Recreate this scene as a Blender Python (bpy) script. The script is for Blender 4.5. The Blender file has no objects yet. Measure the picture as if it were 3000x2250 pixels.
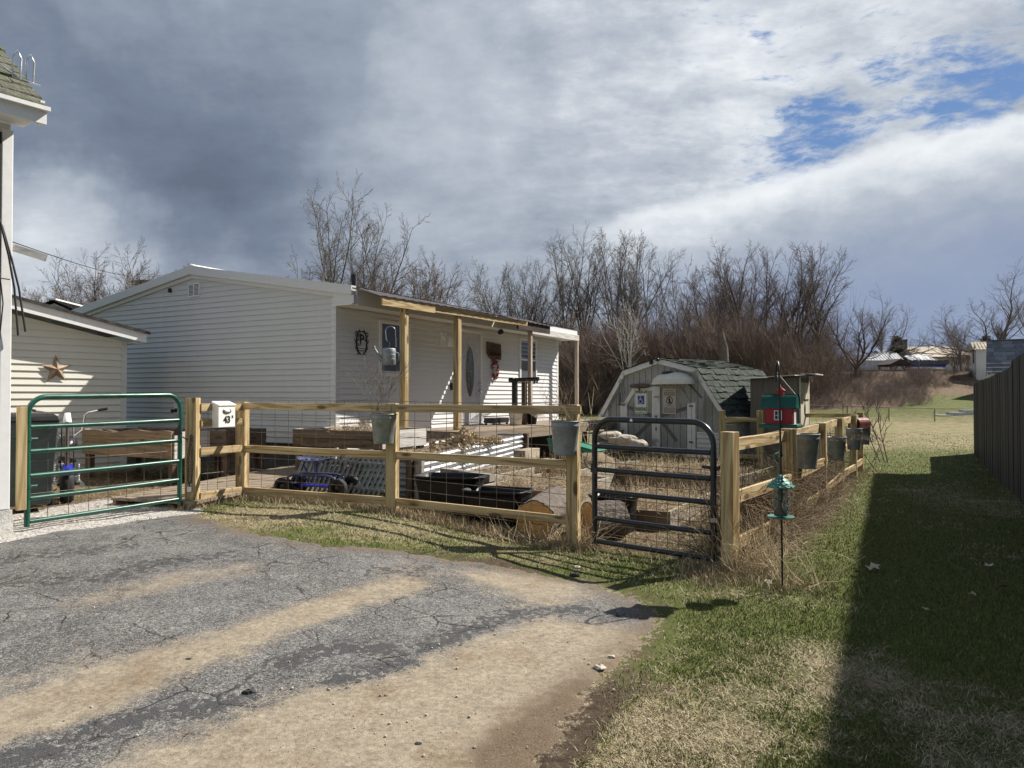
import bpy, math, random
import numpy as np
from mathutils import Vector, Matrix
random.seed(7); RNG = np.random.default_rng(7)
R = math.radians
sc = bpy.context.scene
COL = sc.collection

# ---------------------------------------------------------------- camera
F = 2150.0; PITCH = math.atan(33 / F); EYE = 1.6
cam = bpy.data.cameras.new('camera'); camo = bpy.data.objects.new('camera', cam); COL.objects.link(camo)
cam.sensor_width = 36; cam.lens = F / 3000 * 36; cam.clip_end = 3000; cam.clip_start = .05
camo.location = (0, 0, EYE); camo.rotation_euler = (math.pi / 2 + PITCH, 0, 0)
sc.camera = camo

def sstep(a, b, x):
    t = np.clip((np.asarray(x, float) - a) / (b - a), 0, 1); return t * t * (3 - 2 * t)
def bank_edge(x): return 36.8 + 4.6 * sstep(17, 27, x) + .35 * np.sin(np.asarray(x, float) * .9)
def hgt(x, y):
    x = np.asarray(x, float); y = np.asarray(y, float)
    left = sstep(.9, -2.4, x) * sstep(2.5, 7.2, y) * .28
    rise = np.interp(y, [-1e4, 15, 18, 24, 35, 42, 60, 90, 1e4], [0, 0, .05, .2, .54, 1.0, 1.35, 1.6, 1.6])
    rgt = .75 * sstep(10, 26, x) * sstep(28, 46, y)
    be = bank_edge(x); bank = 1.35 * sstep(8, 15, x) * sstep(0, 1, (y - be) / (50 - be))
    return np.maximum(left, rise) + rgt + bank
def hz(x, y): return float(hgt(x, y))
def W(px, py, Y):
    a = (px - 1500) / F; b = (1125 - py) / F
    d = Vector((a, math.cos(PITCH) - b * math.sin(PITCH), math.sin(PITCH) + b * math.cos(PITCH)))
    return Vector((0, 0, EYE)) + d * (Y / d.y)
def XZ(px, py, Y):
    w = W(px, py, Y); return w
def Gp(px, py):
    lo, hi = 1.0, 140.0
    for Y in np.concatenate([np.arange(1.2, 20, .1), np.arange(20, 140, .5)]):
        w = W(px, py, Y)
        if w.z <= hz(w.x, w.y): hi = Y; break
        lo = Y
    for _ in range(18):
        m = (lo + hi) / 2; w = W(px, py, m)
        if w.z <= hz(w.x, w.y): hi = m
        else: lo = m
    w = W(px, py, hi); return (w.x, w.y)

# ---------------------------------------------------------------- node helper
class NG:
    def __init__(s, nt): s.nt = nt
    def n(s, t, ins=None, **props):
        nd = s.nt.nodes.new(t)
        for k, v in props.items(): setattr(nd, k, v)
        for k, v in (ins or {}).items():
            sk = nd.inputs[k]
            if isinstance(v, bpy.types.NodeSocket): s.nt.links.new(v, sk)
            else:
                if isinstance(v, (tuple, list)) and sk.type == 'RGBA' and len(v) == 3: v = (*v, 1)
                sk.default_value = v
        return nd
    def co(s, kind='Object'): return s.n('ShaderNodeTexCoord').outputs[kind]
    def scale(s, vec, sc_, loc=(0, 0, 0), rot=(0, 0, 0)):
        return s.n('ShaderNodeMapping', {'Vector': vec, 'Scale': sc_, 'Location': loc, 'Rotation': rot}).outputs[0]
    def noise(s, vec, scale, detail=4, rough=.55, dist=0, out=0):
        return s.n('ShaderNodeTexNoise', {'Vector': vec, 'Scale': scale, 'Detail': detail, 'Roughness': rough, 'Distortion': dist}).outputs[out]
    def vor(s, vec, scale, feature='F1', out=0, rnd=1):
        return s.n('ShaderNodeTexVoronoi', {'Vector': vec, 'Scale': scale, 'Randomness': rnd}, feature=feature).outputs[out]
    def ramp(s, fac, stops, interp='LINEAR'):
        nd = s.n('ShaderNodeValToRGB', {'Fac': fac}); cr = nd.color_ramp; cr.interpolation = interp
        while len(cr.elements) < len(stops): cr.elements.new(.5)
        for e, (p, c) in zip(cr.elements, stops):
            e.position = p
            e.color = (c, c, c, 1) if isinstance(c, (int, float)) else (*c[:3], 1)
        return nd.outputs[0]
    def mix(s, fac, a, b, blend='MIX'):
        nd = s.n('ShaderNodeMix', data_type='RGBA', blend_type=blend)
        for i, v in ((0, fac), (6, a), (7, b)):
            if isinstance(v, bpy.types.NodeSocket): s.nt.links.new(v, nd.inputs[i])
            else: nd.inputs[i].default_value = (*v, 1) if isinstance(v, (tuple, list)) else v
        return nd.outputs[2]
    def math(s, op, a, b=0.0, c=0.0, clamp=False):
        nd = s.n('ShaderNodeMath', operation=op, use_clamp=clamp)
        for i, v in enumerate((a, b, c)):
            if isinstance(v, bpy.types.NodeSocket): s.nt.links.new(v, nd.inputs[i])
            else: nd.inputs[i].default_value = v
        return nd.outputs[0]
    def mr(s, v, a, b, c=0., d=1., smooth=True):
        return s.n('ShaderNodeMapRange', {'Value': v, 1: a, 2: b, 3: c, 4: d}, interpolation_type='SMOOTHSTEP' if smooth else 'LINEAR').outputs[0]
    def bump(s, h, strength=.3, dist=.02):
        return s.n('ShaderNodeBump', {'Height': h, 'Strength': strength, 'Distance': dist}).outputs[0]
    def attr(s, name, out='Color'): return s.n('ShaderNodeAttribute', attribute_name=name).outputs[out]
    def sep(s, c): return s.n('ShaderNodeSeparateColor', {'Color': c}).outputs
    def rnd(s): return s.n('ShaderNodeObjectInfo').outputs['Random']

MATS = {}
def newmat(name):
    m = bpy.data.materials.new(name); m.use_nodes = True
    nt = m.node_tree; nt.nodes.clear(); g = NG(nt)
    out = g.n('ShaderNodeOutputMaterial'); p = g.n('ShaderNodeBsdfPrincipled')
    nt.links.new(p.outputs[0], out.inputs[0]); g.p = p; g.out = out
    MATS[name] = m
    def setp(**kw):
        for k, v in kw.items():
            k = {'color': 'Base Color', 'rough': 'Roughness', 'metal': 'Metallic', 'normal': 'Normal', 'spec': 'Specular IOR Level', 'trans': 'Transmission Weight', 'alpha': 'Alpha', 'coat': 'Coat Weight'}[k]
            if isinstance(v, bpy.types.NodeSocket): nt.links.new(v, p.inputs[k])
            else: p.inputs[k].default_value = (*v, 1) if isinstance(v, (tuple, list)) else v
    g.set = setp
    return m, g

def mottled(name, c1, c2, scale=8, rough=.6, metal=0., bump=.15, stretch=(1, 1, 1), c3=None, spots=0, spec=.4, bd=.01, jit=.0):
    m, g = newmat(name)
    v = g.scale(g.co(), stretch)
    if jit: v = g.n('ShaderNodeVectorMath', {0: v, 1: g.n('ShaderNodeCombineXYZ', {0: g.math('MULTIPLY', g.rnd(), 37), 1: g.math('MULTIPLY', g.rnd(), 91)}).outputs[0]}, operation='ADD').outputs[0]
    nz = g.noise(v, scale, 7, .62)
    c = g.ramp(nz, [(.32, c1), (.68, c2)])
    if c3:
        n2 = g.noise(v, scale * .37, 4, .6)
        c = g.mix(g.mr(n2, .56, .7), c, c3)
    if jit: c = g.mix(g.math('MULTIPLY', g.rnd(), jit), c, tuple(x * .45 for x in c1))
    fine = g.noise(v, scale * 9, 3, .6)
    c = g.mix(.25, c, g.ramp(fine, [(.3, .25), (.7, .9)]), 'OVERLAY')
    r = g.mr(nz, .3, .7, max(0, rough - .1), min(1, rough + .1))
    g.set(color=c, rough=r, metal=metal, spec=spec, normal=g.bump(g.math('ADD', nz, g.math('MULTIPLY', fine, .3)), bump, bd))
    return m

def wood(name, light, dark, axis='x', rough=.7, grey=None, knots=.8, jit=.35, fine=1.0):
    m, g = newmat(name)
    st = {'x': (.55, 7, 7), 'z': (7, 7, .55), 'y': (7, .55, 7)}[axis]
    co = g.co()
    off = g.n('ShaderNodeCombineXYZ', {0: g.math('MULTIPLY', g.rnd(), 31), 1: g.math('MULTIPLY', g.rnd(), 17), 2: g.math('MULTIPLY', g.rnd(), 53)}).outputs[0]
    v0 = g.n('ShaderNodeVectorMath', {0: co, 1: off}, operation='ADD').outputs[0]
    v = g.scale(v0, st)
    n1 = g.noise(v, 1.0, 3, .5, .6)
    rings = g.math('SINE', g.math('MULTIPLY', n1, 34.0))
    n2 = g.noise(g.scale(v0, tuple(a * 4 for a in st)), 1.6, 5, .7)
    f = g.math('ADD', g.math('MULTIPLY', g.math('ADD', g.math('MULTIPLY', rings, .5), .5), .45 * fine), g.math('MULTIPLY', n2, .6))
    mid = tuple((a * .6 + b * .4) for a, b in zip(light, dark))
    c = g.ramp(f, [(.2, light), (.5, mid), (.85, dark)])
    if grey:
        big = g.noise(g.scale(v0, tuple(a * .35 for a in st)), 1.0, 4, .65)
        c = g.mix(g.mr(big, .4, .62), c, grey)
    kn = g.vor(g.scale(v0, {'x': (2.2, 7, 7), 'z': (7, 7, 2.2), 'y': (7, 2.2, 7)}[axis]), 1.0)
    c = g.mix(g.mr(kn, .13, .24, knots, 0), c, tuple(x * .3 for x in dark))
    c = g.mix(g.math('MULTIPLY', g.rnd(), jit), c, tuple(x * .6 for x in light))
    g.set(color=c, rough=rough, spec=.25, normal=g.bump(f, .25, .006))
    return m

def plain(name, c, rough=.5, metal=0., spec=.5, var=.12):
    m, g = newmat(name)
    n = g.noise(g.co(), 14, 5, .65)
    g.set(color=g.ramp(n, [(.25, tuple(max(0, x * (1 - var)) for x in c)), (.75, tuple(min(1, x * (1 + var)) for x in c))]), rough=g.mr(n, .3, .7, rough * .85, min(1, rough * 1.15)), metal=metal, spec=spec)
    return m

# ---------------------------------------------------------------- mesh helper
class B:
    def __init__(s): s.v = []; s.f = []; s.sm = []
    def add(s, vs, fs, M=None, smooth=False):
        k = len(s.v)
        s.v += [tuple(M @ Vector(p)) for p in vs] if M is not None else [tuple(p) for p in vs]
        s.f += [tuple(i + k for i in f) for f in fs]; s.sm += [smooth] * len(fs); return s
    def box(s, a, b, M=None):
        x0, y0, z0 = (min(p, q) for p, q in zip(a, b)); x1, y1, z1 = (max(p, q) for p, q in zip(a, b))
        return s.add([(x0, y0, z0), (x1, y0, z0), (x1, y1, z0), (x0, y1, z0), (x0, y0, z1), (x1, y0, z1), (x1, y1, z1), (x0, y1, z1)],
                     [(0, 3, 2, 1), (4, 5, 6, 7), (0, 1, 5, 4), (1, 2, 6, 5), (2, 3, 7, 6), (3, 0, 4, 7)], M)
    def beam(s, p, q, w, h, up=(0, 0, 1)):
        p = Vector(p); q = Vector(q); d = (q - p); L = d.length; d.normalize(); u = Vector(up)
        y = u.cross(d)
        if y.length < 1e-4: y = Vector((0, 1, 0)).cross(d)
        y.normalize(); z = d.cross(y)
        M = Matrix((d, y, z)).transposed().to_4x4(); M.translation = p
        return s.box((0, -w / 2, -h / 2), (L, w / 2, h / 2), M)
    def tube(s, pts, r, n=6, caps=True, smooth=True, M=None):
        pts = [Vector(p) for p in pts]; k = len(pts)
        rs = [r] * k if isinstance(r, (int, float)) else list(r)
        vs = []; nrm = None
        for i, p in enumerate(pts):
            d = (pts[min(i + 1, k - 1)] - pts[max(i - 1, 0)]).normalized()
            if nrm is None:
                a = Vector((0, 0, 1)) if abs(d.z) < .9 else Vector((1, 0, 0)); nrm = (a - d * a.dot(d)).normalized()
            else:
                nrm = nrm - d * nrm.dot(d)
                nrm = nrm.normalized() if nrm.length > 1e-6 else Vector((1, 0, 0))
            bi = d.cross(nrm)
            for j in range(n):
                t = 2 * math.pi * j / n; vs.append(p + (nrm * math.cos(t) + bi * math.sin(t)) * rs[i])
        fs = [(i * n + j, i * n + (j + 1) % n, (i + 1) * n + (j + 1) % n, (i + 1) * n + j) for i in range(k - 1) for j in range(n)]
        s.add(vs, fs, M, smooth)
        if caps: s.add(vs[:n], [tuple(reversed(range(n)))], M); s.add(vs[-n:], [tuple(range(n))], M)
        return s
    def lathe(s, prof, n=16, M=None, smooth=True, sx=1, sy=1):
        vs = [(r * math.cos(2 * math.pi * j / n) * sx, r * math.sin(2 * math.pi * j / n) * sy, z) for r, z in prof for j in range(n)]
        fs = [(i * n + j, i * n + (j + 1) % n, (i + 1) * n + (j + 1) % n, (i + 1) * n + j) for i in range(len(prof) - 1) for j in range(n)]
        return s.add(vs, fs, M, smooth)
    def prism(s, poly, y0, y1, M=None):
        k = len(poly); vs = [(x, y0, z) for x, z in poly] + [(x, y1, z) for x, z in poly]
        fs = [tuple(range(k)), tuple(reversed(range(k, 2 * k)))] + [(i, i + k, (i + 1) % k + k, (i + 1) % k) for i in range(k)]
        return s.add(vs, fs, M)
    def poly(s, pts): return s.add(pts, [tuple(range(len(pts)))])
    def obj(s, name, mat, parent=None, bevel=0., loc=None, rot=None, fix=True):
        me = bpy.data.meshes.new(name); me.from_pydata(s.v, [], s.f)
        me.polygons.foreach_set('use_smooth', s.sm)
        if fix:
            import bmesh
            bm = bmesh.new(); bm.from_mesh(me); bmesh.ops.recalc_face_normals(bm, faces=bm.faces); bm.to_mesh(me); bm.free()
        me.materials.append(MATS[mat] if isinstance(mat, str) else mat)
        o = bpy.data.objects.new(name, me); COL.objects.link(o)
        if parent: o.parent = parent
        if loc is not None: o.location = loc
        if rot is not None: o.rotation_euler = rot
        if bevel:
            bv = o.modifiers.new('edge', 'BEVEL'); bv.width = bevel; bv.segments = 2; bv.limit_method = 'ANGLE'; bv.angle_limit = R(40)
        return o

def npmesh(name, verts, faces_flat, nper, mat, parent=None, colors=None, smooth=False):
    """fast mesh: verts (n,3), faces_flat ints, nper = verts per face"""
    me = bpy.data.meshes.new(name); verts = np.ascontiguousarray(verts, np.float32)
    nf = len(faces_flat) // nper
    me.vertices.add(len(verts)); me.vertices.foreach_set('co', verts.ravel())
    me.loops.add(nf * nper); me.loops.foreach_set('vertex_index', np.ascontiguousarray(faces_flat, np.int32))
    me.polygons.add(nf); me.polygons.foreach_set('loop_start', np.arange(0, nf * nper, nper, dtype=np.int32))
    if smooth: me.polygons.foreach_set('use_smooth', np.ones(nf, bool))
    for nm, c in (colors or {}).items():
        at = me.attributes.new(nm, 'FLOAT_COLOR', 'POINT')
        cc = np.ones((len(verts), 4), np.float32); cc[:, :c.shape[1]] = c
        at.data.foreach_set('color', cc.ravel())
    me.update(calc_edges=True)
    me.materials.append(MATS[mat] if isinstance(mat, str) else mat)
    o = bpy.data.objects.new(name, me); COL.objects.link(o)
    if parent: o.parent = parent
    return o

def tag(o, label, cat, group=None, kind=None):
    if label: o['label'] = label
    if cat: o['category'] = cat
    if group: o['group'] = group
    if kind: o['kind'] = kind
    return o
def thing(name, label, cat, loc=(0, 0, 0), rotz=0., group=None):
    o = bpy.data.objects.new(name, None); COL.objects.link(o); o.location = loc; o.rotation_euler = (0, 0, rotz)
    o.empty_display_size = .2
    return tag(o, label, cat, group)
def copy_tree(o, parent=None):
    c = o.copy(); COL.objects.link(c)
    if parent: c.parent = parent
    for ch in list(o.children): copy_tree(ch, c)
    return c
def seg2mesh(segs, n=3):
    """segs: list of (p0,p1,r0,r1) -> verts, faces (quads)"""
    a = np.array([(*p, *q, r, t) for p, q, r, t in segs], np.float64)
    p0 = a[:, :3]; p1 = a[:, 3:6]; d = p1 - p0; L = np.linalg.norm(d, axis=1, keepdims=True) + 1e-9; d = d / L
    ref = np.where(np.abs(d[:, 2:3]) < .9, np.array([[0, 0, 1.]]), np.array([[1., 0, 0]]))
    u = np.cross(d, ref); u /= np.linalg.norm(u, axis=1, keepdims=True); w = np.cross(d, u)
    vs = []
    for p, r in ((p0, a[:, 6:7]), (p1, a[:, 7:8])):
        for j in range(n):
            t = 2 * math.pi * j / n; vs.append(p + (u * math.cos(t) + w * math.sin(t)) * r)
    V = np.stack(vs, 1).reshape(-1, 3); m = len(segs); base = (np.arange(m) * 2 * n)[:, None]
    fs = np.concatenate([base + np.array([[j, (j + 1) % n, n + (j + 1) % n, n + j]]) for j in range(n)], 1).reshape(-1)
    return V, fs
def text_mesh(b, s, size, M, bold=0., depth=.002, align='CENTER', xs=1.0):
    cu = bpy.data.curves.new('txt', 'FONT'); cu.body = s; cu.size = size; cu.align_x = align; cu.align_y = 'CENTER'; cu.extrude = depth; cu.offset = bold; cu.resolution_u = 3
    o = bpy.data.objects.new('txt', cu); COL.objects.link(o)
    dg = bpy.context.evaluated_depsgraph_get(); me = bpy.data.meshes.new_from_object(o.evaluated_get(dg))
    S = M @ Matrix.Diagonal((xs, 1, 1, 1))
    b.add([v.co for v in me.vertices], [tuple(p.vertices) for p in me.polygons], S)
    bpy.data.objects.remove(o); bpy.data.meshes.remove(me); bpy.data.curves.remove(cu)
# ---------------------------------------------------------------- sun and sky
SUN_H = Vector((.88, .475, 0)).normalized(); SUN_K = .98
SUN_EL = math.atan(SUN_K); SUN_D = (SUN_H + Vector((0, 0, SUN_K))).normalized()
sun = bpy.data.lights.new('sun', 'SUN'); sun.energy = 5.0; sun.angle = R(.5); sun.color = (1, .94, .85)
suno = bpy.data.objects.new('sun', sun); COL.objects.link(suno)
suno.rotation_euler = (-SUN_D).to_track_quat('-Z', 'Y').to_euler()
world = bpy.data.worlds.new('World'); sc.world = world; world.use_nodes = True
wn = world.node_tree; wn.nodes.clear(); g = NG(wn)
wo = g.n('ShaderNodeOutputWorld'); bg = g.n('ShaderNodeBackground'); bg.inputs['Strength'].default_value = .068
wn.links.new(bg.outputs[0], wo.inputs[0])
sky = g.n('ShaderNodeTexSky', sky_type='NISHITA'); sky.sun_disc = False
sky.sun_elevation = SUN_EL; sky.sun_rotation = math.atan2(SUN_H.x, SUN_H.y); sky.ozone_density = 3.0; sky.air_density = 1.0; sky.dust_density = .3
D = g.co('Generated')
sx = g.n('ShaderNodeSeparateXYZ', {0: D}).outputs
def sdir(px, py):
    a = (px - 1500) / F; b = (1125 - py) / F
    return Vector((a, math.cos(PITCH) - b * math.sin(PITCH), math.sin(PITCH) + b * math.cos(PITCH))).normalized()
def blob(px, py, deg, vec=None):
    d = g.n('ShaderNodeVectorMath', {0: vec or D, 1: tuple(sdir(px, py))}, operation='DOT_PRODUCT').outputs['Value']
    return g.mr(d, math.cos(R(deg)), 1.0, 0, 1)
zz = g.math('MAXIMUM', sx[2], 0.0)
den = g.math('ADD', zz, .30)
q = g.n('ShaderNodeCombineXYZ', {0: g.math('DIVIDE', sx[0], den), 1: g.math('DIVIDE', sx[1], den), 2: 0.0}).outputs[0]
warp = g.n('ShaderNodeTexNoise', {'Vector': D, 'Scale': 2.6, 'Detail': 6, 'Roughness': .6}).outputs['Color']
wv = g.n('ShaderNodeVectorMath', {0: warp, 1: (.5, .5, .5)}, operation='SUBTRACT').outputs[0]
Dw = g.n('ShaderNodeVectorMath', {0: D, 1: g.n('ShaderNodeVectorMath', {0: wv, 3: .34}, operation='SCALE').outputs[0]}, operation='ADD').outputs[0]
Dw = g.n('ShaderNodeVectorMath', {0: Dw}, operation='NORMALIZE').outputs[0]
Dm = g.n('ShaderNodeVectorMath', {0: D, 1: g.n('ShaderNodeVectorMath', {0: wv, 3: .05}, operation='SCALE').outputs[0]}, operation='ADD').outputs[0]
Dg = g.n('ShaderNodeVectorMath', {0: g.n('ShaderNodeVectorMath', {0: D, 1: g.n('ShaderNodeVectorMath', {0: wv, 3: .14}, operation='SCALE').outputs[0]}, operation='ADD').outputs[0]}, operation='NORMALIZE').outputs[0]
n_big = g.noise(q, 1.15, 9, .56, .3)
n_mid = g.noise(g.scale(q, (1.0, 1.6, 1), rot=(0, 0, R(35))), 3.4, 10, .6, .1)
n_fine = g.noise(g.scale(q, (.9, 2.2, 1), rot=(0, 0, R(40))), 6.5, 9, .62, .1)
n_soft = g.noise(Dw, 5.5, 7, .55, .3); n_soft2 = g.noise(g.scale(Dm, (1, 1, 1.9)), 15, 7, .6, .1)
n_wisp = g.math('ADD', g.math('MULTIPLY', n_fine, .5), g.math('MULTIPLY', g.noise(g.scale(Dm, (1, 1, 2.4), rot=(0, R(14), 0)), 11, 9, .64, .1), .5))
n_wisp2 = g.noise(g.scale(Dm, (1, 1, 2.8), rot=(0, R(16), 0)), 24, 8, .64, .1)
# cloud brightness: built from broad masses (directions on the dome) plus billow noise
L = g.math('ADD', .42, g.math('MULTIPLY', g.math('SUBTRACT', n_mid, .5), .42))
L = g.math('ADD', L, g.math('MULTIPLY', g.math('SUBTRACT', n_soft, .5), .42))
L = g.math('ADD', L, g.math('MULTIPLY', g.math('SUBTRACT', n_soft2, .5), .22))
def acc(L, px, py, deg, w, vec): return g.math('ADD', L, g.math('MULTIPLY', blob(px, py, deg, vec), w))
L = acc(L, 330, 500, 17, -.24, Dw); L = acc(L, 850, 430, 14, -.14, Dw); L = acc(L, 800, 640, 7, -.12, Dw); L = acc(L, 60, 480, 12, -.06, Dw)
L = acc(L, 350, 30, 16, .10, Dw); L = acc(L, 900, 60, 12, .08, Dw); L = acc(L, 250, 670, 7, .34, Dw); L = acc(L, 60, 790, 9, .24, Dw); L = acc(L, 640, 790, 7, .26, Dw); L = acc(L, 1000, 760, 9, .12, Dw)
L = acc(L, 1650, 250, 20, .13, Dw); L = acc(L, 2250, 180, 18, .17, Dw); L = acc(L, 2750, 120, 18, .22, Dw); L = acc(L, 1500, 560, 18, .08, Dw)
L = acc(L, 1330, 300, 7, .08, Dw); L = acc(L, 1200, 100, 8, -.03, Dw)
L = g.math('ADD', L, g.math('MULTIPLY', g.math('MULTIPLY', g.math('SUBTRACT', n_wisp, .5), .95), blob(2350, 200, 30, Dw)))
# the low bank on the east: a bright cumulus rim along a rising edge, greying downwards
Ne = sdir(1750, 640).cross(sdir(3000, 345)).normalized(); Ne = Ne if Ne.z > 0 else -Ne
Dw2 = g.n('ShaderNodeVectorMath', {0: D, 1: g.n('ShaderNodeVectorMath', {0: wv, 3: .10}, operation='SCALE').outputs[0]}, operation='ADD').outputs[0]
ed = g.n('ShaderNodeVectorMath', {0: Dw2, 1: tuple(Ne)}, operation='DOT_PRODUCT').outputs['Value']
ed = g.math('ADD', ed, g.math('MULTIPLY', g.math('SUBTRACT', n_soft2, .5), .05))
east = blob(3000, 560, 36, D); east = g.mr(east, .10, .62)
Lb = g.ramp(g.math('MULTIPLY', ed, -4.0), [(0, .98), (.10, .88), (.25, .68), (.5, .52), (.9, .44)])
Lb = g.math('ADD', Lb, g.math('MULTIPLY', g.math('SUBTRACT', n_soft2, .5), .22))
bm = g.math('MULTIPLY', g.mr(ed, .012, -.012), east)
L = g.math('ADD', g.math('MULTIPLY', L, g.math('SUBTRACT', 1.0, bm)), g.math('MULTIPLY', Lb, bm))
cloud = g.ramp(L, [(0.0, (1.2, 1.5, 2.1)), (.22, (1.7, 2.08, 2.8)), (.45, (2.75, 3.2, 3.95)), (.7, (4.6, 5.05, 5.7)), (.98, (7.9, 8.2, 8.5))])
# low bank on the east keeps a blue-violet cast
cloud = g.mix(g.math('MULTIPLY', g.mr(ed, -.04, -.18), g.math('MULTIPLY', east, .75)), cloud, (2.5, 3.15, 4.7))
# blue gaps
def sub(a, b): return g.math('SUBTRACT', a, b)
gap = g.math('MULTIPLY', blob(2430, 390, 5.6, Dg), 1.0)
for px, py, dg_, w in ((2250, 410, 4, .6), (2620, 220, 4.5, .6), (2880, 260, 6, .95), (3000, 120, 5, .6), (2480, 170, 3, .4), (2200, 20, 9, .42), (2520, 0, 5, .38), (2700, 330, 4, .6), (3020, 215, 4, .8)):
    gap = g.math('MAXIMUM', gap, g.math('MULTIPLY', blob(px, py, dg_, Dg), w))
gsel = g.math('ADD', gap, g.math('MULTIPLY', g.math('SUBTRACT', g.math('ADD', g.math('MULTIPLY', n_wisp, .55), g.math('MULTIPLY', n_wisp2, .45)), .5), 4.2))
gfac = g.math('MULTIPLY', g.math('MULTIPLY', g.mr(gsel, .48, 1.15), g.mr(gap, .02, .2)), g.math('SUBTRACT', 1.0, bm))
# above and behind the camera a broken deck of the same clouds
blue = g.mix(.7, sky.outputs[0], (1.0, 2.0, 4.3))
cov = g.mix(gfac, cloud, blue)
hi = g.mix(g.mr(n_big, .42, .6), sky.outputs[0], (3.3, 3.65, 4.2))
cov = g.mix(g.mr(sx[2], .55, .75), cov, hi); cov = g.mix(g.mr(sx[1], .1, -.25), cov, hi)
wn.links.new(cov, bg.inputs['Color'])
sc.view_settings.view_transform = 'Standard'; sc.view_settings.look = 'None'; sc.view_settings.gamma = 1; sc.view_settings.exposure = .72
try:
    sc.cycles.use_denoising = True; sc.cycles.max_bounces = 6; sc.cycles.transparent_max_bounces = 12; sc.cycles.caustics_reflective = False; sc.cycles.caustics_refractive = False
except Exception: pass

# ---------------------------------------------------------------- materials
wood('pine', (.60, .475, .27), (.235, .14, .055), 'x', knots=.9)
wood('pine_post', (.60, .475, .265), (.25, .155, .062), 'z', knots=.9)
wood('pale_post', (.56, .47, .38), (.34, .26, .19), 'z', knots=.4)
wood('weathered_board', (.42, .39, .34), (.17, .14, .11), 'x', grey=(.30, .28, .25), knots=.7)
wood('dark_plank', (.20, .135, .085), (.055, .035, .022), 'x', grey=(.11, .085, .065), knots=.9)
wood('rough_plank', (.33, .235, .14), (.12, .075, .04), 'x', grey=(.22, .165, .11), knots=.9)
wood('bed_board', (.50, .44, .35), (.23, .17, .11), 'x', grey=(.40, .37, .32), knots=.6)
wood('bed_board_shaded', (.30, .20, .12), (.10, .06, .035), 'x', grey=(.2, .15, .1), knots=.6)
wood('white_board', (.72, .70, .66), (.45, .42, .38), 'x', knots=.3)
wood('deck_board', (.36, .29, .21), (.15, .105, .07), 'x', grey=(.27, .23, .19), knots=.6)
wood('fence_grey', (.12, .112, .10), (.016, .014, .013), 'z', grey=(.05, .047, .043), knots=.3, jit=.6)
wood('plywood', (.21, .18, .145), (.075, .06, .048), 'z', grey=(.15, .13, .11), knots=0, fine=1.3)
wood('outhouse_door', (.72, .66, .54), (.42, .36, .27), 'z', knots=.2)
wood('dark_board', (.075, .05, .045), (.025, .016, .014), 'x', knots=.2)
wood('sign_wood', (.20, .115, .065), (.06, .03, .018), 'x')
wood('brown_post', (.17, .12, .085), (.06, .04, .03), 'z')
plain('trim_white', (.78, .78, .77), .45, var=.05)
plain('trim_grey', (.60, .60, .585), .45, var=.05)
def vinyl(name, c):
    m, g = newmat(name); P = g.co(); n1 = g.noise(P, .7, 4, .6); n2 = g.noise(g.scale(P, (6, 6, .5)), 1.0, 4, .6)
    k = g.math('ADD', g.math('MULTIPLY', n1, .6), g.math('MULTIPLY', n2, .4))
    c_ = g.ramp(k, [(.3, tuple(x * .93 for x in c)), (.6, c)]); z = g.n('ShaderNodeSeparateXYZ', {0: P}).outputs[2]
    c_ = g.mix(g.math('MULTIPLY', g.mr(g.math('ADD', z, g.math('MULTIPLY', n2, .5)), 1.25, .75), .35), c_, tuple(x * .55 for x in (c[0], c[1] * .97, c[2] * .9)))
    g.set(color=c_, rough=.5, spec=.35)
vinyl('vinyl', (.57, .57, .55)); vinyl('vinyl_white', (.70, .70, .70)); vinyl('vinyl_warm', (.66, .65, .585))  # vinyl is the white siding darkened for the bungalow's shaded gable
mottled('plaster_white', (.70, .68, .62), (.78, .76, .70), 3, .6, bump=.05)
mottled('concrete', (.40, .39, .36), (.62, .60, .56), 9, .9, bump=.6, bd=.03, c3=(.3, .29, .27))
mottled('block', (.075, .07, .064), (.14, .13, .115), 7, .9, bump=.3)
mottled('roof_metal_brown', (.085, .055, .048), (.13, .09, .08), 5, .35, .5, bump=.05)
mottled('roof_metal_dark', (.06, .055, .055), (.12, .11, .11), 6, .35, .6, bump=.05)
mottled('roof_metal_tan', (.33, .27, .18), (.40, .34, .24), 3, .4, .2, bump=.03)
mottled('tar', (.03, .028, .027), (.06, .055, .05), 8, .7, bump=.2)
plain('glass_dark', (.012, .014, .022), .06, var=.2, spec=.6)
plain('glass_grey', (.10, .11, .115), .12, var=.1, spec=.6)
mottled('green_paint', (.006, .062, .04), (.011, .09, .058), 5, .32, bump=.05, c3=(.02, .09, .065), spec=.55)
mottled('black_paint', (.010, .013, .018), (.022, .026, .034), 6, .34, bump=.05, spec=.5)
mottled('wire', (.10, .075, .055), (.22, .19, .165), 12, .5, .6, bump=.05)
plain('steel', (.5, .5, .5), .25, .95)
plain('chrome', (.75, .75, .76), .12, 1.0)
mottled('galvanised', (.17, .19, .20), (.31, .335, .345), 9, .52, .3, bump=.1, c3=(.26, .285, .29), jit=.2)
mottled('galvanised_bright', (.58, .60, .62), (.74, .76, .78), 5, .33, .75, bump=.04)
mottled('galvanised_worn', (.17, .195, .175), (.33, .35, .33), 8, .5, .45, bump=.1, c3=(.66, .65, .62), jit=.1)
mottled('black_plastic', (.005, .005, .006), (.011, .011, .012), 6, .5, bump=.03, spec=.3)
mottled('bin_green', (.02, .03, .03), (.038, .05, .05), 4, .55, bump=.05)
plain('rubber', (.012, .012, .012), .75)
plain('paint_black', (.012, .012, .013), .4)
plain('paint_blue', (.012, .02, .30), .25, spec=.6)
plain('paint_blue_soft', (.045, .055, .135), .45)
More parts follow.
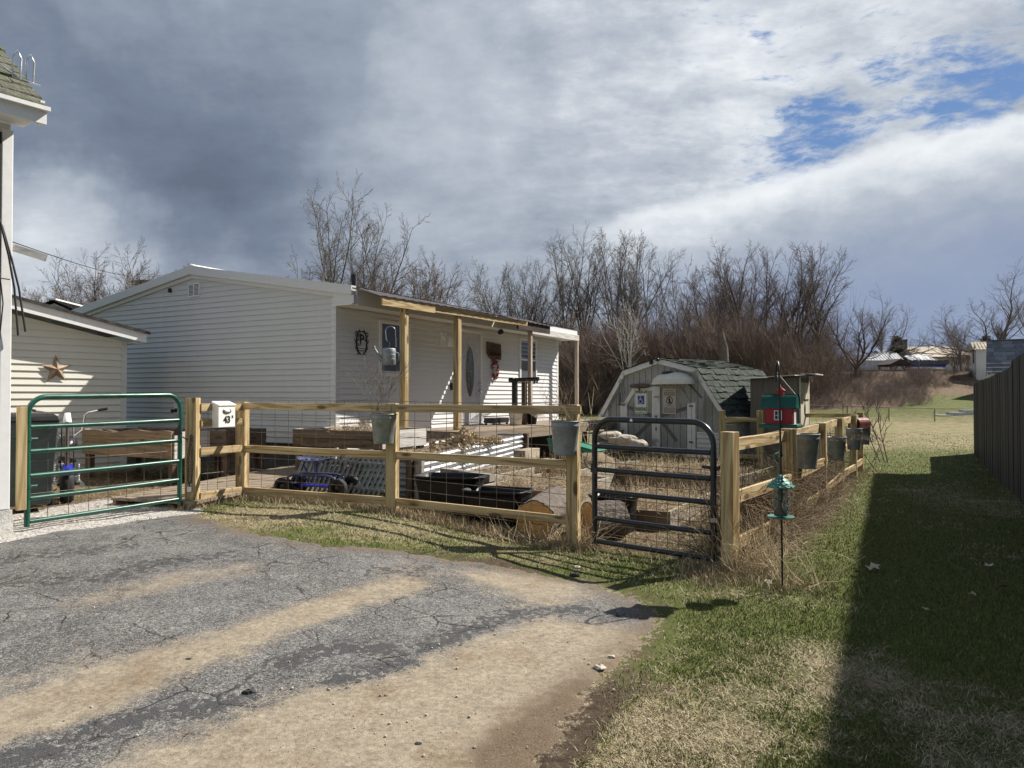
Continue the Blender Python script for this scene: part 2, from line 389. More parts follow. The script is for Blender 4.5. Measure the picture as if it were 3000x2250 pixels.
plain('white_plastic', (.78, .78, .77), .4, var=.04)
plain('white_paint', (.80, .80, .79), .5, var=.04)
plain('foam_white', (.82, .82, .8), .7, var=.03)
plain('ink_black', (.012, .012, .012), .6)
plain('ink_green', (.01, .12, .05), .6)
plain('sign_blue', (.01, .02, .28), .5)
plain('sign_white', (.66, .68, .58), .5)
plain('sign_cream', (.52, .48, .42), .7)
mottled('red_paint', (.30, .010, .016), (.37, .016, .022), 6, .4, bump=.03)
plain('barn_green', (.006, .085, .06), .4)
mottled('feeder_green', (.06, .19, .155), (.10, .26, .21), 14, .45, .2, bump=.1)
plain('seed', (.09, .06, .035), .9)
mottled('rust_red', (.085, .02, .014), (.16, .036, .024), 12, .6, .2, bump=.2)
mottled('rust_star', (.20, .14, .09), (.38, .31, .24), 9, .55, .3, bump=.2, c3=(.26, .13, .05))
mottled('shed_wall', (.265, .27, .25), (.345, .35, .325), 2.6, .8, bump=.1, c3=(.22, .215, .19), stretch=(1, 1, .5))
mottled('shed_trim', (.60, .60, .57), (.72, .72, .69), 5, .7, bump=.15, c3=(.36, .33, .28))
mottled('door_paint', (.50, .50, .53), (.56, .56, .59), 2, .45, bump=.02)
mottled('canopy_cream', (.60, .57, .46), (.70, .67, .56), 3, .4, bump=.02)
mottled('bark', (.075, .06, .05), (.20, .17, .145), 14, .95, bump=1.0, bd=.04, stretch=(1, 1, 1))
mottled('log_end', (.42, .23, .08), (.58, .36, .15), 5, .8, bump=.2, c3=(.25, .13, .05))
mottled('stone', (.30, .26, .21), (.55, .50, .42), 7, .9, bump=.5, bd=.03, c3=(.22, .17, .12))
mottled('soil', (.05, .035, .024), (.13, .09, .06), 18, 1, bump=1, bd=.03, c3=(.24, .18, .11))
plain('tub_green', (.012, .17, .095), .45)
mottled('tarp_grey', (.24, .25, .27), (.44, .45, .48), 6, .35, .1, bump=.4, bd=.05)
mottled('tarp_dark', (.05, .055, .06), (.12, .125, .135), 6, .5, bump=.3)
plain('hull_blue', (.01, .015, .16), .4)
plain('bench_yellow', (.50, .45, .22), .6)
mottled('greenhouse_skin', (.34, .36, .37), (.62, .64, .65), 3, .4, bump=.1)
mottled('dark_wall', (.025, .02, .018), (.05, .042, .036), 6, .8)
mottled('brick_dark', (.06, .05, .045), (.12, .10, .09), 9, .9)
plain('pergola_brown', (.05, .026, .018), .7)
mottled('fence_far', (.17, .16, .145), (.26, .25, .225), 3, .85, stretch=(6, 6, .6))
wood('far_fence_wood', (.20, .18, .15), (.08, .07, .055), 'z')
mottled('picket_paint', (.10, .13, .14), (.20, .24, .255), 12, .7, bump=.1, c3=(.15, .15, .14))
plain('wreath_red', (.30, .02, .025), .4)
mottled('mound', (.16, .115, .07), (.36, .28, .18), 26, 1, bump=1, bd=.04, c3=(.10, .07, .045))
mottled('step_concrete', (.34, .35, .36), (.5, .5, .5), 4, .9, bump=.1)
mottled('brace_mark', (.115, .11, .10), (.165, .16, .145), 5, .9)
mottled('slate_light', (.15, .16, .18), (.23, .235, .255), 6, .8)
plain('asphalt_clod', (.03, .03, .032), .9)
m, g = newmat('glass_clear'); g.set(color=(.10, .16, .15), rough=.05, spec=.6, alpha=.28)
m, g = newmat('shingle_green')
vv = g.co(); cell = g.vor(g.scale(vv, (5.5, 5.5, 5.5)), 1.0, out=1); nn = g.noise(vv, 9, 6, .65)
c = g.ramp(nn, [(.3, (.013, .018, .013)), (.55, (.034, .05, .038)), (.78, (.11, .14, .115))])
c = g.mix(.5, c, g.mix(.5, g.n('ShaderNodeSeparateColor', {0: cell}).outputs[0], (.05, .08, .06)), 'MULTIPLY')
c = g.mix(.55, c, g.ramp(nn, [(.38, (.017, .022, .016)), (.72, (.085, .115, .088))]))
g.set(color=c, rough=.95, normal=g.bump(nn, .8, .03))
m, g = newmat('shingle_moss')
vv = g.co(); nn = g.noise(vv, 11, 7, .7); n2 = g.noise(vv, 3, 3, .5)
c = g.ramp(nn, [(.3, (.03, .028, .022)), (.55, (.13, .13, .095)), (.75, (.22, .21, .16))]); c = g.mix(g.mr(n2, .5, .68), c, (.07, .10, .04))
g.set(color=c, rough=1, normal=g.bump(nn, 1, .03))
m, g = newmat('shingle_slate')
vv = g.co(); nn = g.noise(vv, 6, 5, .6); br = g.rnd()
c = g.ramp(nn, [(.3, (.085, .09, .105)), (.7, (.17, .175, .195))]); g.set(color=c, rough=.8, normal=g.bump(nn, .4, .02))
for nm, c1, c2 in (('bark_grey', (.085, .075, .066), (.17, .155, .14)), ('bark_brown', (.062, .045, .038), (.13, .098, .082)), ('bark_red', (.085, .052, .042), (.15, .095, .075)), ('bark_pale', (.20, .185, .165), (.33, .31, .285)), ('bark_birch', (.42, .39, .35), (.62, .59, .54))):
    mottled(nm, c1, c2, 7, .95, bump=.3)
for nm, c1, c2 in (('twig_grey', (.12, .105, .09), (.19, .165, .14)), ('twig_brown', (.105, .078, .066), (.175, .132, .115)), ('twig_red', (.115, .083, .064), (.19, .138, .108)), ('twig_tan', (.22, .165, .11), (.34, .26, .18)), ('stalk', (.36, .28, .17), (.62, .51, .35)), ('stalk_dark', (.12, .085, .055), (.26, .19, .125)), ('needle', (.012, .022, .01), (.03, .05, .018))):
    mottled(nm, c1, c2, 3, .9, bump=0)
m, g = newmat('grass'); g.set(color=g.attr('tint'), rough=.7, spec=.25)
m, g = newmat('leaf_dry'); g.set(color=g.ramp(g.rnd(), [(0, (.14, .075, .04)), (.5, (.33, .25, .17)), (1, (.46, .39, .31))]), rough=.8)

# ground: attributes m1 = (dry, soil, litter), m2 = (gravel, sand, leafbank)
m, g = newmat('ground')
P = g.co('Object'); a1 = g.sep(g.attr('m1')); a2 = g.sep(g.attr('m2'))
nA = g.noise(P, .55, 6, .6); nB = g.noise(P, 3.1, 6, .6); nC = g.noise(P, 17, 5, .65); nD = g.noise(g.scale(P, (1, .6, 1)), 75, 4, .7); nE = g.noise(P, 190, 2, .6)
blade = g.math('ADD', g.math('MULTIPLY', nD, .6), g.math('MULTIPLY', nE, .4))
green = g.ramp(blade, [(.3, (.030, .040, .009)), (.5, (.086, .103, .026)), (.72, (.175, .19, .058))])
straw = g.ramp(blade, [(.28, (.095, .075, .038)), (.5, (.27, .222, .13)), (.72, (.50, .43, .28))])
dry = g.math('ADD', a1[0], g.math('ADD', g.math('MULTIPLY', sub(nB, .5), .9), g.math('MULTIPLY', sub(nC, .5), .8)))
lawn = g.mix(g.mr(dry, .25, .8), green, straw)
soil = g.ramp(nC, [(.25, (.03, .021, .014)), (.55, (.085, .062, .042)), (.8, (.17, .13, .09))])
sl = g.math('ADD', a1[1], g.math('ADD', g.math('MULTIPLY', sub(nC, .5), .9), g.math('MULTIPLY', sub(nB, .5), .5)))
c = g.mix(g.mr(sl, .42, .66), lawn, soil)
lit_v = g.vor(g.scale(P, (1, 1, 1)), 24, out=1); lit = g.ramp(g.n('ShaderNodeSeparateColor', {0: lit_v}).outputs[0], [(0, (.045, .03, .02)), (.45, (.11, .072, .045)), (.8, (.22, .155, .10)), (1, (.40, .31, .22))])
lit = g.mix(.5, lit, g.ramp(nD, [(.3, (.03, .02, .013)), (.7, (.26, .19, .12))]))
lf = g.math('ADD', a1[2], g.math('ADD', g.math('MULTIPLY', sub(nC, .5), .8), g.math('MULTIPLY', sub(nB, .5), .6)))
c = g.mix(g.mr(lf, .38, .66), c, lit)
sand = g.ramp(g.math('ADD', g.math('MULTIPLY', nC, .45), g.math('MULTIPLY', nE, .55)), [(.25, (.13, .10, .065)), (.5, (.30, .245, .17)), (.75, (.42, .355, .26))])
sf = g.math('ADD', a2[1], g.math('ADD', g.math('MULTIPLY', sub(nC, .5), .7), g.math('MULTIPLY', sub(nD, .5), .7)))
c = g.mix(g.mr(sf, .4, .62), c, sand)
gv = g.sep(g.vor(P, 62, out=1))
grv = g.ramp(gv[0], [(0, (.20, .185, .165)), (.5, (.42, .40, .37)), (1, (.66, .64, .60))])
gf = g.math('ADD', a2[0], g.math('ADD', g.math('MULTIPLY', sub(nC, .5), .8), g.math('MULTIPLY', sub(nD, .5), .5)))
c = g.mix(g.mr(gf, .42, .6), c, grv)
g.set(color=c, rough=.95, spec=.15, normal=g.bump(g.math('ADD', g.math('MULTIPLY', nC, .5), blade), .7, .03))

# driveway: old asphalt, alligator cracks filled with drifted sand.  md = (sand, wet-dark, edge soil)
m, g = newmat('asphalt')
P = g.co('Object'); a = g.sep(g.attr('md'))
n1 = g.noise(P, 1.3, 6, .6); n2 = g.noise(P, 9, 6, .65); n3 = g.noise(P, 130, 3, .7); n4 = g.noise(P, 320, 2, .6)
wp = g.n('ShaderNodeVectorMath', {0: P, 1: g.n('ShaderNodeVectorMath', {0: g.n('ShaderNodeTexNoise', {'Vector': P, 'Scale': 14, 'Detail': 3}).outputs['Color'], 3: .05}, operation='SCALE').outputs[0]}, operation='ADD').outputs[0]
crack = g.vor(wp, 27, 'DISTANCE_TO_EDGE'); crack2 = g.vor(wp, 3.4, 'DISTANCE_TO_EDGE'); chip = g.vor(P, 150, out=1)
agg = g.n('ShaderNodeSeparateColor', {0: chip}).outputs[0]
base = g.ramp(g.math('ADD', g.math('MULTIPLY', agg, .5), g.math('MULTIPLY', n3, .5)), [(.2, (.035, .035, .036)), (.48, (.095, .094, .094)), (.66, (.18, .177, .172)), (.88, (.36, .35, .33))])
base = g.mix(g.mr(n1, .38, .66), base, g.ramp(g.math('ADD', g.math('MULTIPLY', agg, .5), g.math('MULTIPLY', n4, .5)), [(.25, (.06, .06, .061)), (.6, (.18, .178, .175)), (.9, (.36, .35, .33))]))
nM = g.noise(P, 42, 4, .75); nL = g.noise(P, 5.5, 5, .65)
base = g.mix(.85, base, g.ramp(nM, [(.3, .20), (.7, .80)]), 'OVERLAY'); base = g.mix(.6, base, g.ramp(nL, [(.32, (.26, .26, .26)), (.68, (.70, .675, .64))]), 'OVERLAY')
chipc = g.ramp(n3, [(.3, (.028, .029, .031)), (.7, (.085, .087, .090))])
cellr = g.n('ShaderNodeSeparateColor', {0: g.vor(wp, 27, out=1)}).outputs[0]
chm = g.mr(g.math('ADD', g.math('SUBTRACT', g.math('MULTIPLY', a[1], 1.0), cellr), g.math('MULTIPLY', sub(n2, .5), .5)), -.03, .12)
base = g.mix(g.math('MULTIPLY', chm, .9), base, chipc)
base = g.mix(g.math('MULTIPLY', g.mr(crack2, .0, .030, 1, 0), g.mr(g.noise(P, 1.9, 3, .6), .46, .6)), base, (.018, .017, .016))
sandc = g.ramp(g.math('ADD', g.math('MULTIPLY', n2, .4), g.math('MULTIPLY', n4, .6)), [(.25, (.125, .10, .07)), (.5, (.275, .23, .168)), (.75, (.43, .375, .29))])
sandc = g.mix(g.mr(g.noise(g.scale(P, (1, 1, 1)), 2.1, 5, .6), .5, .72), sandc, g.ramp(n4, [(.3, (.13, .095, .06)), (.7, (.29, .225, .15))]))
sandc = g.mix(g.mr(g.vor(P, 45), .08, .14, .75, 0), sandc, (.10, .085, .065)); sandc = g.mix(g.mr(g.vor(P, 105), .12, .2, .7, 0), sandc, (.13, .11, .085)); sandc = g.mix(.8, sandc, g.ramp(g.noise(P, 34, 5, .75), [(.3, .24), (.7, .74)]), 'OVERLAY'); sandc = g.mix(g.math('MULTIPLY', g.mr(g.vor(P, 21), .09, .16, .8, 0), g.mr(n2, .45, .6)), sandc, (.085, .07, .052))
sv = g.math('ADD', a[0], g.math('ADD', g.math('MULTIPLY', sub(n2, .5), 1.0), g.math('MULTIPLY', sub(n3, .5), 1.0)))
sv = g.math('ADD', sv, g.math('MULTIPLY', sub(g.noise(P, 2.6, 5, .6), .5), .7))
sv = g.math('ADD', sv, g.math('MULTIPLY', g.mr(crack, .0, .07, .8, 0), g.math('ADD', g.math('MULTIPLY', g.mr(a[0], .05, .4), .5), g.math('MULTIPLY', g.mr(a[1], .1, .5), .55))))
sv = g.math('SUBTRACT', sv, g.math('MULTIPLY', g.math('MULTIPLY', chm, g.mr(crack, .04, .10)), .5))
c = g.mix(g.mr(sv, .28, .86, 0, .93), base, sandc)
es = g.math('ADD', a[2], g.math('ADD', g.math('MULTIPLY', sub(n2, .5), 1.3), g.math('MULTIPLY', sub(n3, .5), .9)))
soilc = g.mix(.6, g.ramp(n2, [(.25, (.04, .028, .018)), (.75, (.17, .125, .082))]), g.ramp(n3, [(.3, (.03, .021, .014)), (.7, (.24, .18, .12))]))
c = g.mix(g.mr(es, .35, .95), c, soilc)
hh = g.math('ADD', g.math('MULTIPLY', n3, .5), g.math('ADD', g.math('MULTIPLY', g.mr(crack, 0, .07), g.mr(a[1], .1, .6, .1, .5)), g.math('MULTIPLY', n2, .3)))
g.set(color=c, rough=.92, spec=.2, normal=g.bump(hh, .55, .012))
# ---------------------------------------------------------------- ground, driveway, grass
def pdist(x, y, pts):
    d = np.full(np.shape(x), 1e9)
    for (ax, ay), (bx, by) in zip(pts[:-1], pts[1:]):
        vx, vy = bx - ax, by - ay; t = np.clip(((x - ax) * vx + (y - ay) * vy) / (vx * vx + vy * vy + 1e-9), 0, 1)
        d = np.minimum(d, np.hypot(x - ax - t * vx, y - ay - t * vy))
    return d
def inside(x, y, poly):
    r = np.zeros(np.shape(x), bool); k = len(poly)
    for i in range(k):
        (ax, ay), (bx, by) = poly[i], poly[(i + 1) % k]
        c = ((ay > y) != (by > y)) & (x < (bx - ax) * (y - ay) / (by - ay + 1e-12) + ax); r ^= c
    return r
def soft(x, y, poly, w):
    d = pdist(x, y, poly + [poly[0]]); s = np.where(inside(x, y, poly), d, -d); return sstep(-w, w, s)
gp = lambda L: [Gp(*p) for p in L]
# key posts of the yard fence (metres, from the survey of the picture)
P1 = Vector((-3.78, 8.70)); P2 = Vector((-3.455, 9.42)); P3 = Vector((-1.40, 8.61)); P4 = Vector((.65, 7.8)); P5 = Vector((2.0, 6.75))
PR = [Vector(p) for p in ((2.0, 6.75), (3.16, 8.39), (4.43, 10.5), (5.64, 12.65), (6.6, 14.2), (7.35, 15.5))]
DRIVE = gp([(0, 1592), (200, 1556), (400, 1527), (560, 1508), (620, 1530), (700, 1552), (800, 1570), (950, 1600), (1150, 1612), (1330, 1640), (1480, 1662), (1600, 1690), (1720, 1702), (1830, 1738), (1905, 1778), (1925, 1825), (1880, 1885), (1800, 1950), (1720, 2020), (1670, 2090), (1620, 2160), (1540, 2245)]) + [(-.1, 1.5), (-.6, -10), (-9.5, -10), (-9.5, 4), (-5.6, 5.2)]
YARD = [tuple(P1), tuple(P2), tuple(P3), tuple(P4), tuple(P5)] + [tuple(p) for p in PR[1:]] + [(6.8, 17.5), (2, 23), (-3, 14), (-12, 17), (-12, 9), (-5.2, 7.0), (-4.7, 7.1)]
GRAVEL = gp([(-200, 1700), (30, 1610), (200, 1560), (400, 1524), (600, 1500), (560, 1470), (420, 1452), (300, 1462), (150, 1490), (-200, 1560)])
def masks(x, y):
    n = np.shape(x); z = np.zeros(n)
    # lawn dryness patches
    dry = .24 + .12 * sstep(14, 22, y) + z
    for px, py, r, w in ((2700, 2060, .55, .5), (2560, 1960, .35, .3), (2870, 1475, 1.0, .5), (2700, 1430, .8, .25), (2000, 2170, .5, .42), (1780, 2200, .45, .42), (1900, 2060, .5, .35), (2330, 1940, .35, .35), (1250, 1520, 1.2, .25), (900, 1500, 1.0, .35), (2150, 1760, .5, .3), (2300, 1720, .5, .2), (650, 1510, .6, .5), (1450, 1590, .5, .55), (1150, 1560, .5, .5), (800, 1520, .6, .5), (1620, 1640, .35, .4)):
        gx, gy = Gp(px, py); dry = dry + .56 * w * np.exp(-((x - gx) ** 2 + ((y - gy) * .8) ** 2) / (r * r))
    band = sstep(18.5, 22, y) * sstep(36, 31, y); dry = dry + .22 * band - .05 * sstep(33, 37, y)
    for px, py, r, w in ((2480, 1560, 1.3, .25), (2600, 1700, 1.2, .26), (2600, 1840, .6, .2), (2330, 1640, .5, .2), (1700, 1560, .5, .15)):
        gx, gy = Gp(px, py); dry = dry - w * np.exp(-((x - gx) ** 2 + ((y - gy) * .8) ** 2) / (r * r))
    # dark soil: strip along the driveway edge, scuffs
    dd = pdist(x, y, DRIVE[4:22]); s = np.where(inside(x, y, DRIVE), -dd, dd)
    soil = .50 * sstep(.5, .05, dd)
    for px, py, r, w in ((2060, 1720, .35, .5), (1960, 2020, .22, .45), (1700, 2080, .3, .35), (1560, 2200, .3, .35), (2120, 1700, .25, .35), (2540, 1640, .15, .2), (820, 1500, .25, .3), (1500, 1630, .5, .3), (1450, 1600, .35, .3)):
        gx, gy = Gp(px, py); soil = soil + w * np.exp(-((x - gx) ** 2 + (y - gy) ** 2) / (r * r))
    # litter / mulch in the yard and round the vine-covered fence, and on the far bank
    yard = soft(x, y, YARD, .25)
    litter = yard * (.62 - .45 * sstep(10.5, 13, y) * sstep(1.2, 3.2, x))
    litter = litter + .55 * sstep(.55, .1, pdist(x, y, [tuple(p) for p in PR[:4]])) + .3 * sstep(.5, .1, pdist(x, y, [tuple(P2), tuple(P3), tuple(P4)]))
    bank = sstep(-.3, .3, y - bank_edge(x)) * sstep(5.0, 6.5, x) + sstep(-.6, .6, y - (38.5 + .6 * np.sin(x * .5))) * sstep(6.5, 5, x) * sstep(-14, -8, x)
    litter = np.maximum(litter, np.clip(bank, 0, 1))
    gravel = soft(x, y, GRAVEL, .12)
    sand = .7 * sstep(.30, -.05, s) * sstep(-1, .2, x) * sstep(7.6, 6.6, y) * .75
    return dry, soil, litter, gravel, sand
def axis(a, b, st, lo, hi, gr=1.09):
    m = list(np.arange(a, b + st / 2, st)); u = [m[-1]]; s = st
    while u[-1] < hi: s *= gr; u.append(u[-1] + s)
    d = [m[0]]; s = st
    while d[-1] > lo: s *= gr; d.append(d[-1] - s)
    return np.array(d[:0:-1] + m + u[1:])
def sheet(name, xs, ys, mat, zf, keep=None, cols=None):
    X, Y = np.meshgrid(xs, ys); x = X.ravel(); y = Y.ravel(); nx = len(xs)
    z = zf(x, y); V = np.stack([x, y, z], 1)
    i = (np.arange(len(ys) - 1)[:, None] * nx + np.arange(nx - 1)[None]).ravel(); Fq = np.stack([i, i + 1, i + nx + 1, i + nx], 1)
    if keep is not None:
        k = keep(x, y); Fq = Fq[k[Fq].all(1)]
        used = np.unique(Fq); mp = np.full(len(x), -1); mp[used] = np.arange(len(used)); V = V[used]; Fq = mp[Fq]; x = x[used]; y = y[used]
    return npmesh(name, V, Fq.ravel(), 4, mat, colors=cols(x, y), smooth=True)
def wob(x, y):
    return .5 * np.sin(x * 1.7 + 1.3 * np.sin(y * .9)) * np.sin(y * 1.3 + .7) + .3 * np.sin(x * 5.1 + y * 3.3) * np.sin(y * 4.7 - x * 2.2) + .2 * np.sin(x * 11 + 2) * np.sin(y * 13)
def ground_z(x, y):
    inr = soft(x, y, DRIVE, .15)
    return hgt(x, y) + .022 * wob(x, y) * (1 - inr) * sstep(60, 14, y) - .012 * inr
def gcols(x, y):
    d, s, l, gv, sd = masks(x, y)
    bk = np.zeros_like(x)
    return {'m1': np.clip(np.stack([d, s, l], 1), 0, 1.5), 'm2': np.clip(np.stack([gv, sd, bk], 1), 0, 1.5)}
gx = axis(-6, 7.5, .075, -420, 420); gy = axis(1.4, 17, .075, -60, 900)
ground = sheet('ground', gx, gy, 'ground', ground_z, cols=gcols); ground['kind'] = 'structure'
# driveway sheet
S1 = gp([(-300, 2150), (0, 2120), (250, 2050), (475, 1952), (650, 1895), (820, 1825), (950, 1785), (1090, 1742), (1190, 1715)])
S2 = gp([(280, 1760), (420, 1725), (560, 1690), (700, 1672)])
S3 = [Gp(*p) for p in ((366, 2255), (520, 2180), (678, 2100), (820, 2055), (950, 2013), (1187, 1960), (1330, 1900), (1492, 1850), (1600, 1820), (1720, 1830))]
CH = [gp([(-100, 2250), (120, 2210), (340, 2120), (450, 2090)]), gp([(560, 2090), (700, 2050)]), gp([(830, 1940), (980, 1900), (1130, 1905)]), gp([(980, 1995), (1080, 1975), (1180, 1940)]), gp([(1240, 1900), (1400, 1840), (1500, 1800), (1700, 1785)]), gp([(-50, 1720), (60, 1700), (160, 1700)]), gp([(300, 1700), (420, 1660), (640, 1630)]), gp([(30, 1640), (200, 1620), (360, 1600)]), gp([(1120, 1680), (1250, 1675)])]
def dcols(x, y):
    sand = .78 * sstep(.36, .0, pdist(x, y, S1)) + .42 * sstep(.40, .0, pdist(x, y, S2))
    # everything on the camera side of S3 is drifted sand
    poly3 = S3 + [(S3[-1][0] + .6, S3[-1][1] - .2), Gp(1950, 2100), (.6, 1.5), (-.2, -10), (-2.5, -10), (-2.2, 0), (-1.9, 1.5)]
    sand = np.maximum(sand, .9 * soft(x, y, poly3, .30))
    for px, py, r, w in ((60, 2090, .5, .35), (350, 1960, .5, .25), (1500, 1700, .35, .55), (1650, 1730, .4, .6), (1380, 1690, .3, .3), (1200, 1665, .25, .3), (1560, 1770, .3, .35)):
        a, b = Gp(px, py); sand = sand + w * np.exp(-((x - a) ** 2 + (y - b) ** 2) / (r * r))
    sand = sand + .10
    chip = np.zeros_like(x)
    for k, L in enumerate(CH): chip = np.maximum(chip, (.8 if k < 5 else .55) * sstep(.17 if k < 5 else .26, .02, pdist(x, y, L)))
    sand = sand - .45 * sstep(.15, .03, np.minimum.reduce([pdist(x, y, L) for L in CH[:5]]))
    dd = pdist(x, y, DRIVE[3:22])
    es = .72 * sstep(.55, 0, dd) 
    for px, py, r, w in ((1660, 2120, .28, .4), (1600, 2200, .3, .4), (1740, 2040, .2, .35), (1500, 2230, .2, .4), (1350, 2080, .12, .3), (1180, 2150, .15, .2), (660, 1712, .12, .35)):
        a, b = Gp(px, py); es = es + w * np.exp(-((x - a) ** 2 + (y - b) ** 2) / (r * r))
    return {'md': np.clip(np.stack([sand, chip, es], 1), 0, 1.5)}
def dside(x, y):
    d = pdist(x, y, DRIVE + [DRIVE[0]]); s = np.where(inside(x, y, DRIVE), d, -d)
    return s + .12 * wob(x * 2.3, y * 2.1) + .06 * wob(x * 7, y * 6) + .015 * wob(x * 17, y * 15)
dr = sheet('driveway', axis(-6, 3, .05, -9.6, 3.4), axis(1.4, 9.3, .05, -10, 9.4), 'asphalt', lambda x, y: hgt(x, y) + .008 + .006 * wob(x * .6, y * .6) - .09 * sstep(.05, -.22, dside(x, y)), keep=lambda x, y: dside(x, y) > -.24, cols=dcols); dr['kind'] = 'structure'

# grass blades (nobody could count them)
def blades(name, xs, ys, hgts, wid, tint, lean=.6, seed=1, mat='grass', parent=None, lab=None):
    r = np.random.default_rng(seed); k = len(xs); z = ground_z(xs, ys) - .004
    a = r.uniform(0, 2 * np.pi, k); lean = np.broadcast_to(np.asarray(lean, float), (k,)); l = (np.where(lean > 1.1, .78, .15) + r.uniform(0, 1, k) * np.where(lean > 1.1, .22, .85)) * lean; b = r.uniform(0, 2 * np.pi, k)
    p = np.stack([xs, ys, z], 1); w = np.stack([np.cos(a), np.sin(a), np.zeros(k)], 1) * (wid / 2)[:, None]
    tip = p + np.stack([np.cos(b) * l * hgts, np.sin(b) * l * hgts, hgts * np.sqrt(np.maximum(.01, 1 - .8 * l * l))], 1)
    mid = p + (tip - p) * .5 + np.array([0, 0, 1]) * (hgts * .12)[:, None]
    V = np.stack([p - w, p + w, mid + w * .7, mid - w * .7, tip], 1).reshape(-1, 3)
    base = (np.arange(k) * 5)[:, None]; Fq = (base + np.array([[0, 1, 2, 3]])).ravel()
    Ft = (base + np.array([[3, 2, 4]])).ravel()
    # triangles stored as quads would be degenerate: build two meshes in one through loop starts
    me = bpy.data.meshes.new(name); me.vertices.add(len(V)); me.vertices.foreach_set('co', np.ascontiguousarray(V, np.float32).ravel())
    li = np.concatenate([Fq.reshape(-1, 4), Ft.reshape(-1, 3)], 1).ravel()
    ls = np.stack([np.arange(k) * 7, np.arange(k) * 7 + 4], 1).ravel()
    me.loops.add(len(li)); me.loops.foreach_set('vertex_index', li.astype(np.int32)); me.polygons.add(2 * k); me.polygons.foreach_set('loop_start', ls.astype(np.int32))
    at = me.attributes.new('tint', 'FLOAT_COLOR', 'POINT'); cc = np.ones((k, 5, 4), np.float32); cc[:, :, :3] = tint[:, None, :]
    at.data.foreach_set('color', cc.ravel()); me.update(calc_edges=True); me.materials.append(MATS[mat])
    o = bpy.data.objects.new(name, me); COL.objects.link(o); o['kind'] = 'stuff'
    if lab: o['label'] = lab
    return o
def scatter(n, seed, ylo, yhi, umin, umax, power=1.4):
    r = np.random.default_rng(seed); t = r.uniform(0, 1, n); y = (ylo ** (1 - power) + t * (yhi ** (1 - power) - ylo ** (1 - power))) ** (1 / (1 - power)); x = y * r.uniform(umin, umax, n)
    return x, y, r
def vnoise(x, y):  # cheap clumpiness
    return .5 + .25 * (np.sin(x * 3.1 + 1.2 * np.sin(y * 2.3)) * np.sin(y * 2.7 + 1.1 * np.sin(x * 1.9)) + .6 * np.sin(x * 9.1 + y * 4) * np.sin(y * 8.3 - x * 5) + .5 * np.sin(x * 23 + 1) * np.sin(y * 21))
def grass_field():
    x, y, r = scatter(520000, 11, 2.0, 26, -.55, .75, 1.55)
    d, s, l, gv, sd = masks(x, y); v = vnoise(x, y)
    ind = soft(x, y, DRIVE, .16)
    dens = np.clip(.45 + 1.1 * v, .35, 1) * np.clip(1.0 - 1.0 * np.clip(s + .5 * (v - .5), 0, 1) - 1.25 * np.clip(l - .15 + .6 * (v - .5), 0, 1) - 1.1 * sd - gv, 0, 1) * np.clip(1 - ind * 1.25, 0, 1)
    dens *= np.where((x < -4.2) | ((x < 1) & (y > 10.4)), .0, 1)
    k = r.uniform(0, 1, len(x)) < dens; x, y, d, v = x[k], y[k], d[k], v[k]; n = len(x)
    isdry = r.uniform(0, 1, n) < sstep(.16, .92, d + 1.25 * (v - .5))
    g1 = np.array([.065, .084, .018]); g2 = np.array([.215, .235, .075]); s1 = np.array([.20, .16, .09]); s2 = np.array([.52, .44, .29])
    t = r.uniform(0, 1, (n, 1)); col = np.where(isdry[:, None], s1 + (s2 - s1) * t, g1 + (g2 - g1) * t)
    h = np.where(isdry, r.uniform(.02, .065, n), r.uniform(.018, .04, n)); wd = np.clip(.0022 + .0006 * y, .003, .012)
    h *= np.clip(.8 + .02 * y, .8, 1.1)
    cl = np.where(isdry, 1.13, .95)
    blades('grass', x, y, h, wd, col, lean=cl, seed=3, lab='short spring grass, green with straw coloured dead blades')
grass_field()
def straw_field():
    # longer dead grass at fence feet and post bases, and matted hay in the yard
    xs = []; ys = []; r = np.random.default_rng(21)
    def along(A, B, n, w, off=0.0):
        t = r.uniform(0, 1, n); nx, ny = (B - A).normalized().y, -(B - A).normalized().x; o = r.normal(0, w, n) + off
        xs.append(A.x + (B.x - A.x) * t + nx * o); ys.append(A.y + (B.y - A.y) * t + ny * o)
    along(P2, P3, 3000, .16); along(P3, P4, 3200, .18); along(P4, P5, 700, .25); along(P1, P2, 600, .12)
    for a, b in zip(PR[:-1], PR[1:]): along(a, b, 900, .2)
    for p, n, w in ((P5, 900, .2), (P4, 1200, .16), (P3, 400, .12), (P2, 400, .12), (P1, 300, .12), (Vector((2.25, 6.25)), 900, .25), (Vector((1.75, 6.5)), 900, .2)):
        xs.append(r.normal(p.x, w, n)); ys.append(r.normal(p.y, w, n))
    x = np.concatenate(xs); y = np.concatenate(ys); n = len(x); t = r.uniform(0, 1, (n, 1))
    col = np.array([.16, .12, .065]) + (np.array([.56, .45, .29]) - np.array([.16, .12, .065])) * t
    blades('dead_grass', x, y, r.uniform(.05, .17, n) * r.uniform(.5, 1, n), np.full(n, .005), col, lean=1.0, seed=5, lab='long dead straw matted along the feet of the wooden fences')
    x = r.uniform(-9, 3.5, 46000); y = r.uniform(7.2, 14.5, 46000); k = inside(x, y, YARD) & (r.uniform(0, 1, len(x)) < .25 + .75 * vnoise(x, y)); x, y = x[k], y[k]; n = len(x); t = r.uniform(0, 1, (n, 1)) ** 1.3
    col = np.array([.10, .07, .04]) + (np.array([.50, .38, .22]) - np.array([.10, .07, .04])) * t
    blades('yard_straw', x, y, r.uniform(.03, .1, n), np.full(n, .006), col, lean=1.15, seed=6, lab='loose straw and leaf litter covering the yard inside the fence')
straw_field()
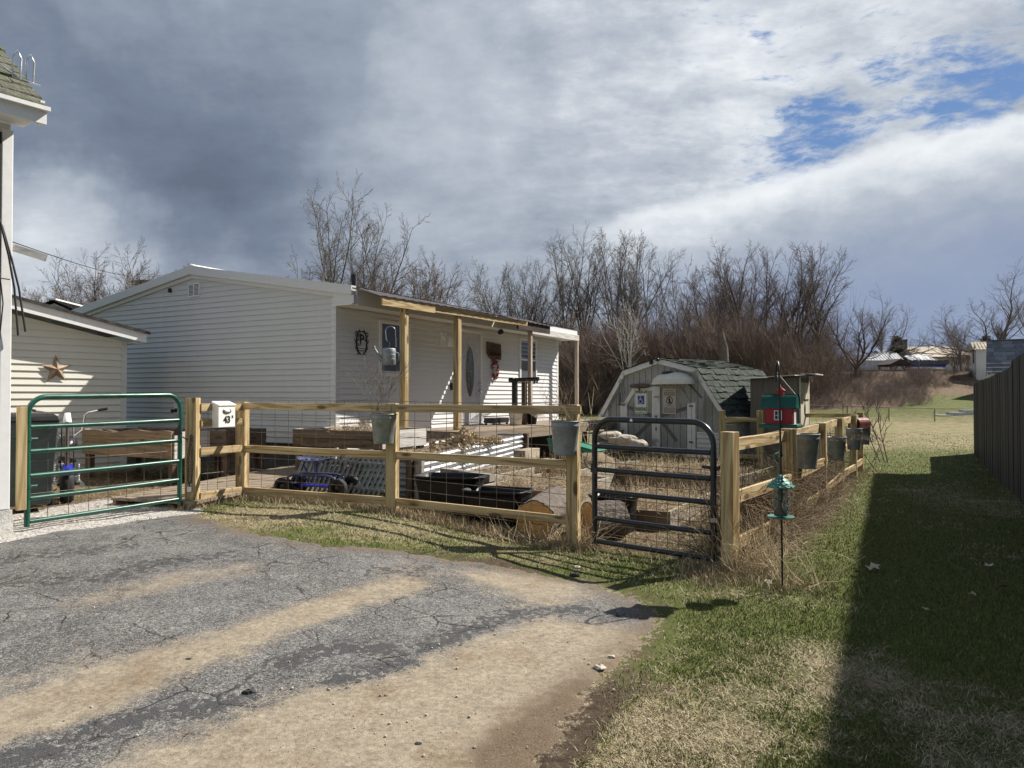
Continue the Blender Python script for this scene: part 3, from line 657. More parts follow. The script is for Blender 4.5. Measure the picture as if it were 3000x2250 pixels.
# ---------------------------------------------------------------- buildings
def siding(b, O, u, n, z0, z1, e, xl, xr, lip=.021):
    """lapped courses; O origin, u along wall, n outward; xl(z), xr(z) clip the ends"""
    O = Vector(O); u = Vector(u); n = Vector(n); Z = Vector((0, 0, 1)); z = z0
    while z < z1 - 1e-4:
        zb = min(z + e, z1)
        a0, a1, b0, b1 = xl(z), xr(z), xl(zb), xr(zb)
        if a1 - a0 > .01:
            if b1 < b0: b0 = b1 = (b0 + b1) / 2
            p = [O + u * a0 + n * lip + Z * z, O + u * a1 + n * lip + Z * z, O + u * b1 + n * .002 + Z * zb, O + u * b0 + n * .002 + Z * zb, O + u * a0 + Z * z, O + u * a1 + Z * z]
            # rounded toe of the course
            t0 = O + u * (a0 + (b0 - a0) * .12) + n * (lip + .001) + Z * (z + e * .12); t1 = O + u * (a1 + (b1 - a1) * .12) + n * (lip + .001) + Z * (z + e * .12)
            b.add([p[0] - n * .004, p[1] - n * .004, t1, t0, p[2], p[3], p[4], p[5]], [(0, 1, 2, 3), (3, 2, 4, 5), (6, 7, 1, 0)])
        z = zb
# house frame: local x runs along the porch front, -y is out of the front, origin at the near corner
GA = math.atan2(.875, .484); HA = (-3.03, 12.6); HL, HW = 8.88, 7.33
house = thing('bungalow', 'single-storey white vinyl-sided house with a low gable roof and a covered front porch', 'house', (*HA, 0), GA)
def hpt(t, d, z=0):  # house local -> world (d = distance out of the front)
    c, s = math.cos(GA), math.sin(GA); return Vector((HA[0] + c * t + s * d, HA[1] + s * t - c * d, z))
ZE, ZR = 3.33, 3.93; ym = HW / 2
b = B(); sl = (ZR - ZE - .04) / ym
siding(b, (0, HW, 0), (0, -1, 0), (-1, 0, 0), .74, ZR - .04, .1016, lambda z: max(0, (z - ZE) / sl), lambda z: HW - max(0, (z - ZE) / sl))
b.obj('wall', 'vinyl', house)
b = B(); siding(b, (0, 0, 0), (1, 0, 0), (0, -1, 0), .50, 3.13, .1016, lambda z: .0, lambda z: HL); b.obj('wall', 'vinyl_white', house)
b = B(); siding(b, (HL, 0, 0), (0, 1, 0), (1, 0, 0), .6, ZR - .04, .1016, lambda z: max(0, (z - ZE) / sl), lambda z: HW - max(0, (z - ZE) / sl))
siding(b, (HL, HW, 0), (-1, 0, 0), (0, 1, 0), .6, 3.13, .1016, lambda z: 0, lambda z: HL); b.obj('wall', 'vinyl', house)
b = B(); b.box((.05, .05, -.3), (HL - .05, HW - .05, .73)); b.obj('foundation', 'block', house)
for x, y, s in ((0, 0, 1), (HL, 0, 1)):
    b = B(); w = .09; sx_ = 1 if x == 0 else -1
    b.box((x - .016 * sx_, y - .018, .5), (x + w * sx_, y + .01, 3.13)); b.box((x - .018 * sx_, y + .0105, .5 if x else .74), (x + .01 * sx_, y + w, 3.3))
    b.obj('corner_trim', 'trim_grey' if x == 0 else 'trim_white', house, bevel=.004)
# roof: two ribbed metal slopes
OV, RK = .45, .10
def roofz(y): return ZE + .16 + (ZR - ZE) * (1 - abs(y - ym) / ym)
zf = ZE + .16 - OV * (ZR - ZE) / ym
for side in (0, 1):
    b = B(); ya, yb = (-OV, ym) if side == 0 else (HW + OV, ym); za, zb = zf, ZR + .16
    b.add([(-RK, ya, za), (HL + .3, ya, za), (HL + .3, yb, zb), (-RK, yb, zb), (-RK, ya, za - .03), (HL + .3, ya, za - .03), (HL + .3, yb, zb - .03), (-RK, yb, zb - .03)], [(0, 1, 2, 3), (7, 6, 5, 4), (0, 4, 5, 1), (1, 5, 6, 2), (3, 2, 6, 7), (0, 3, 7, 4)])
    x = .06
    while x < HL + .28: b.beam((x, ya, za + .012), (x, yb, zb + .012), .05, .03); x += .228
    b.obj('roof', 'roof_metal_dark', house)
b = B(); b.prism([(-.14, 0), (0, .05), (.14, 0), (0, -.03)], -RK - .01, HL + .3, Matrix.Translation((0, ym, ZR + .185)) @ Matrix.Rotation(-math.pi / 2, 4, 'Z')); b.obj('ridge_cap', 'trim_white', house)
# rake trim on the near gable, two steps
b = B(); dz = .0
for (y0, z0_), (y1, z1_) in (((-OV, zf), (ym, ZR + .16)), ((HW + OV, zf), (ym, ZR + .16))):
    for (o1, o2, t) in ((.03, -.13, -RK - .02), (-.13, -.20, -RK + .045)):
        b.add([(t, y0, z0_ + o1), (t, y1, z1_ + o1), (t, y1, z1_ + o2), (t, y0, z0_ + o2), (0, y0, z0_ + o1), (0, y1, z1_ + o1), (0, y1, z1_ + o2), (0, y0, z0_ + o2)], [(0, 1, 2, 3), (4, 7, 6, 5), (0, 4, 5, 1), (3, 2, 6, 7), (1, 5, 6, 2), (0, 3, 7, 4)])
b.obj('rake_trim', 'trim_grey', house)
b = B(); b.box((-RK + .01, -OV + .01, 3.13), (HL + .28, -.02, 3.145)); b.obj('soffit', 'trim_white', house)
b = B(); b.box((.0, -OV - .022, 3.12), (HL + .28, -OV, zf - .035)); b.obj('fascia', 'trim_white', house)
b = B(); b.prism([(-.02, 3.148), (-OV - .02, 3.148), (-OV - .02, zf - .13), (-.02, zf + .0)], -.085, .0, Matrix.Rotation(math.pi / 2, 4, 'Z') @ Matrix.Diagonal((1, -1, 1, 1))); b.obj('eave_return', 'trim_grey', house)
# vent, conduit, chimney pipe, meter
b = B(); b.box((-.045, ym - .20, 3.53), (-.012, ym + .12, 3.79)); b.obj('gable_vent', 'trim_white', house)
b = B()
for k in range(9):
    for j in (0, 1): b.box((-.05, ym - .185 + j * .155, 3.555 + k * .025), (-.0455, ym - .055 + j * .155, 3.567 + k * .025))
b.obj('vent_slats', 'ink_black', house)
b = B(); b.box((-.06, ym + .66, 3.66), (-.01, ym + .72, 3.74)); b.obj('cable_inlet', 'ink_black', house)
b = B(); b.tube([(1.9, 1.25, 3.6), (1.9, 1.25, 4.05)], .055, 10); b.obj('vent_pipe', 'tar', house)
b = B(); b.box((-.05, 4.05, 1.22), (-.012, 4.19, 1.44)); b.obj('meter_box', 'trim_white', house, bevel=.004)
b = B(); b.box((-.062, 4.08, 1.26), (-.051, 4.15, 1.34)); b.tube([(-.09, 4.20, 1.29), (-.05, 4.20, 1.29)], .035, 8); b.obj('hose_tap', 'ink_black', house)
# windows
def window(parent, x0, x1, z0, z1, sash=False):
    f = B(); t = .062
    for a, c in (((x0, z0), (x1, z0 + t)), ((x0, z1 - t), (x1, z1)), ((x0, z0 + t), (x0 + t, z1 - t)), ((x1 - t, z0 + t), (x1, z1 - t))): f.box((a[0], -.048, a[1]), (c[0], -.004, c[1]))
    if sash: f.box((x0 + t, -.036, (z0 + z1) / 2 - .022), (x1 - t, -.012, (z0 + z1) / 2 + .022))
    fo = f.obj('window', 'trim_white', parent, bevel=.003)
    if sash:
        p = B(); p.box((x0 + t, -.02, (z0 + z1) / 2 + .0225), (x1 - t, -.014, z1 - t)); p.obj('pane', 'glass_dark', fo)
        p = B(); p.box((x0 + t, -.03, z0 + t), (x1 - t, -.024, (z0 + z1) / 2 - .0225)); p.obj('pane', 'glass_grey', fo)
    else:
        p = B(); p.box((x0 + t, -.022, z0 + t), (x1 - t, -.016, z1 - t)); p.obj('pane', 'glass_dark', fo)
        p = B(); p.box((x0 + t, -.030, z0 + t), (x1 - t, -.0225, z0 + t + .045)); p.obj('blind_rail', 'trim_grey', fo)
    return fo
window(house, 1.13, 2.08, 1.95, 3.0)
window(house, 6.6, 7.53, 1.96, 3.04, True)
# front door with oval light
b = B(); x0, x1, z0, z1 = 3.80, 4.72, .95, 2.98
for a, c in (((x0 - .07, z0), (x0, z1 + .07)), ((x1, z0), (x1 + .07, z1 + .07)), ((x0, z1), (x1, z1 + .07))): b.box((a[0], -.055, a[1]), (c[0], -.002, c[1]))
fr = b.obj('door_frame', 'trim_white', house, bevel=.003)
b = B(); b.box((x0 + .004, -.026, z0), (x1 - .004, -.008, z1 - .004)); door = b.obj('door', 'door_paint', house)
b = B(); cx_, cz_ = 4.26, 2.13; ring = [(cx_ + .20 * math.cos(t), -.03, cz_ + .58 * math.sin(t)) for t in np.linspace(0, 2 * math.pi, 33)]
b.tube(ring, .018, 6, caps=False); b.tube([(cx_ + .28 * math.cos(t), -.027, cz_ + .74 * math.sin(t)) for t in np.linspace(.6, math.pi - .6, 20)], .010, 5); b.obj('oval_frame', 'door_paint', door)
b = B(); b.add([(p[0], -.0285, p[2]) for p in ring[:-1]], [tuple(range(32))]); b.obj('oval_glass', 'glass_grey', door, fix=False)
b = B()
for k in range(4): b.tube([(cx_ + (.05 + .045 * k) * math.cos(t) * .8, -.031, cz_ + (.12 + .14 * k) * math.sin(t) * .95) for t in np.linspace(0, 2 * math.pi, 21)], .004, 4, caps=False)
b.tube([(cx_, -.031, cz_ - .56), (cx_, -.031, cz_ + .56)], .004, 4); b.tube([(cx_ - .19, -.031, cz_), (cx_ + .19, -.031, cz_)], .004, 4); b.obj('leading', 'steel', door)
b = B()
for a, c in ((3.93, 4.22), (4.30, 4.59)): 
    for z_, zz_ in ((1.08, 1.38),): b.tube([(a, -.028, z_), (c, -.028, z_), (c, -.028, zz_), (a, -.028, zz_), (a, -.028, z_)], .008, 4)
b.obj('door_moulding', 'door_paint', door)
b = B(); b.lathe([(0, .05), (.03, .05), (.034, .02), (.02, .0)], 10, Matrix.Translation((4.645, -.026, 1.86)) @ Matrix.Rotation(math.pi / 2, 4, 'X')); b.lathe([(0, .075), (.032, .07), (.034, .045), (.014, .03), (.032, .004)], 10, Matrix.Translation((4.645, -.026, 1.70)) @ Matrix.Rotation(math.pi / 2, 4, 'X')); b.obj('door_knob', 'steel', door)
b = B(); b.box((3.74, -.10, .93), (4.80, -.0, .949)); b.obj('threshold', 'dark_board', house)
# porch light, doorbell, camera
b = B(); b.box((3.15, -.03, 2.62), (3.36, -.006, 2.92)); b.lathe([(.055, 0), (.055, .02), (.03, .05), (.0, .05)], 12, Matrix.Translation((3.25, -.03, 2.8)) @ Matrix.Rotation(math.pi / 2, 4, 'X')); b.lathe([(.0, .1), (.055, .1), (.07, -.1), (0, -.1)], 10, Matrix.Translation((3.33, -.14, 2.72))); b.tube([(3.27, -.06, 2.8), (3.33, -.14, 2.82)], .012, 6); b.obj('porch_light', 'white_plastic', house)
b = B(); b.box((3.50, -.045, 1.71), (3.57, -.006, 1.86)); b.obj('doorbell', 'ink_black', house, bevel=.006)
b = B(); b.lathe([(0, .06), (.055, .05), (.06, 0), (.05, -.05), (0, -.06)], 10, Matrix.Translation((5.1, -.34, 3.06)) @ Matrix.Rotation(1.2, 4, 'X')); b.obj('security_camera', 'ink_black', house)
# porch roof extension, headers and posts
def ext_roof(x0, x1, dA, dB):
    b = B(); xs_ = np.arange(x0, x1, .055); k = len(xs_); rib = lambda x: .012 * abs(math.sin(x * math.pi / .228)) ** 3
    top = [(x, -(dA + (dB - dA) * (x - x0) / (x1 - x0)) - .04, 3.25 + rib(x)) for x in xs_]; bk = [(x, -OV - .03, zf - .004 + rib(x)) for x in xs_]
    fs = [(i, i + 1, k + i + 1, k + i) for i in range(k - 1)]; b.add(top + bk, fs); b.add([(p[0], p[1], p[2] - .006) for p in top + bk], fs); b.obj('porch_roof', 'roof_metal_brown', house)
ext_roof(-.08, 4.72, .93, 1.27); ext_roof(4.73, 6.45, 1.0, 1.0)
def board(name, p, q, w, h, mat, parent, bevel=.003):
    p = Vector(p); q = Vector(q); d = q - p; b = B(); b.box((0, -w / 2, -h / 2), (d.length, w / 2, h / 2)); o = b.obj(name, mat, parent, bevel=bevel)
    y = Vector((0, 0, 1)).cross(d.normalized()); y.normalize(); z = d.normalized().cross(y); M_ = Matrix((d.normalized(), y, z)).transposed().to_4x4(); M_.translation = p; o.matrix_local = M_; return o
dh = lambda x: -(.93 + .34 * (x + .08) / 4.8)
board('header_board', (.07, dh(.07), 3.165), (1.46, dh(1.46), 3.165), .04, .135, 'pine', house)
board('header_board', (1.462, dh(1.46) + .03, 3.17), (2.95, dh(2.95) + .03, 3.17), .04, .10, 'pine', house)
board('header_board', (2.952, dh(2.95) + .03, 3.165), (4.70, dh(4.7) + .03, 3.165), .04, .10, 'pine', house)
board('header_board', (4.75, -.98, 3.18), (6.35, -.98, 3.18), .045, .21, 'dark_board', house)
board('header_board', (6.2, -OV - .05, 3.185), (9.18, -OV - .05, 3.185), .04, .16, 'white_board', house)
def post(x, d, z0, z1, w, parent, mat='pine_post'):
    b = B(); b.box((-w / 2, -w / 2, 0), (w / 2, w / 2, z1 - z0)); return b.obj('porch_post', mat, parent, bevel=.004, loc=(x, -d, z0))
post(.74, .90, .88, 3.10, .115, house); post(2.28, 1.0, .88, 3.12, .115, house); post(5.5, .90, .88, 3.1, .085, house, 'pale_post'); post(9.12, OV + .02, .3, 3.12, .085, house, 'pale_post')
# deck and steps
deck = thing('porch_deck', 'weathered wooden porch deck with plank skirting in front of the oval-glass door', 'deck', (*HA, 0), GA)
b = B(); y = -.02
while y > -1.58: b.box((1.75, y - .136, .895), (9.25, y, .93)); y -= .142
b.obj('planks', 'deck_board', deck)
b = B(); b.box((1.75, -1.64, .72), (9.25, -1.605, .893)); b.box((1.715, -1.64, .72), (1.748, -.05, .893)); b.obj('rim_joist', 'deck_board', deck)
for x in (1.85, 3.6, 5.4, 7.2, 9.1):
    b = B(); b.box((x - .05, -1.58, -.1), (x + .05, -1.48, .70)); b.obj('deck_post', 'brown_post', deck)
b = B()
for i, (z_, y_) in enumerate(((.70, -1.9), (.46, -2.2))): b.box((6.9, y_ - .15, z_ - .04), (8.6, y_ + .16, z_)); b.box((6.9, y_ - .12, z_ - .24), (8.6, y_ - .09, z_ - .045))
b.obj('steps', 'weathered_board', deck)
# boardwalk from the gate
bw = thing('boardwalk', 'low grey plank boardwalk running from the green gate toward the porch', 'walkway')
A_ = Vector((-4.28, 8.72)); Bq = Vector((-3.1, 12.4)); dv = (Bq - A_); Ln = dv.length; dv.normalize(); nv = Vector((-dv.y, dv.x)); b = B(); s_ = 0
while s_ < Ln:
    c0 = A_ + dv * s_; zc = hz(c0.x, c0.y) + .05 + .06 * s_ / Ln
    M_ = Matrix.Translation((c0.x, c0.y, zc)) @ Matrix.Rotation(math.atan2(dv.y, dv.x), 4, 'Z'); b.box((0, -.62 + random.uniform(-.02, .02), 0), (.135, .62 + random.uniform(-.02, .02), .035), M_); s_ += .145
b.obj('planks', 'deck_board', bw)
b = B(); c0, c1 = A_ + nv * .55, Bq + nv * .55; b.beam((c0.x, c0.y, hz(*c0) + .01), (c1.x, c1.y, hz(*c1) + .07), .05, .08); c0, c1 = A_ - nv * .55, Bq - nv * .55; b.beam((c0.x, c0.y, hz(*c0) + .01), (c1.x, c1.y, hz(*c1) + .07), .05, .08); b.obj('joists', 'deck_board', bw)

# garage-like outbuilding with the star
GD = math.atan2(.796, .605); GR = (-7.01, 13.3)
gar = thing('outbuilding', 'cream sided outbuilding with a low white-trimmed gable end beside the bungalow', 'outbuilding', (*GR, 0), GD)
b = B(); zt = lambda x: 2.62 - .20 * x      # x local <= 0 ; roof underside
GLn = 4.6
def gxl(z): return -GLn
def gxr(z): return min(0, -(z - 2.56) / .20) if z > 2.56 else 0
siding(b, (0, 0, 0), (1, 0, 0), (0, -1, 0), .28, 3.45, .1143, gxl, gxr); b.obj('wall', 'vinyl_warm', gar)
b = B(); siding(b, (0, 0, 0), (0, 1, 0), (1, 0, 0), .28, 2.56, .1143, lambda z: 0, lambda z: 1.9); b.obj('wall', 'vinyl_warm', gar)
b = B(); b.box((-.085, -.02, .25), (.018, .05, 2.57)); b.obj('corner_trim', 'trim_grey', gar, bevel=.003)
b = B(); b.box((-GLn, .04, -.2), (-.03, 1.9, .3)); b.obj('foundation', 'block', gar)
def slab(b, x0, x1, y0, y1, zfun, th):
    b.add([(x0, y0, zfun(x0)), (x1, y0, zfun(x1)), (x1, y1, zfun(x1)), (x0, y1, zfun(x0)), (x0, y0, zfun(x0) - th), (x1, y0, zfun(x1) - th), (x1, y1, zfun(x1) - th), (x0, y1, zfun(x0) - th)], [(0, 1, 2, 3), (7, 6, 5, 4), (0, 4, 5, 1), (1, 5, 6, 2), (2, 6, 7, 3), (3, 7, 4, 0)])
rz = lambda x: 2.80 - .20 * x
b = B(); slab(b, -GLn, .27, -.30, 1.9, rz, .03); b.obj('roof', 'roof_metal_brown', gar)
b = B(); slab(b, -GLn, .24, -.285, -.25, lambda x: rz(x) - .034, .17); slab(b, .205, .24, -.249, 1.9, lambda x: rz(.24) - .034, .17); b.obj('fascia', 'trim_white', gar)
b = B(); slab(b, -GLn, -.0, -.248, -.016, lambda x: rz(x) - .15, .012); slab(b, .02, .203, -.248, 1.9, lambda x: 2.55, .012); b.obj('soffit', 'trim_white', gar)
b = B(); slab(b, -GLn, .29, -.325, -.301, lambda x: rz(x) + .012, .05); b.obj('drip_edge', 'roof_metal_dark', gar)
# back wing roof seen over the outbuilding
wg = thing('back_wing', 'small gable with a ribbed brown metal roof showing behind the outbuilding', 'outbuilding', (0, 0, 0))
a0, a1 = W(152, 878, 19.5), W(300, 897, 22.5); dv3 = Vector((a1.x - a0.x, a1.y - a0.y, 0)); L3 = dv3.length; dv3.normalize(); wg.location = (a0.x, a0.y, 0); wg.rotation_euler = (0, 0, math.atan2(dv3.y, dv3.x)); zr = a0.z
b = B(); b.add([(0, 0, zr), (L3 + 2, 0, zr), (L3 + 2, -1.7, zr - .75), (0, -1.7, zr - .75), (L3 + 2, 1.7, zr - .75), (0, 1.7, zr - .75)], [(0, 3, 2, 1), (0, 1, 4, 5)])
for k in range(9): b.beam((.05 + k * .42, 0, zr + .01), (.05 + k * .42, -1.7, zr - .74), .04, .04)
b.obj('roof', 'roof_metal_brown', wg)
b = B(); b.box((-.05, -.12, zr - .01), (L3 + 2, .12, zr + .03)); b.obj('ridge_cap', 'trim_white', wg)
b = B(); b.prism([(-1.6, 0), (1.6, 0), (1.6, zr - .80), (0, zr - .08), (-1.6, zr - .80)], .12, L3 + 2, Matrix.Rotation(-math.pi / 2, 4, 'Z') @ Matrix.Diagonal((1, -1, 1, 1)) @ Matrix.Diagonal((1, -1, 1, 1))); b.obj('wall', 'vinyl', wg)

# white plastered house at the picture's edge
WD = math.atan2(.8, .6)
wh = thing('white_house', 'corner of a white house with mossy shingles and a white gutter board', 'house', (-4.74, 6.90, 0), WD)
zb_ = hz(-4.7, 6.9)
b = B(); b.box((-6.5, 0, .53), (0, 3.6, 4.16)); b.prism([(0, 4.0), (3.6, 4.0), (1.8, 5.5)], 0, 6.5, Matrix.Rotation(math.pi / 2, 4, 'Z')); b.obj('wall', 'plaster_white', wh)
b = B(); b.box((-.075, -.02, .53), (.018, -.002, 4.1)); b.box((.002, -.018, .53), (.02, .06, 4.1)); b.obj('corner_trim', 'trim_white', wh, bevel=.006)
b = B(); b.box((-.125, -.06, 2.2), (-.09, -.025, 4.05)); b.obj('downpipe', 'ink_black', wh)
# rough foundation block
b = B(); M_ = None
pts = []
for i in range(36):
    x = -6.4 + 6.45 * i / 35
    for j, z_ in enumerate((-.5, -.05, .2, .4, .528)):
        pts.append((x + random.uniform(-.015, .015), -.07 + .055 * j / 4 * 1.0 + random.uniform(-.018, .018), z_))
b.add(pts, [(i * 5 + j, (i + 1) * 5 + j, (i + 1) * 5 + j + 1, i * 5 + j + 1) for i in range(35) for j in range(4)])
b.box((-6.4, -.005, -.5), (.03, 3.6, .528)); b.obj('foundation', 'concrete', wh)
# roof with shingle courses
rs = .78; b = B(); ez = 4.28; EX, EY = .16, -.40
for k in range(16):
    y0 = EY + k * .145; y1 = y0 + .16; 
    if y0 > 1.75: break
    x = -6.6
    while x < EX:
        w = random.uniform(.22, .34); x2 = min(x + w, EX + random.uniform(-.02, .01)); zz0 = ez + (y0 - EY) * rs; zz1 = ez + (y1 - EY) * rs; th = random.uniform(.012, .03); dy = random.uniform(-.02, .015)
        b.add([(x, y0 + dy, zz0 + th + dy * rs), (x2 - .006, y0 + dy, zz0 + th + dy * rs), (x2 - .006, y1, zz1 + .004), (x, y1, zz1 + .004), (x, y0 + dy, zz0 - .01), (x2 - .006, y0 + dy, zz0 - .01), (x2 - .006, y1, zz1 - .02), (x, y1, zz1 - .02)], [(0, 1, 2, 3), (0, 4, 5, 1), (1, 5, 6, 2), (0, 3, 7, 4)])
        x += w
b.obj('roof_shingles', 'shingle_moss', wh)
b = B(); yr = 1.8; zr_ = ez + (yr - EY) * rs
b.add([(-6.6, EY + .02, ez - .02), (EX - .02, EY + .02, ez - .02), (EX - .02, yr, zr_ - .03), (-6.6, yr, zr_ - .03), (-6.6, 4.0, ez - .02), (EX - .02, 4.0, ez - .02)], [(0, 1, 2, 3), (3, 2, 5, 4)]); b.obj('roof_deck', 'tar', wh)
b = B(); b.box((-6.6, EY - .005, ez - .165), (EX - .005, EY + .03, ez - .025)); b.box((-6.6, EY - .055, ez - .05), (EX + .01, EY - .006, ez - .012)); b.box((EX - .045, EY + .031, ez - .15), (EX - .008, EY + .12, ez + .06)); b.obj('gutter_board', 'trim_white', wh)
b = B(); b.box((-6.6, EY + .031, 4.165), (EX - .05, -.0, 4.18)); b.obj('soffit', 'trim_white', wh)
# bracket on the roof, and the broken arm below
b = B()
for dx in (0, .11):
    b.tube([(.02 + dx, .02, 4.62), (.0 + dx, -.04, 4.80), (.03 + dx, -.06, 4.86), (.07 + dx, -.04, 4.80), (.075 + dx, .0, 4.61)], .009, 5)
b.tube([(-.06, .1, 4.74), (.08, .0, 4.62), (.24, -.03, 4.60)], .008, 5); b.obj('roof_bracket', 'galvanised_bright', wh)
b = B(); b.beam((-.02, .05, 3.02), (.30, -.05, 2.93), .06, .06); b.obj('old_arm', 'white_board', wh)
b = B()
for off, z0_, z1_ in ((0, 3.25, 2.16), (.012, 3.22, 2.20), (-.03, 2.98, 2.12)):
    b.tube([(-.16, -.06, z0_ + .1), (-.10 + off, -.08, z0_ - .05), (-.035 + off * 2, -.09, z0_ - .35), (.01 + off * 3, -.10, (z0_ + z1_) / 2 - .1), (.045 + off * 5, -.10, z1_)], .010 if off >= 0 else .006, 5)
b.tube([(-.4, -.06, 2.70), (-.02, -.08, 2.68)], .005, 4)
cab = b.obj('cable', 'ink_black'); cab.location = wh.location; cab.rotation_euler = wh.rotation_euler; tag(cab, 'loose black cables hanging down the corner of the white house', 'cables')

# star on the outbuilding
st = thing('metal_star', 'rusty tin barn star mounted on the cream siding', 'wall decoration', (0, 0, 0), GD)
sw = W(162, 1082, 12.1)
tt = (sw.x - GR[0]) * math.cos(GD) + (sw.y - GR[1]) * math.sin(GD); base_ = Vector((GR[0], GR[1], 0)) + Vector((math.cos(GD), math.sin(GD), 0)) * tt
uu = sw.x / sw.y
# intersect view ray with the wall plane
den_ = math.cos(GD) - uu * math.sin(GD); tt = (uu * GR[1] - GR[0]) / den_
yw = GR[1] + tt * math.sin(GD); zw = EYE + (1158 - 1082) / F * yw
st.location = (GR[0] + math.cos(GD) * tt, yw, zw)
b = B(); vs = [(0, -.085, 0)]; ro, ri = .245, .10
for k in range(10):
    a = math.pi / 2 + k * math.pi / 5 + .04; r_ = ro if k % 2 == 0 else ri; vs.append((r_ * math.cos(a), -.012, r_ * math.sin(a)))
b.add(vs, [(0, 1 + k, 1 + (k + 1) % 10) for k in range(10)]); b.obj('star_body', 'rust_star', st, loc=(0, -.02, 0))
b = B(); b.tube([(0, 0, .06), (0, -.06, .06)], .008, 5); b.obj('mount', 'wire', st)

# shed ------------------------------------------------------------------
FR = Vector((4.93, 17.0)); FLc = Vector((2.55, 20.0)); sv_ = (FR - FLc); SW = sv_.length; SA = math.atan2(sv_.y, sv_.x); SD = 2.5
zs = .10
shed = thing('garden_shed', 'grey gambrel-roofed garden shed with mossy green shingles and double doors', 'shed', (FLc.x, FLc.y, zs), SA)
S = SW; e_, kx, kz, pz = 1.08, .72, 2.07, 2.36
prof = [(0, e_), (kx - .02, kz), (S / 2, pz), (S - kx + .02, kz), (S, e_)]
b = B(); b.prism([(0, 0), (0, e_)] + prof[1:4] + [(S, e_), (S, 0)], 0, SD); b.obj('wall', 'shed_wall', shed)
b = B()
for x in np.arange(.2, S, .205):
    zt_ = np.interp(x, [p[0] for p in prof], [p[1] for p in prof]); b.box((x - .006, -.003, .02), (x + .006, .01, zt_ - .1))
b.obj('panel_grooves', 'tar', shed)
b = B(); n_pr = [(-.16, e_ - .10)] + [(p[0], p[1] + .07) for p in prof[1:4]] + [(S + .16, e_ - .10)]
for p, q_ in zip(n_pr[:-1], n_pr[1:]):
    d = Vector((q_[0] - p[0], q_[1] - p[1])).normalized(); nn_ = Vector((d.y, -d.x)) * .13
    b.prism([p, q_, (q_[0] + nn_.x, q_[1] + nn_.y), (p[0] + nn_.x, p[1] + nn_.y)], -.10, -.004 - .001 * abs(p[0]))
b.obj('rake_trim', 'shed_trim', shed)
b = B()
for p, q_ in zip(n_pr[:-1], n_pr[1:]):
    p = Vector(p); q_ = Vector(q_); L_ = (q_ - p).length; nc = max(2, round(L_ / .17)); d = (q_ - p) / L_; nrm_ = Vector((-d.y, d.x))
    for c_ in range(nc):
        up = p.y < q_.y
        s0, s1 = L_ * c_ / nc, L_ * (c_ + 1) / nc
        lo_, hi_ = (s0, s1 + .02) if up else (s1, s0 - .02)
        y = -.13
        while y < SD + .1:
            w = random.uniform(.16, .25); y2 = min(y + w, SD + .12); th = random.uniform(.018, .04); jj = random.uniform(-.02, .02) * (1 if up else -1)
            a_ = p + d * (lo_ + jj) + nrm_ * th; h_ = p + d * hi_ + nrm_ * .008; a2_ = p + d * (lo_ + jj) - nrm_ * .005
            b.add([(a_.x, y, a_.y), (a_.x, y2 - .008, a_.y), (h_.x, y2 - .008, h_.y), (h_.x, y, h_.y), (a2_.x, y, a2_.y), (a2_.x, y2 - .008, a2_.y)], [(0, 1, 2, 3), (0, 4, 5, 1), (0, 3, 4), (1, 5, 2)])
            y += w
b.obj('roof_shingles', 'shingle_green', shed)
b = B(); 
for p, q_ in zip(n_pr[:-1], n_pr[1:]): b.add([(p[0], -.1, p[1]), (q_[0], -.1, q_[1]), (q_[0], SD + .1, q_[1]), (p[0], SD + .1, p[1])], [(0, 1, 2, 3)])
b.obj('roof_deck', 'tar', shed)
b = B(); b.box((S - .12, -.03, 0), (S + .03, .03, e_ + .02)); b.box((-.03, -.03, 0), (.12, .03, e_ + .02)); b.box((S + .031, -.1, e_ - .2), (S + .17, SD + .1, e_ - .09)); b.box((-.17, -.1, e_ - .2), (-.031, SD + .1, e_ - .09)); b.obj('corner_trim', 'shed_trim', shed)
b = B(); siding(b, (S, .03, 0), (0, 1, 0), (1, 0, 0), .03, e_ - .02, .11, lambda z: 0, lambda z: SD - .03); siding(b, (S - .78, -.005, 0), (1, 0, 0), (0, -1, 0), .03, .62, .11, lambda z: 0, lambda z: .65); b.obj('siding', 'vinyl_white', shed)
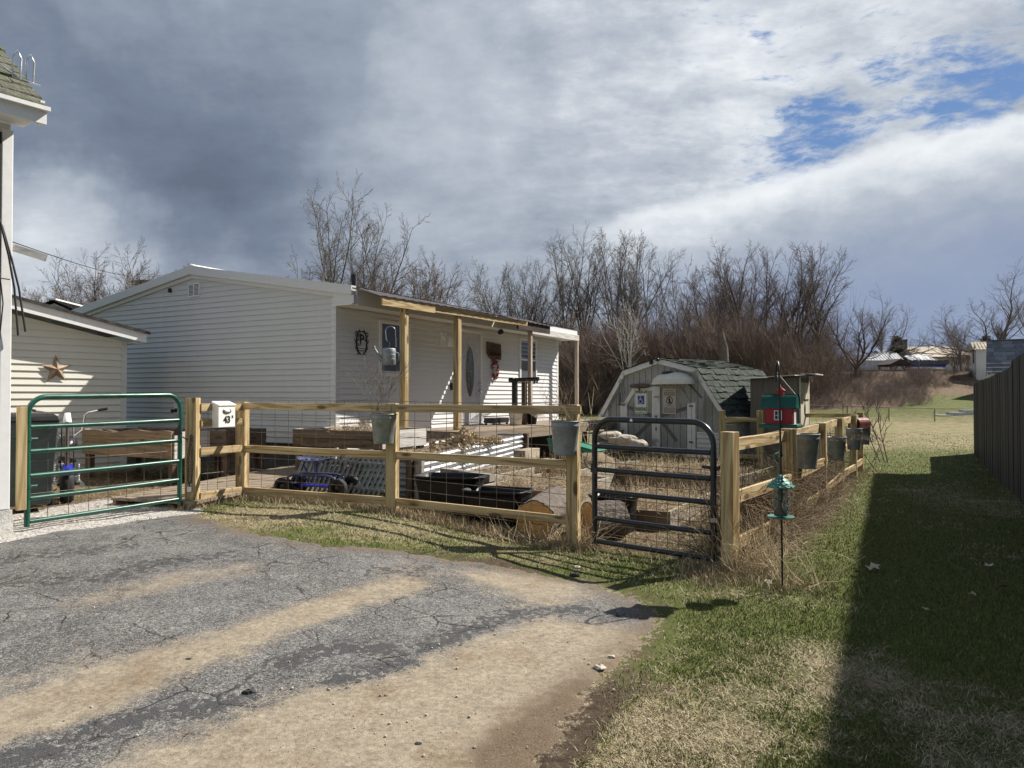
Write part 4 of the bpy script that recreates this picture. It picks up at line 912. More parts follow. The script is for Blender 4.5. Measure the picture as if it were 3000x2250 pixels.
# doors: pentagon tops
def sdoor(x0, x1, zt_, clip_left):
    cl = .36
    pl = [(x0, .03), (x1, .03)] + ([(x1, zt_), (x0 + cl, zt_), (x0, zt_ - .42)] if clip_left else [(x1, zt_ - .42), (x1 - cl, zt_), (x0, zt_)])
    b = B(); b.prism(pl, -.022, -.004); d = b.obj('door', 'shed_wall', shed)
    b = B()
    for x in np.arange(x0 + .15, x1 - .05, .2):
        zt2 = zt_ - .03 if (x > x0 + cl if clip_left else x < x1 - cl) else zt_ - .42; b.box((x - .006, -.0245, .05), (x + .006, -.0221, zt2))
    b.obj('door_grooves', 'tar', d)
    tr = B(); k = len(pl)
    def strip(p, q_, w, side):
        p = Vector(p); q_ = Vector(q_); dd = (q_ - p).normalized(); n2 = Vector((-dd.y, dd.x)) * w * side; tr.prism([tuple(p), tuple(q_), tuple(q_ + n2), tuple(p + n2)], -.045, -.0222)
    if clip_left: strip((x1, .03), (x1, zt_), .13, 1); strip((x0, .03), (x0, zt_ - .42), .12, -1); strip((x0, zt_ - .42), (x0 + cl, zt_), .12, -1); strip((x0 + cl, zt_), (x1 - .13, zt_), .1, -1)
    else: strip((x0, .03), (x0, zt_), .13, -1); strip((x1, .03), (x1, zt_ - .42), .12, 1)
    tr.obj('door_trim', 'shed_trim', d)
    br = B(); 
    if clip_left: br.beam((x0 + .02, -.028, zt_ - .5), (x1 - .14, -.028, .98), .09, .006, (0, -1, 0)); br.beam((x0 + .35, -.028, .38), (x1 - .14, -.028, .86), .09, .006, (0, -1, 0))
    else: br.beam((x0 + .14, -.028, .98), (x1 - .02, -.028, zt_ - .5), .09, .006, (0, -1, 0)); br.beam((x0 + .14, -.028, .86), (x1 - .45, -.028, .38), .09, .006, (0, -1, 0))
    br.obj('brace_mark', 'brace_mark', d)
    hg = B(); 
    for zz_ in (zt_ - .5, .35): hg.box((x0 - .06 if clip_left else x1 - .06, -.052, zz_), (x0 + .06 if clip_left else x1 + .06, -.046, zz_ + .04))
    hg.obj('hinge', 'wire', d); return d
DX = 1.80
sdoor(DX - 1.10, DX, 1.72, True); sdoor(DX + .004, DX + 1.10, 1.72, False)
for x_ in (DX - 1.22, DX + 1.11):
    b = B(); b.box((x_, -.04, .02), (x_ + .11, -.003, 1.32)); b.obj('door_jamb', 'shed_trim', shed)
b = B(); b.tube([(DX - .05, -.05, 1.45), (DX + .05, -.06, 1.47), (DX + .09, -.05, 1.43)], .012, 5); b.box((DX - .02, -.052, .85), (DX + .05, -.046, .98)); b.box((DX - .01, -.052, .6), (DX + .03, -.046, .7)); b.obj('latch', 'wire', shed)
def shed_at(x, y, z): return shed.matrix_basis @ Vector((x, y, z))
# parking sign
def on_shed(name, label, cat, x, z, y=-.03): 
    p = shed_at(x, y, z); return thing(name, label, cat, p, SA)
FX = Matrix.Rotation(math.pi / 2, 4, 'X')
hs = on_shed('parking_sign', 'white metal sign with green lettering reading HANDICAP PARKING and a blue wheelchair square', 'sign', DX - .50, 1.355)
def rrect(w, h, r, n=5):
    pts = []
    for cx2, cz2, a0_ in ((w / 2 - r, h / 2 - r, 0), (-w / 2 + r, h / 2 - r, 90), (-w / 2 + r, -h / 2 + r, 180), (w / 2 - r, -h / 2 + r, 270)):
        for i in range(n + 1): t = R(a0_ + 90 * i / n); pts.append((cx2 + r * math.cos(t), cz2 + r * math.sin(t)))
    return pts
b = B(); b.prism(rrect(.44, .66, .04), -.004, 0); b.obj('sign_panel', 'sign_white', hs)
b = B(); rr = rrect(.405, .625, .03); rr2 = rrect(.385, .605, .025); k = len(rr)
b.add([(x, -.0055, z) for x, z in rr + rr2], [(i, (i + 1) % k, k + (i + 1) % k, k + i) for i in range(k)])
text_mesh(b, 'HANDICAP', .125, Matrix.Translation((0, -.006, .235)) @ FX, .005, .001, xs=.66); text_mesh(b, 'PARKING', .125, Matrix.Translation((0, -.006, -.215)) @ FX, .005, .001, xs=.78); b.obj('lettering', 'ink_green', hs)
b = B(); b.box((-.11, -.0065, -.085), (.11, -.0045, .135)); b.obj('blue_square', 'sign_blue', hs)
b = B(); yy = -.0085
b.lathe([(0, .001), (.018, .001), (.018, -.001), (0, -.001)], 10, Matrix.Translation((-.022, yy, .107)) @ FX)
b.tube([(-.02, yy, .082), (-.014, yy, .028), (.035, yy, .028), (.062, yy, -.035), (.082, yy, -.028)], .0095, 5); b.tube([(-.017, yy, .06), (.025, yy, .06)], .007, 5)
b.tube([(-.012 + .062 * math.cos(t), yy, -.012 + .058 * math.sin(t)) for t in np.linspace(R(110), R(345), 18)], .0085, 5); b.obj('wheelchair_symbol', 'white_paint', hs)
b = B(); 
for z_ in (.305, -.30): b.lathe([(0, .006), (.012, .004), (.014, 0)], 8, Matrix.Translation((0, -.004, z_)) @ FX)
b.obj('screw', 'ink_black', hs)
ns = on_shed('notice_sign', 'cream paper notice with a crossed-out walking figure on the shed door', 'sign', DX + .43, 1.35)
b = B(); b.box((-.2, -.003, -.315), (.2, 0, .315)); b.obj('sign_panel', 'sign_cream', ns)
b = B(); yy = -.005
for r0, z_, w_ in [(0, .265, .26)] + [(0, .225 - .026 * i, .34) for i in range(4)] + [(0, -.115, .28)] + [(0, -.165 - .027 * i, .345) for i in range(5)]:
    x = -w_ / 2
    while x < w_ / 2: w2 = random.uniform(.02, .06); b.box((x, yy, z_ - .006), (min(x + w2, w_ / 2), -.0031, z_ + .007)); x += w2 + .012
b.tube([(.095 * math.cos(t), yy, .02 + .095 * math.sin(t)) for t in np.linspace(0, 2 * math.pi, 25)], .009, 5, caps=False); b.tube([(-.068, yy, .088), (.068, yy, -.048)], .008, 5)
b.lathe([(0, .001), (.017, .001), (0, -.001)], 8, Matrix.Translation((0, yy, .09)) @ FX); b.tube([(0, yy, .07), (0, yy, .01), (.03, yy, -.05)], .014, 5); b.tube([(0, yy, .01), (-.03, yy, -.05)], .012, 5); b.tube([(-.035, yy, .02), (0, yy, .06), (.035, yy, .02)], .009, 5); b.obj('notice_print', 'ink_black', ns)
# canopy over the door, carving, feeder, camera
cp = on_shed('door_canopy', 'cream domed fibreglass shell fixed above the shed doors as a rain hood', 'canopy', DX + .58, 1.80)
b = B(); prf = [(1.0, 0), (.985, .07), (.9, .13), (.72, .20), (.45, .25), (.2, .27), (0, .275)]
b.lathe([(r_ * .62, z_) for r_, z_ in prf], 28, Matrix.Translation((0, -.02, 0)), sy=.62); b.lathe([(.64, -.03), (.64, .0), (.60, .0), (.60, -.03), (.64, -.03)], 28, Matrix.Translation((0, -.02, 0)), sy=.62); b.obj('shell', 'canopy_cream', cp)
b = B(); b.lathe([(.16, 0), (.17, .05), (.12, .07), (0, .075)], 14, Matrix.Translation((-.08, -.16, .22)), sy=.6); b.obj('vent_cap', 'paint_black', cp)
b = B(); b.beam((.45, -.02, -.02), (.80, .02, -.36), .03, .03); b.obj('strut', 'plywood', cp)
wd = on_shed('wood_carving', 'dark driftwood carving lying on the shed door trim', 'wall decoration', DX - .48, 1.74)
b = B(); b.lathe([(0, -.36), (.04, -.33), (.055, -.15), (.06, .1), (.04, .3), (0, .36)], 8, Matrix.Rotation(math.pi / 2, 4, 'Y'), sy=.8); b.tube([(-.02, -.02, 0), (.02, -.06, -.1), (.06, -.05, -.12)], [.04, .035, .01], 6); b.obj('carving', 'dark_plank', wd, loc=(0, -.06, 0))
fd = on_shed('seed_tube', 'slim clear seed tube hanging from a small hook on the shed corner', 'bird feeder', .62, 1.45, -.12)
b = B(); b.lathe([(.04, -.2), (.04, .12), (.0, .14)], 10); b.obj('tube', 'glass_grey', fd)
b = B(); b.tube([(0, 0, .13), (0, 0, .4), (.04, 0, .47), (.12, .02, .45), (.14, .06, .1)], .008, 5); b.lathe([(0, -.22), (.055, -.21), (.05, -.19)], 10); b.obj('hook', 'wire', fd)
sc2 = on_shed('trail_camera', 'small black camera and lamp fixed at the shed gable peak', 'camera', SW / 2 - .08, 2.33, -.12)
b = B(); b.box((-.14, -.05, -.05), (-.07, .02, .05)); b.tube([(-.1, 0, .06), (0, -.02, .13), (.12, -.04, .09)], .014, 5); b.lathe([(0, .04), (.05, .03), (.05, -.03), (0, -.04)], 8, Matrix.Translation((.12, -.04, .06))); b.obj('camera_body', 'paint_black', sc2)
# outhouse ---------------------------------------------------------------
oc = Vector((6.46, 16.5)); OA = math.atan2(-.53, .85)   # local x along plywood face toward the door corner
oh = thing('outhouse', 'narrow grey plywood outhouse with a pale plank door and flat lean-to roof', 'outhouse', (oc.x, oc.y, .06), OA)
W_, D_, H_ = 1.08, 1.07, 1.95
b = B(); b.prism([(-W_, 0), (0, 0), (0, H_), (-W_, H_ - .02)], 0, D_); b.obj('wall', 'plywood', oh)
b = B(); b.box((.002, .06, .08), (.025, D_ - .06, H_ - .12)); dd_ = b.obj('door', 'outhouse_door', oh)
b = B(); b.box((.002, 0, 0), (.03, .058, H_)); b.box((.002, D_ - .058, 0), (.03, D_, H_)); b.box((.026, .1, H_ - .5), (.05, D_ - .1, H_ - .38)); b.box((.026, .1, .3), (.05, D_ - .1, .42)); b.obj('door_rail', 'outhouse_door', dd_)
b = B()
for zc in (1.22, 1.0, 1.42): b.lathe([(0, .003), (.09 if zc == 1.22 else .04, .003), (.09 if zc == 1.22 else .04, -.001), (0, -.001)], 14, Matrix.Translation((.027, .5, zc)) @ Matrix.Rotation(math.pi / 2, 4, 'Y'), sx=1.7)
b.tube([(.035, .14, .55), (.05, .14, .62), (.05, .2, .72), (.035, .2, .78)], .012, 5); b.obj('door_ornament', 'ink_black', dd_)
b = B(); b.add([(-W_ - .28, -.1, H_ - .03), (.26, -.12, H_ + .04), (.26, D_ + .12, H_ + .10), (-W_ - .28, D_ + .1, H_ + .03)], [(0, 1, 2, 3)]); b.add([(-W_ - .28, -.1, H_ - .055), (.26, -.12, H_ + .015), (.26, D_ + .12, H_ + .07), (-W_ - .28, D_ + .1, H_ + .0)], [(3, 2, 1, 0)]); 
for i in range(4): b.add([], [])
b.obj('roof', 'tar', oh)
b = B(); b.box((-.55, -.08, H_ + .03), (.02, .5, H_ + .055), Matrix.Rotation(-.05, 4, 'Y')); b.box((-.0, -.1, H_ + .06), (.30, .9, H_ + .085), Matrix.Rotation(.03, 4, 'Y')); b.obj('roof_sheet', 'white_board', oh)

# unseen house beyond the tall fence, placed and sized so its eave shades the lawn
nh0 = Vector((14.35, 18.5)); ndir = Vector((-.456, -.89)).normalized()
nb = thing('unseen_house', 'unseen tall two-storey house beyond the board fence, sized to shade the lawn', 'house', (nh0.x, nh0.y, 0), math.atan2(ndir.y, ndir.x))
Hn, Ln_ = 8.0, 24.0
# local +x runs toward the camera, local -y ... away from the lawn is +y
b = B(); siding(b, (0, .35, 0), (1, 0, 0), (0, -1, 0), .2, Hn - .25, .15, lambda z: 0, lambda z: Ln_); siding(b, (0, 8.35, 0), (0, -1, 0), (-1, 0, 0), .2, Hn - .25, .15, lambda z: 0, lambda z: 8.0); siding(b, (Ln_, .35, 0), (0, 1, 0), (1, 0, 0), .2, Hn - .25, .15, lambda z: 0, lambda z: 8.0); siding(b, (Ln_, 8.35, 0), (-1, 0, 0), (0, 1, 0), .2, Hn - .25, .15, lambda z: 0, lambda z: Ln_); b.obj('wall', 'vinyl_warm', nb)
b = B(); b.add([(-.3, 0, Hn), (Ln_ + .3, 0, Hn), (Ln_ + .3, 8.7, Hn), (-.3, 8.7, Hn), (3.5, 4.35, Hn + 1.6), (Ln_ - 3.5, 4.35, Hn + 1.6)], [(0, 1, 5, 4), (1, 2, 5), (2, 3, 4, 5), (3, 0, 4)]); b.add([(-.3, 0, Hn - .2), (Ln_ + .3, 0, Hn - .2), (Ln_ + .3, 8.7, Hn - .2), (-.3, 8.7, Hn - .2), (-.3, 0, Hn), (Ln_ + .3, 0, Hn), (Ln_ + .3, 8.7, Hn), (-.3, 8.7, Hn)], [(3, 2, 1, 0), (0, 1, 5, 4), (1, 2, 6, 5), (2, 3, 7, 6), (3, 0, 4, 7)]); b.obj('roof', 'shingle_slate', nb)
for k in range(5):
    for z_ in (1.5, 4.8):
        b = B(); x_ = 2 + k * 4.6; b.box((x_, .30, z_), (x_ + 1.1, .34, z_ + 1.5)); f_ = b.obj('window', 'trim_white', nb)
        b = B(); b.box((x_ + .08, .285, z_ + .08), (x_ + 1.02, .299, z_ + 1.42)); b.obj('pane', 'glass_dark', f_)
# ---------------------------------------------------------------- fences and gates
def frame_of(a, b): d = (b - a); return math.atan2(d.y, d.x), d.length
def board_on(parent, name, p, q, w, h, mat, bevel=.004):  # p, q in parent space
    return board(name, p, q, w, h, mat, parent, bevel)
def fpost(parent, lx, ly, z0, z1, w, rot=0.):
    b = B(); b.box((-w / 2, -w / 2, 0), (w / 2, w / 2, z1 - z0)); return b.obj('post', 'pine_post', parent, bevel=.005, loc=(lx, ly, z0), rot=(0, 0, rot))
def wire_panel(parent, p, q, z0a, z1a, z0b, z1b, nv, zs, r=.0034, name='wire_mesh', sag=.0):
    """vertical stays and horizontal strands between local points p and q; zs = fractions of height"""
    b = B(); p = Vector(p); q = Vector(q)
    for i in range(nv + 1):
        t = i / nv; c = p.lerp(q, t); za = z0a + (z0b - z0a) * t; zb = z1a + (z1b - z1a) * t
        b.tube([(c.x, c.y, za), (c.x + random.uniform(-.004, .004), c.y, (za + zb) / 2), (c.x, c.y, zb)], r, 4, caps=False)
    for f in zs:
        pts = []
        for i in range(7):
            t = i / 6; c = p.lerp(q, t); za = z0a + (z0b - z0a) * t; zb = z1a + (z1b - z1a) * t
            pts.append((c.x, c.y + random.uniform(-.004, .004), za + (zb - za) * f + random.uniform(-.004, .004) - sag * math.sin(math.pi * t)))
        b.tube(pts, r, 4, caps=False)
    return b.obj(name, 'wire', parent)
ang, Lf = frame_of(P2, P4)
fence = thing('rail_fence', 'new yellow pine post and rail fence with wire mesh along the driveway', 'fence', (P2.x, P2.y, 0), ang)
fi = Matrix.Rotation(-ang, 4, 'Z')
def fl(v, z=0): w = fi @ Vector((v.x - P2.x, v.y - P2.y, 0)); return (w.x, w.y, z)
zb = lambda v: hz(v.x, v.y) - .25
fpost(fence, *fl(P1)[:2], zb(P1), 1.57, .13, .35); fpost(fence, *fl(P2)[:2], zb(P2), 1.515, .125, .22); fpost(fence, *fl(P3)[:2], zb(P3), 1.505, .125, .14); fpost(fence, *fl(P4)[:2], zb(P4), 1.50, .125, .02)
l3 = fl(P3)[0]; l4 = fl(P4)[0]; FY = -.045
for xa, xb, za, zb2, h in ((.063, l3 + .02, 1.462, 1.452, .088), (l3 + .065, l4 + .10, 1.45, 1.445, .088)): board_on(fence, 'rail', (xa, -.05 if xa < 1 else -.05, za), (xb, -.05, zb2), .04, h, 'pine')
for xa, xb, za, zb2, h in ((.064, l3 - .064, .917, .90, .090), (l3 + .064, l4 - .064, .90, .867, .090), (.064, l3 - .064, .385, .365, .090), (l3 + .064, l4 - .064, .36, .276, .090)): board_on(fence, 'rail', (xa, -.02, za), (xb, -.02, zb2), .04, h, 'pine')
a1_ = fl(P1); a2_ = fl(P2); d12 = (Vector(a2_) - Vector(a1_)).normalized(); off = Vector((d12.y, -d12.x, 0)) * .045
for z1_, h in ((1.455, .09), (1.27, .085), (.93, .088), (.40, .088)):
    p = Vector(a1_) + d12 * .066 + off; q = Vector(a2_) - d12 * .066 + off; board_on(fence, 'rail', (p.x, p.y, z1_ if h != .09 else z1_), (q.x, q.y, z1_ - .005), .038, h, 'pine')
ZF = (0.0, .07, .16, .27, .39, .52, .66, .82, 1.0)
wire_panel(fence, (.07, .035, 0), (l3 - .07, .035, 0), .33, 1.54, .31, 1.53, 10, ZF); wire_panel(fence, (l3 + .07, .035, 0), (l4 - .07, .035, 0), .30, 1.53, .18, 1.50, 10, ZF)
wire_panel(fence, Vector(a1_) + d12 * .1 - off * .6, Vector(a2_) - d12 * .08 - off * .6, .34, 1.50, .33, 1.50, 4, ZF)
# chain hanging on the first post
ch = thing('chain', 'short black gate chain with a padlock looped on the first fence post', 'chain', (P1.x, P1.y, 0), ang + .35)
def chain_pts(b, pts, lk=.034, r=.0045):
    pts = [Vector(p) for p in pts]; k = 0
    for p, q_ in zip(pts[:-1], pts[1:]):
        n_ = max(1, round((q_ - p).length / lk)); d = (q_ - p).normalized()
        for i in range(n_):
            c = p.lerp(q_, (i + .5) / n_); a = Vector((0, 1, 0)) if k % 2 else Vector((1, 0, 0)); a = (a - d * a.dot(d)).normalized(); k += 1
            b.tube([c + d * lk * .62 * math.cos(t) + a * lk * .33 * math.sin(t) for t in np.linspace(0, 2 * math.pi, 9)], r, 4, caps=False)
b = B(); chain_pts(b, [(.012, -.075, 1.13), (-.022, -.075, .85), (-.02, -.075, .60), (.0, -.076, .53), (.018, -.075, .60), (.028, -.075, .85), (.03, -.075, 1.12)]); b.obj('links', 'wire', ch)
b = B(); b.box((-.02, -.095, .47), (.03, -.072, .53)); b.tube([(-.01, -.083, .53), (-.01, -.083, .56), (.02, -.083, .56), (.02, -.083, .53)], .006, 5); b.obj('padlock', 'steel', ch)
# right hand run
ang2, L2 = frame_of(PR[0], PR[-1])
fence2 = thing('rail_fence', 'pine post and rail fence overgrown with dry vines running back across the lawn', 'fence', (PR[0].x, PR[0].y, 0), ang2)
fi2 = Matrix.Rotation(-ang2, 4, 'Z')
def fl2(v, z=0): w = fi2 @ Vector((v.x - PR[0].x, v.y - PR[0].y, 0)); return Vector((w.x, w.y, z))
tops = (1.265, 1.22, 1.205, 1.21, 1.22, 1.24)
for i, p in enumerate(PR):
    l = fl2(p); fpost(fence2, l.x, l.y, hz(*p) - .25, tops[i], (.125, .125, .12, .12, .12, .12)[i], (-.25, -.5, .0, -.1, 0, 0)[i])
for i, (p, q) in enumerate(zip(PR[:-1], PR[1:])):
    a, c = fl2(p), fl2(q); d = (c - a).normalized(); o_ = Vector((d.y, -d.x, 0)) * .03; s0, s1 = a + d * .066, c - d * .066
    for z0_, z1_ in ((1.13 if i == 0 else 1.125, 1.13), (.66, .655), (.235, .22)):
        oo = Vector((d.y, -d.x, 0)) * (-.045 if z0_ > 1 else .03); e0 = a + d * (.066 if z0_ < 1 else (.066 if i == 0 else -.02)); e1 = c - d * (.066 if z0_ < 1 else -.015)
        board_on(fence2, 'rail', (e0.x + oo.x, e0.y + oo.y, z0_), (e1.x + oo.x, e1.y + oo.y, z1_), .038, .12 if z0_ > 1 else .115, 'pine')
    mo = -Vector((d.y, -d.x, 0)) * .085
    wire_panel(fence2, s0 + mo, s1 + mo, .06, 1.18, .06, 1.19, 10, ZF)
# inner fence by the shed and back fence by the outhouse
f3 = thing('rail_fence', 'short pine rail panel with mesh closing the gap beside the shed', 'fence', (4.62, 16.15, 0), math.atan2(.1, .85))
for x in (0, .87):
    fpost(f3, x, 0, .0, 1.27, .11)
for z_ in (1.06, .25): board_on(f3, 'rail', (.057, -.02, z_), (.813, -.02, z_), .038, .09, 'pine')
wire_panel(f3, (.06, .03, 0), (.81, .03, 0), .15, 1.12, .15, 1.12, 5, ZF)
f4 = thing('rail_fence', 'pine rail fence closing the back of the yard behind the outhouse', 'fence', (6.75, 17.2, 0), math.atan2(-1.7, .62)); f4l = math.hypot(1.7, .62)
fpost(f4, 0, 0, -.1, 1.15, .1); board_on(f4, 'rail', (.052, 0, 1.13), (f4l - .07, 0, 1.17), .038, .09, 'pine'); wire_panel(f4, (.06, .03, 0), (f4l - .08, .03, 0), .1, 1.1, .1, 1.1, 8, ZF)
# tubular gates
def gate(name, label, mat, A, Bp, za, zb_, H, nb, rad, r=.03, fr=None):
    a = math.atan2(Bp[1] - A[1], Bp[0] - A[0]); Lg = math.hypot(Bp[0] - A[0], Bp[1] - A[1]); t = thing(name, label, 'gate', (A[0], A[1], za), a)
    k = (zb_ - za) / Lg; Z = lambda x, z: z + k * x
    pts = [(0, 0, -.01), (0, 0, H - rad)]
    for i in range(1, 8): u = math.pi / 2 * i / 8; pts.append((rad - rad * math.cos(u), 0, H - rad + rad * math.sin(u)))
    pts += [(rad, 0, H)] + [(Lg - rad, 0, Z(Lg, H) - k * rad)]
    for i in range(1, 8): u = math.pi / 2 * i / 8; pts.append((Lg - rad + rad * math.sin(u), 0, H + k * Lg - rad + rad * math.cos(u)))
    pts += [(Lg, 0, H + k * Lg - rad), (Lg, 0, k * Lg - .03)]
    b = B(); b.tube(pts, r, 12); b.obj('frame', mat, t)
    for f in fr:
        b = B(); b.tube([(r * .8, 0, H * f), (Lg * .33, 0, Z(Lg * .33, H * f) - .003), (Lg * .66, 0, Z(Lg * .66, H * f) - .003), (Lg - r * .8, 0, Z(Lg, H * f))], r * .88, 10); b.obj('bar', mat, t)
    return t, Lg
G1A = (-4.70, 7.13); G1B = (-3.87, 8.56)
gt, gl = gate('green_gate', 'green tubular steel farm gate with wire mesh hung between the white house and the fence', 'green_paint', G1A, G1B, .335, .355, 1.25, 6, .17, .026, (.03, .21, .385, .575, .765))
def gmesh(t, Lg, H, mat, top, dx, hs):
    b = B(); x = dx
    while x < Lg - .03: b.tube([(x, .03, .05), (x, .03, top)], .0033, 4, caps=False); x += dx
    for z_ in hs: b.tube([(.02, .03, z_), (Lg * .5, .034, z_ - .003), (Lg - .02, .03, z_)], .0033, 4, caps=False)
    b.obj('wire_mesh', 'wire', t)
gmesh(gt, gl, 1.25, 'wire', .80, .205, (.16, .30, .62, .45))
for z_ in (.84, .38):
    b = B(); b.tube([(0, 0, z_ - .02), (0, 0, z_ + .02)], .033, 10); b.tube([(-.085, .0, z_), (.09, .0, z_)], .012, 6); b.tube([(-.20, .02, z_ + .03), (-.06, 0, z_ + .0)], .010, 5); b.obj('hinge', 'green_paint', gt)
b = B(); chain_pts(b, [(gl - .02, -.03, .80), (gl + .02, -.05, .77), (gl + .08, -.03, .74)], .026, .0038); b.add([(gl - .1, -.03, .86), (gl - .02, -.035, .93), (gl + .0, -.035, .80), (gl - .1, -.03, .80)], [(0, 1, 2, 3)]); b.obj('latch_chain', 'paint_black', gt)
hp = thing('hinge_post', 'upright tan board fixed to the white house wall holding the gate hinges', 'post', (-4.735, 7.05, 0), WD)
b = B(); b.box((-.03, -.055, .50), (.055, -.018, 1.49)); b.obj('plank', 'pine_post', hp, bevel=.004)
G2A = (.868, 7.72); G2B = (1.885, 6.88)
gt2, gl2 = gate('black_gate', 'dark blue-black tubular walk gate with wire mesh between two pine posts', 'black_paint', G2A, G2B, .035, .03, 1.315, 6, .21, .030, (.03, .215, .43, .60, .785))
gmesh(gt2, gl2, 1.31, 'wire', 1.02, .118, (.12, .22, .36, .50, .66, .74, .86, .97))
for z_ in (.88, .20):
    b = B(); b.tube([(gl2, 0, z_ - .02), (gl2, 0, z_ + .02)], .037, 10); b.tube([(gl2 - .11 if z_ > .5 else gl2, -.0, z_ + .01), (gl2 + .06, 0, z_)], .017, 6); b.tube([(gl2 + .05, 0, z_ + .02), (gl2 + .17, .02, z_ + .03)], .011, 6); b.obj('hinge', 'paint_black', gt2)
b = B(); b.lathe([(.033, -.02), (.033, .02)], 10, Matrix.Translation((gl2, 0, .40))); b.obj('tape_band', 'sign_cream', gt2)
b = B(); b.add([(.44, -.032, 1.30), (.475, -.032, 1.30), (.468, -.032, 1.328), (.448, -.032, 1.328)], [(0, 1, 2, 3)]); b.obj('sticker', 'white_paint', gt2)
b = B(); chain_pts(b, [(-.13, .0, .92), (-.10, -.02, .83), (-.04, -.03, .79), (.0, -.035, .80)], .028, .004); b.add([(-.02, -.035, .86), (.06, -.035, .78), (.06, -.035, .75), (-.03, -.035, .76)], [(0, 1, 2, 3)]); b.obj('latch_chain', 'paint_black', gt2)
# mailbox
mbp = Vector((P1.x, P1.y)) + Vector((.41, .91)) * .36 + Vector((.91, -.41)) * .085
ma = math.atan2(.91, .41)   # local x along rails, -y outward
mb = thing('mailbox', 'white wall mailbox with an oval badge and the number 43 B on the fence return', 'mailbox', (mbp.x, mbp.y, 1.21), ma)
b = B(); b.prism([(-.135, 0), (.135, 0), (.135, .285), (-.135, .285)], -.085, .02); b.obj('body', 'white_paint', mb, bevel=.006)
b = B(); b.add([(-.142, -.095, .275), (.142, -.095, .275), (.142, .022, .32), (-.142, .022, .32), (-.142, -.095, .262), (.142, -.095, .262), (.142, .022, .286), (-.142, .022, .286)], [(0, 1, 2, 3), (7, 6, 5, 4), (0, 4, 5, 1), (1, 5, 6, 2), (2, 6, 7, 3), (3, 7, 4, 0)]); b.obj('lid', 'white_paint', mb, bevel=.004)
b = B(); b.lathe([(0, .008), (.058, .008), (.072, .0)], 24, Matrix.Translation((.0, -.0855, .195)) @ FX, sy=.5); b.obj('badge', 'steel', mb)
b = B(); b.lathe([(0, .010), (.042, .0095), (.046, .0)], 20, Matrix.Translation((.0, -.0865, .195)) @ FX, sy=.42); b.obj('badge_plate', 'sign_white', mb)
b = B(); text_mesh(b, '43', .115, Matrix.Translation((.0, -.087, .09)) @ FX, .005, .001, xs=.95); text_mesh(b, 'B', .042, Matrix.Translation((.088, -.087, .125)) @ FX, .002, .001); b.obj('number', 'ink_black', mb)

# ---------------------------------------------------------------- buckets, plants
def seg_plant(n, h, spread, seed, r=.0035, curl=.3, sub=2):
    r_ = random.Random(seed); segs = []
    def go(p, d, L, rad, lv):
        k = 4; q = p
        for i in range(k):
            d = (d + Vector((r_.uniform(-1, 1), r_.uniform(-1, 1), r_.uniform(-.6, .8))) * curl * .35).normalized(); e = q + d * (L / k)
            segs.append((tuple(q), tuple(e), rad * (1 - i / k * .6), rad * (1 - (i + 1) / k * .6)))
            if lv > 0 and i >= 1:
                for _ in range(2): go(e, (d + Vector((r_.uniform(-1, 1), r_.uniform(-1, 1), r_.uniform(-.2, .6))) * .8).normalized(), L * r_.uniform(.3, .5), rad * .6, lv - 1)
            q = e
    for _ in range(n):
        a = r_.uniform(0, 6.28); go(Vector((r_.uniform(-.3, .3) * spread, r_.uniform(-.3, .3) * spread, 0)), Vector((math.cos(a) * spread, math.sin(a) * spread, 1)).normalized(), h * r_.uniform(.6, 1.1), r, sub)
    return segs
def plant(name, label, loc, segs, mat, cat='plant', group=None):
    V, Fq = seg2mesh(segs, 3); o = npmesh(name, V, Fq, 4, mat); o.location = loc; tag(o, label, cat, group); return o
def make_bucket(label, loc, rt, rb, H, ang=0., mat='galvanised'):
    t = thing('bucket', label, 'bucket', loc, ang, 'galvanised planter buckets hung on the fences')
    b = B(); b.lathe([(0, .004), (rb, 0), (rb * 1.01, .01), (rt * .985, H * .86), (rt * 1.02, H * .88), (rt * 1.0, H * .9), (rt, H), (rt * 1.02, H + .006), (rt * .985, H + .006), (rt * .965, H * .9), (rb * .95, .02)], 28, sx=1, sy=.92); b.obj('body', mat, t)
    b = B(); b.lathe([(rt * 1.015, H - .004), (rt * 1.05, H + .002), (rt * 1.05, H + .012), (rt * 1.0, H + .012)], 28, sx=1, sy=.92); b.obj('rim', mat, t)
    so = B(); rr_ = random.Random(int(rt * 1e4)); n_ = 20
    pr = [(0, H - .03 + .02), (rt * .4, H - .025 + .012), (rt * .7, H - .03), (rt * .95, H - .05)]; so.lathe(pr, n_, sy=.92); s_o = so.obj('soil', 'soil', t)
    return t
fdir = Vector((math.cos(ang), math.sin(ang))); fout = Vector((fdir.y, -fdir.x))
def hang(px, Y): w = W(px, 1200, Y); return w
b1 = W(1124, 1300, 8.50); b2 = W(1656, 1333, 7.66)
make_bucket('galvanised bucket with peeling white paint hung on the middle post of the driveway fence', (b1.x, b1.y, b1.z), .147, .112, .335, 0, 'galvanised_worn')
plant('dead_shrub', 'bare branching dead shrub standing in the paint-peeling bucket', (b1.x, b1.y, b1.z + .30), seg_plant(9, .52, .42, 3, .0042, .5), 'twig_grey')
make_bucket('clean grey galvanised bucket hung beside the black walk gate', (b2.x, b2.y, b2.z), .147, .118, .345, 0)
plant('dead_stem_plant', 'thin pale dead stems arching from the bucket beside the black gate', (b2.x + .03, b2.y, b2.z + .30), seg_plant(16, .44, .5, 9, .0028, .55, 1), 'twig_tan')
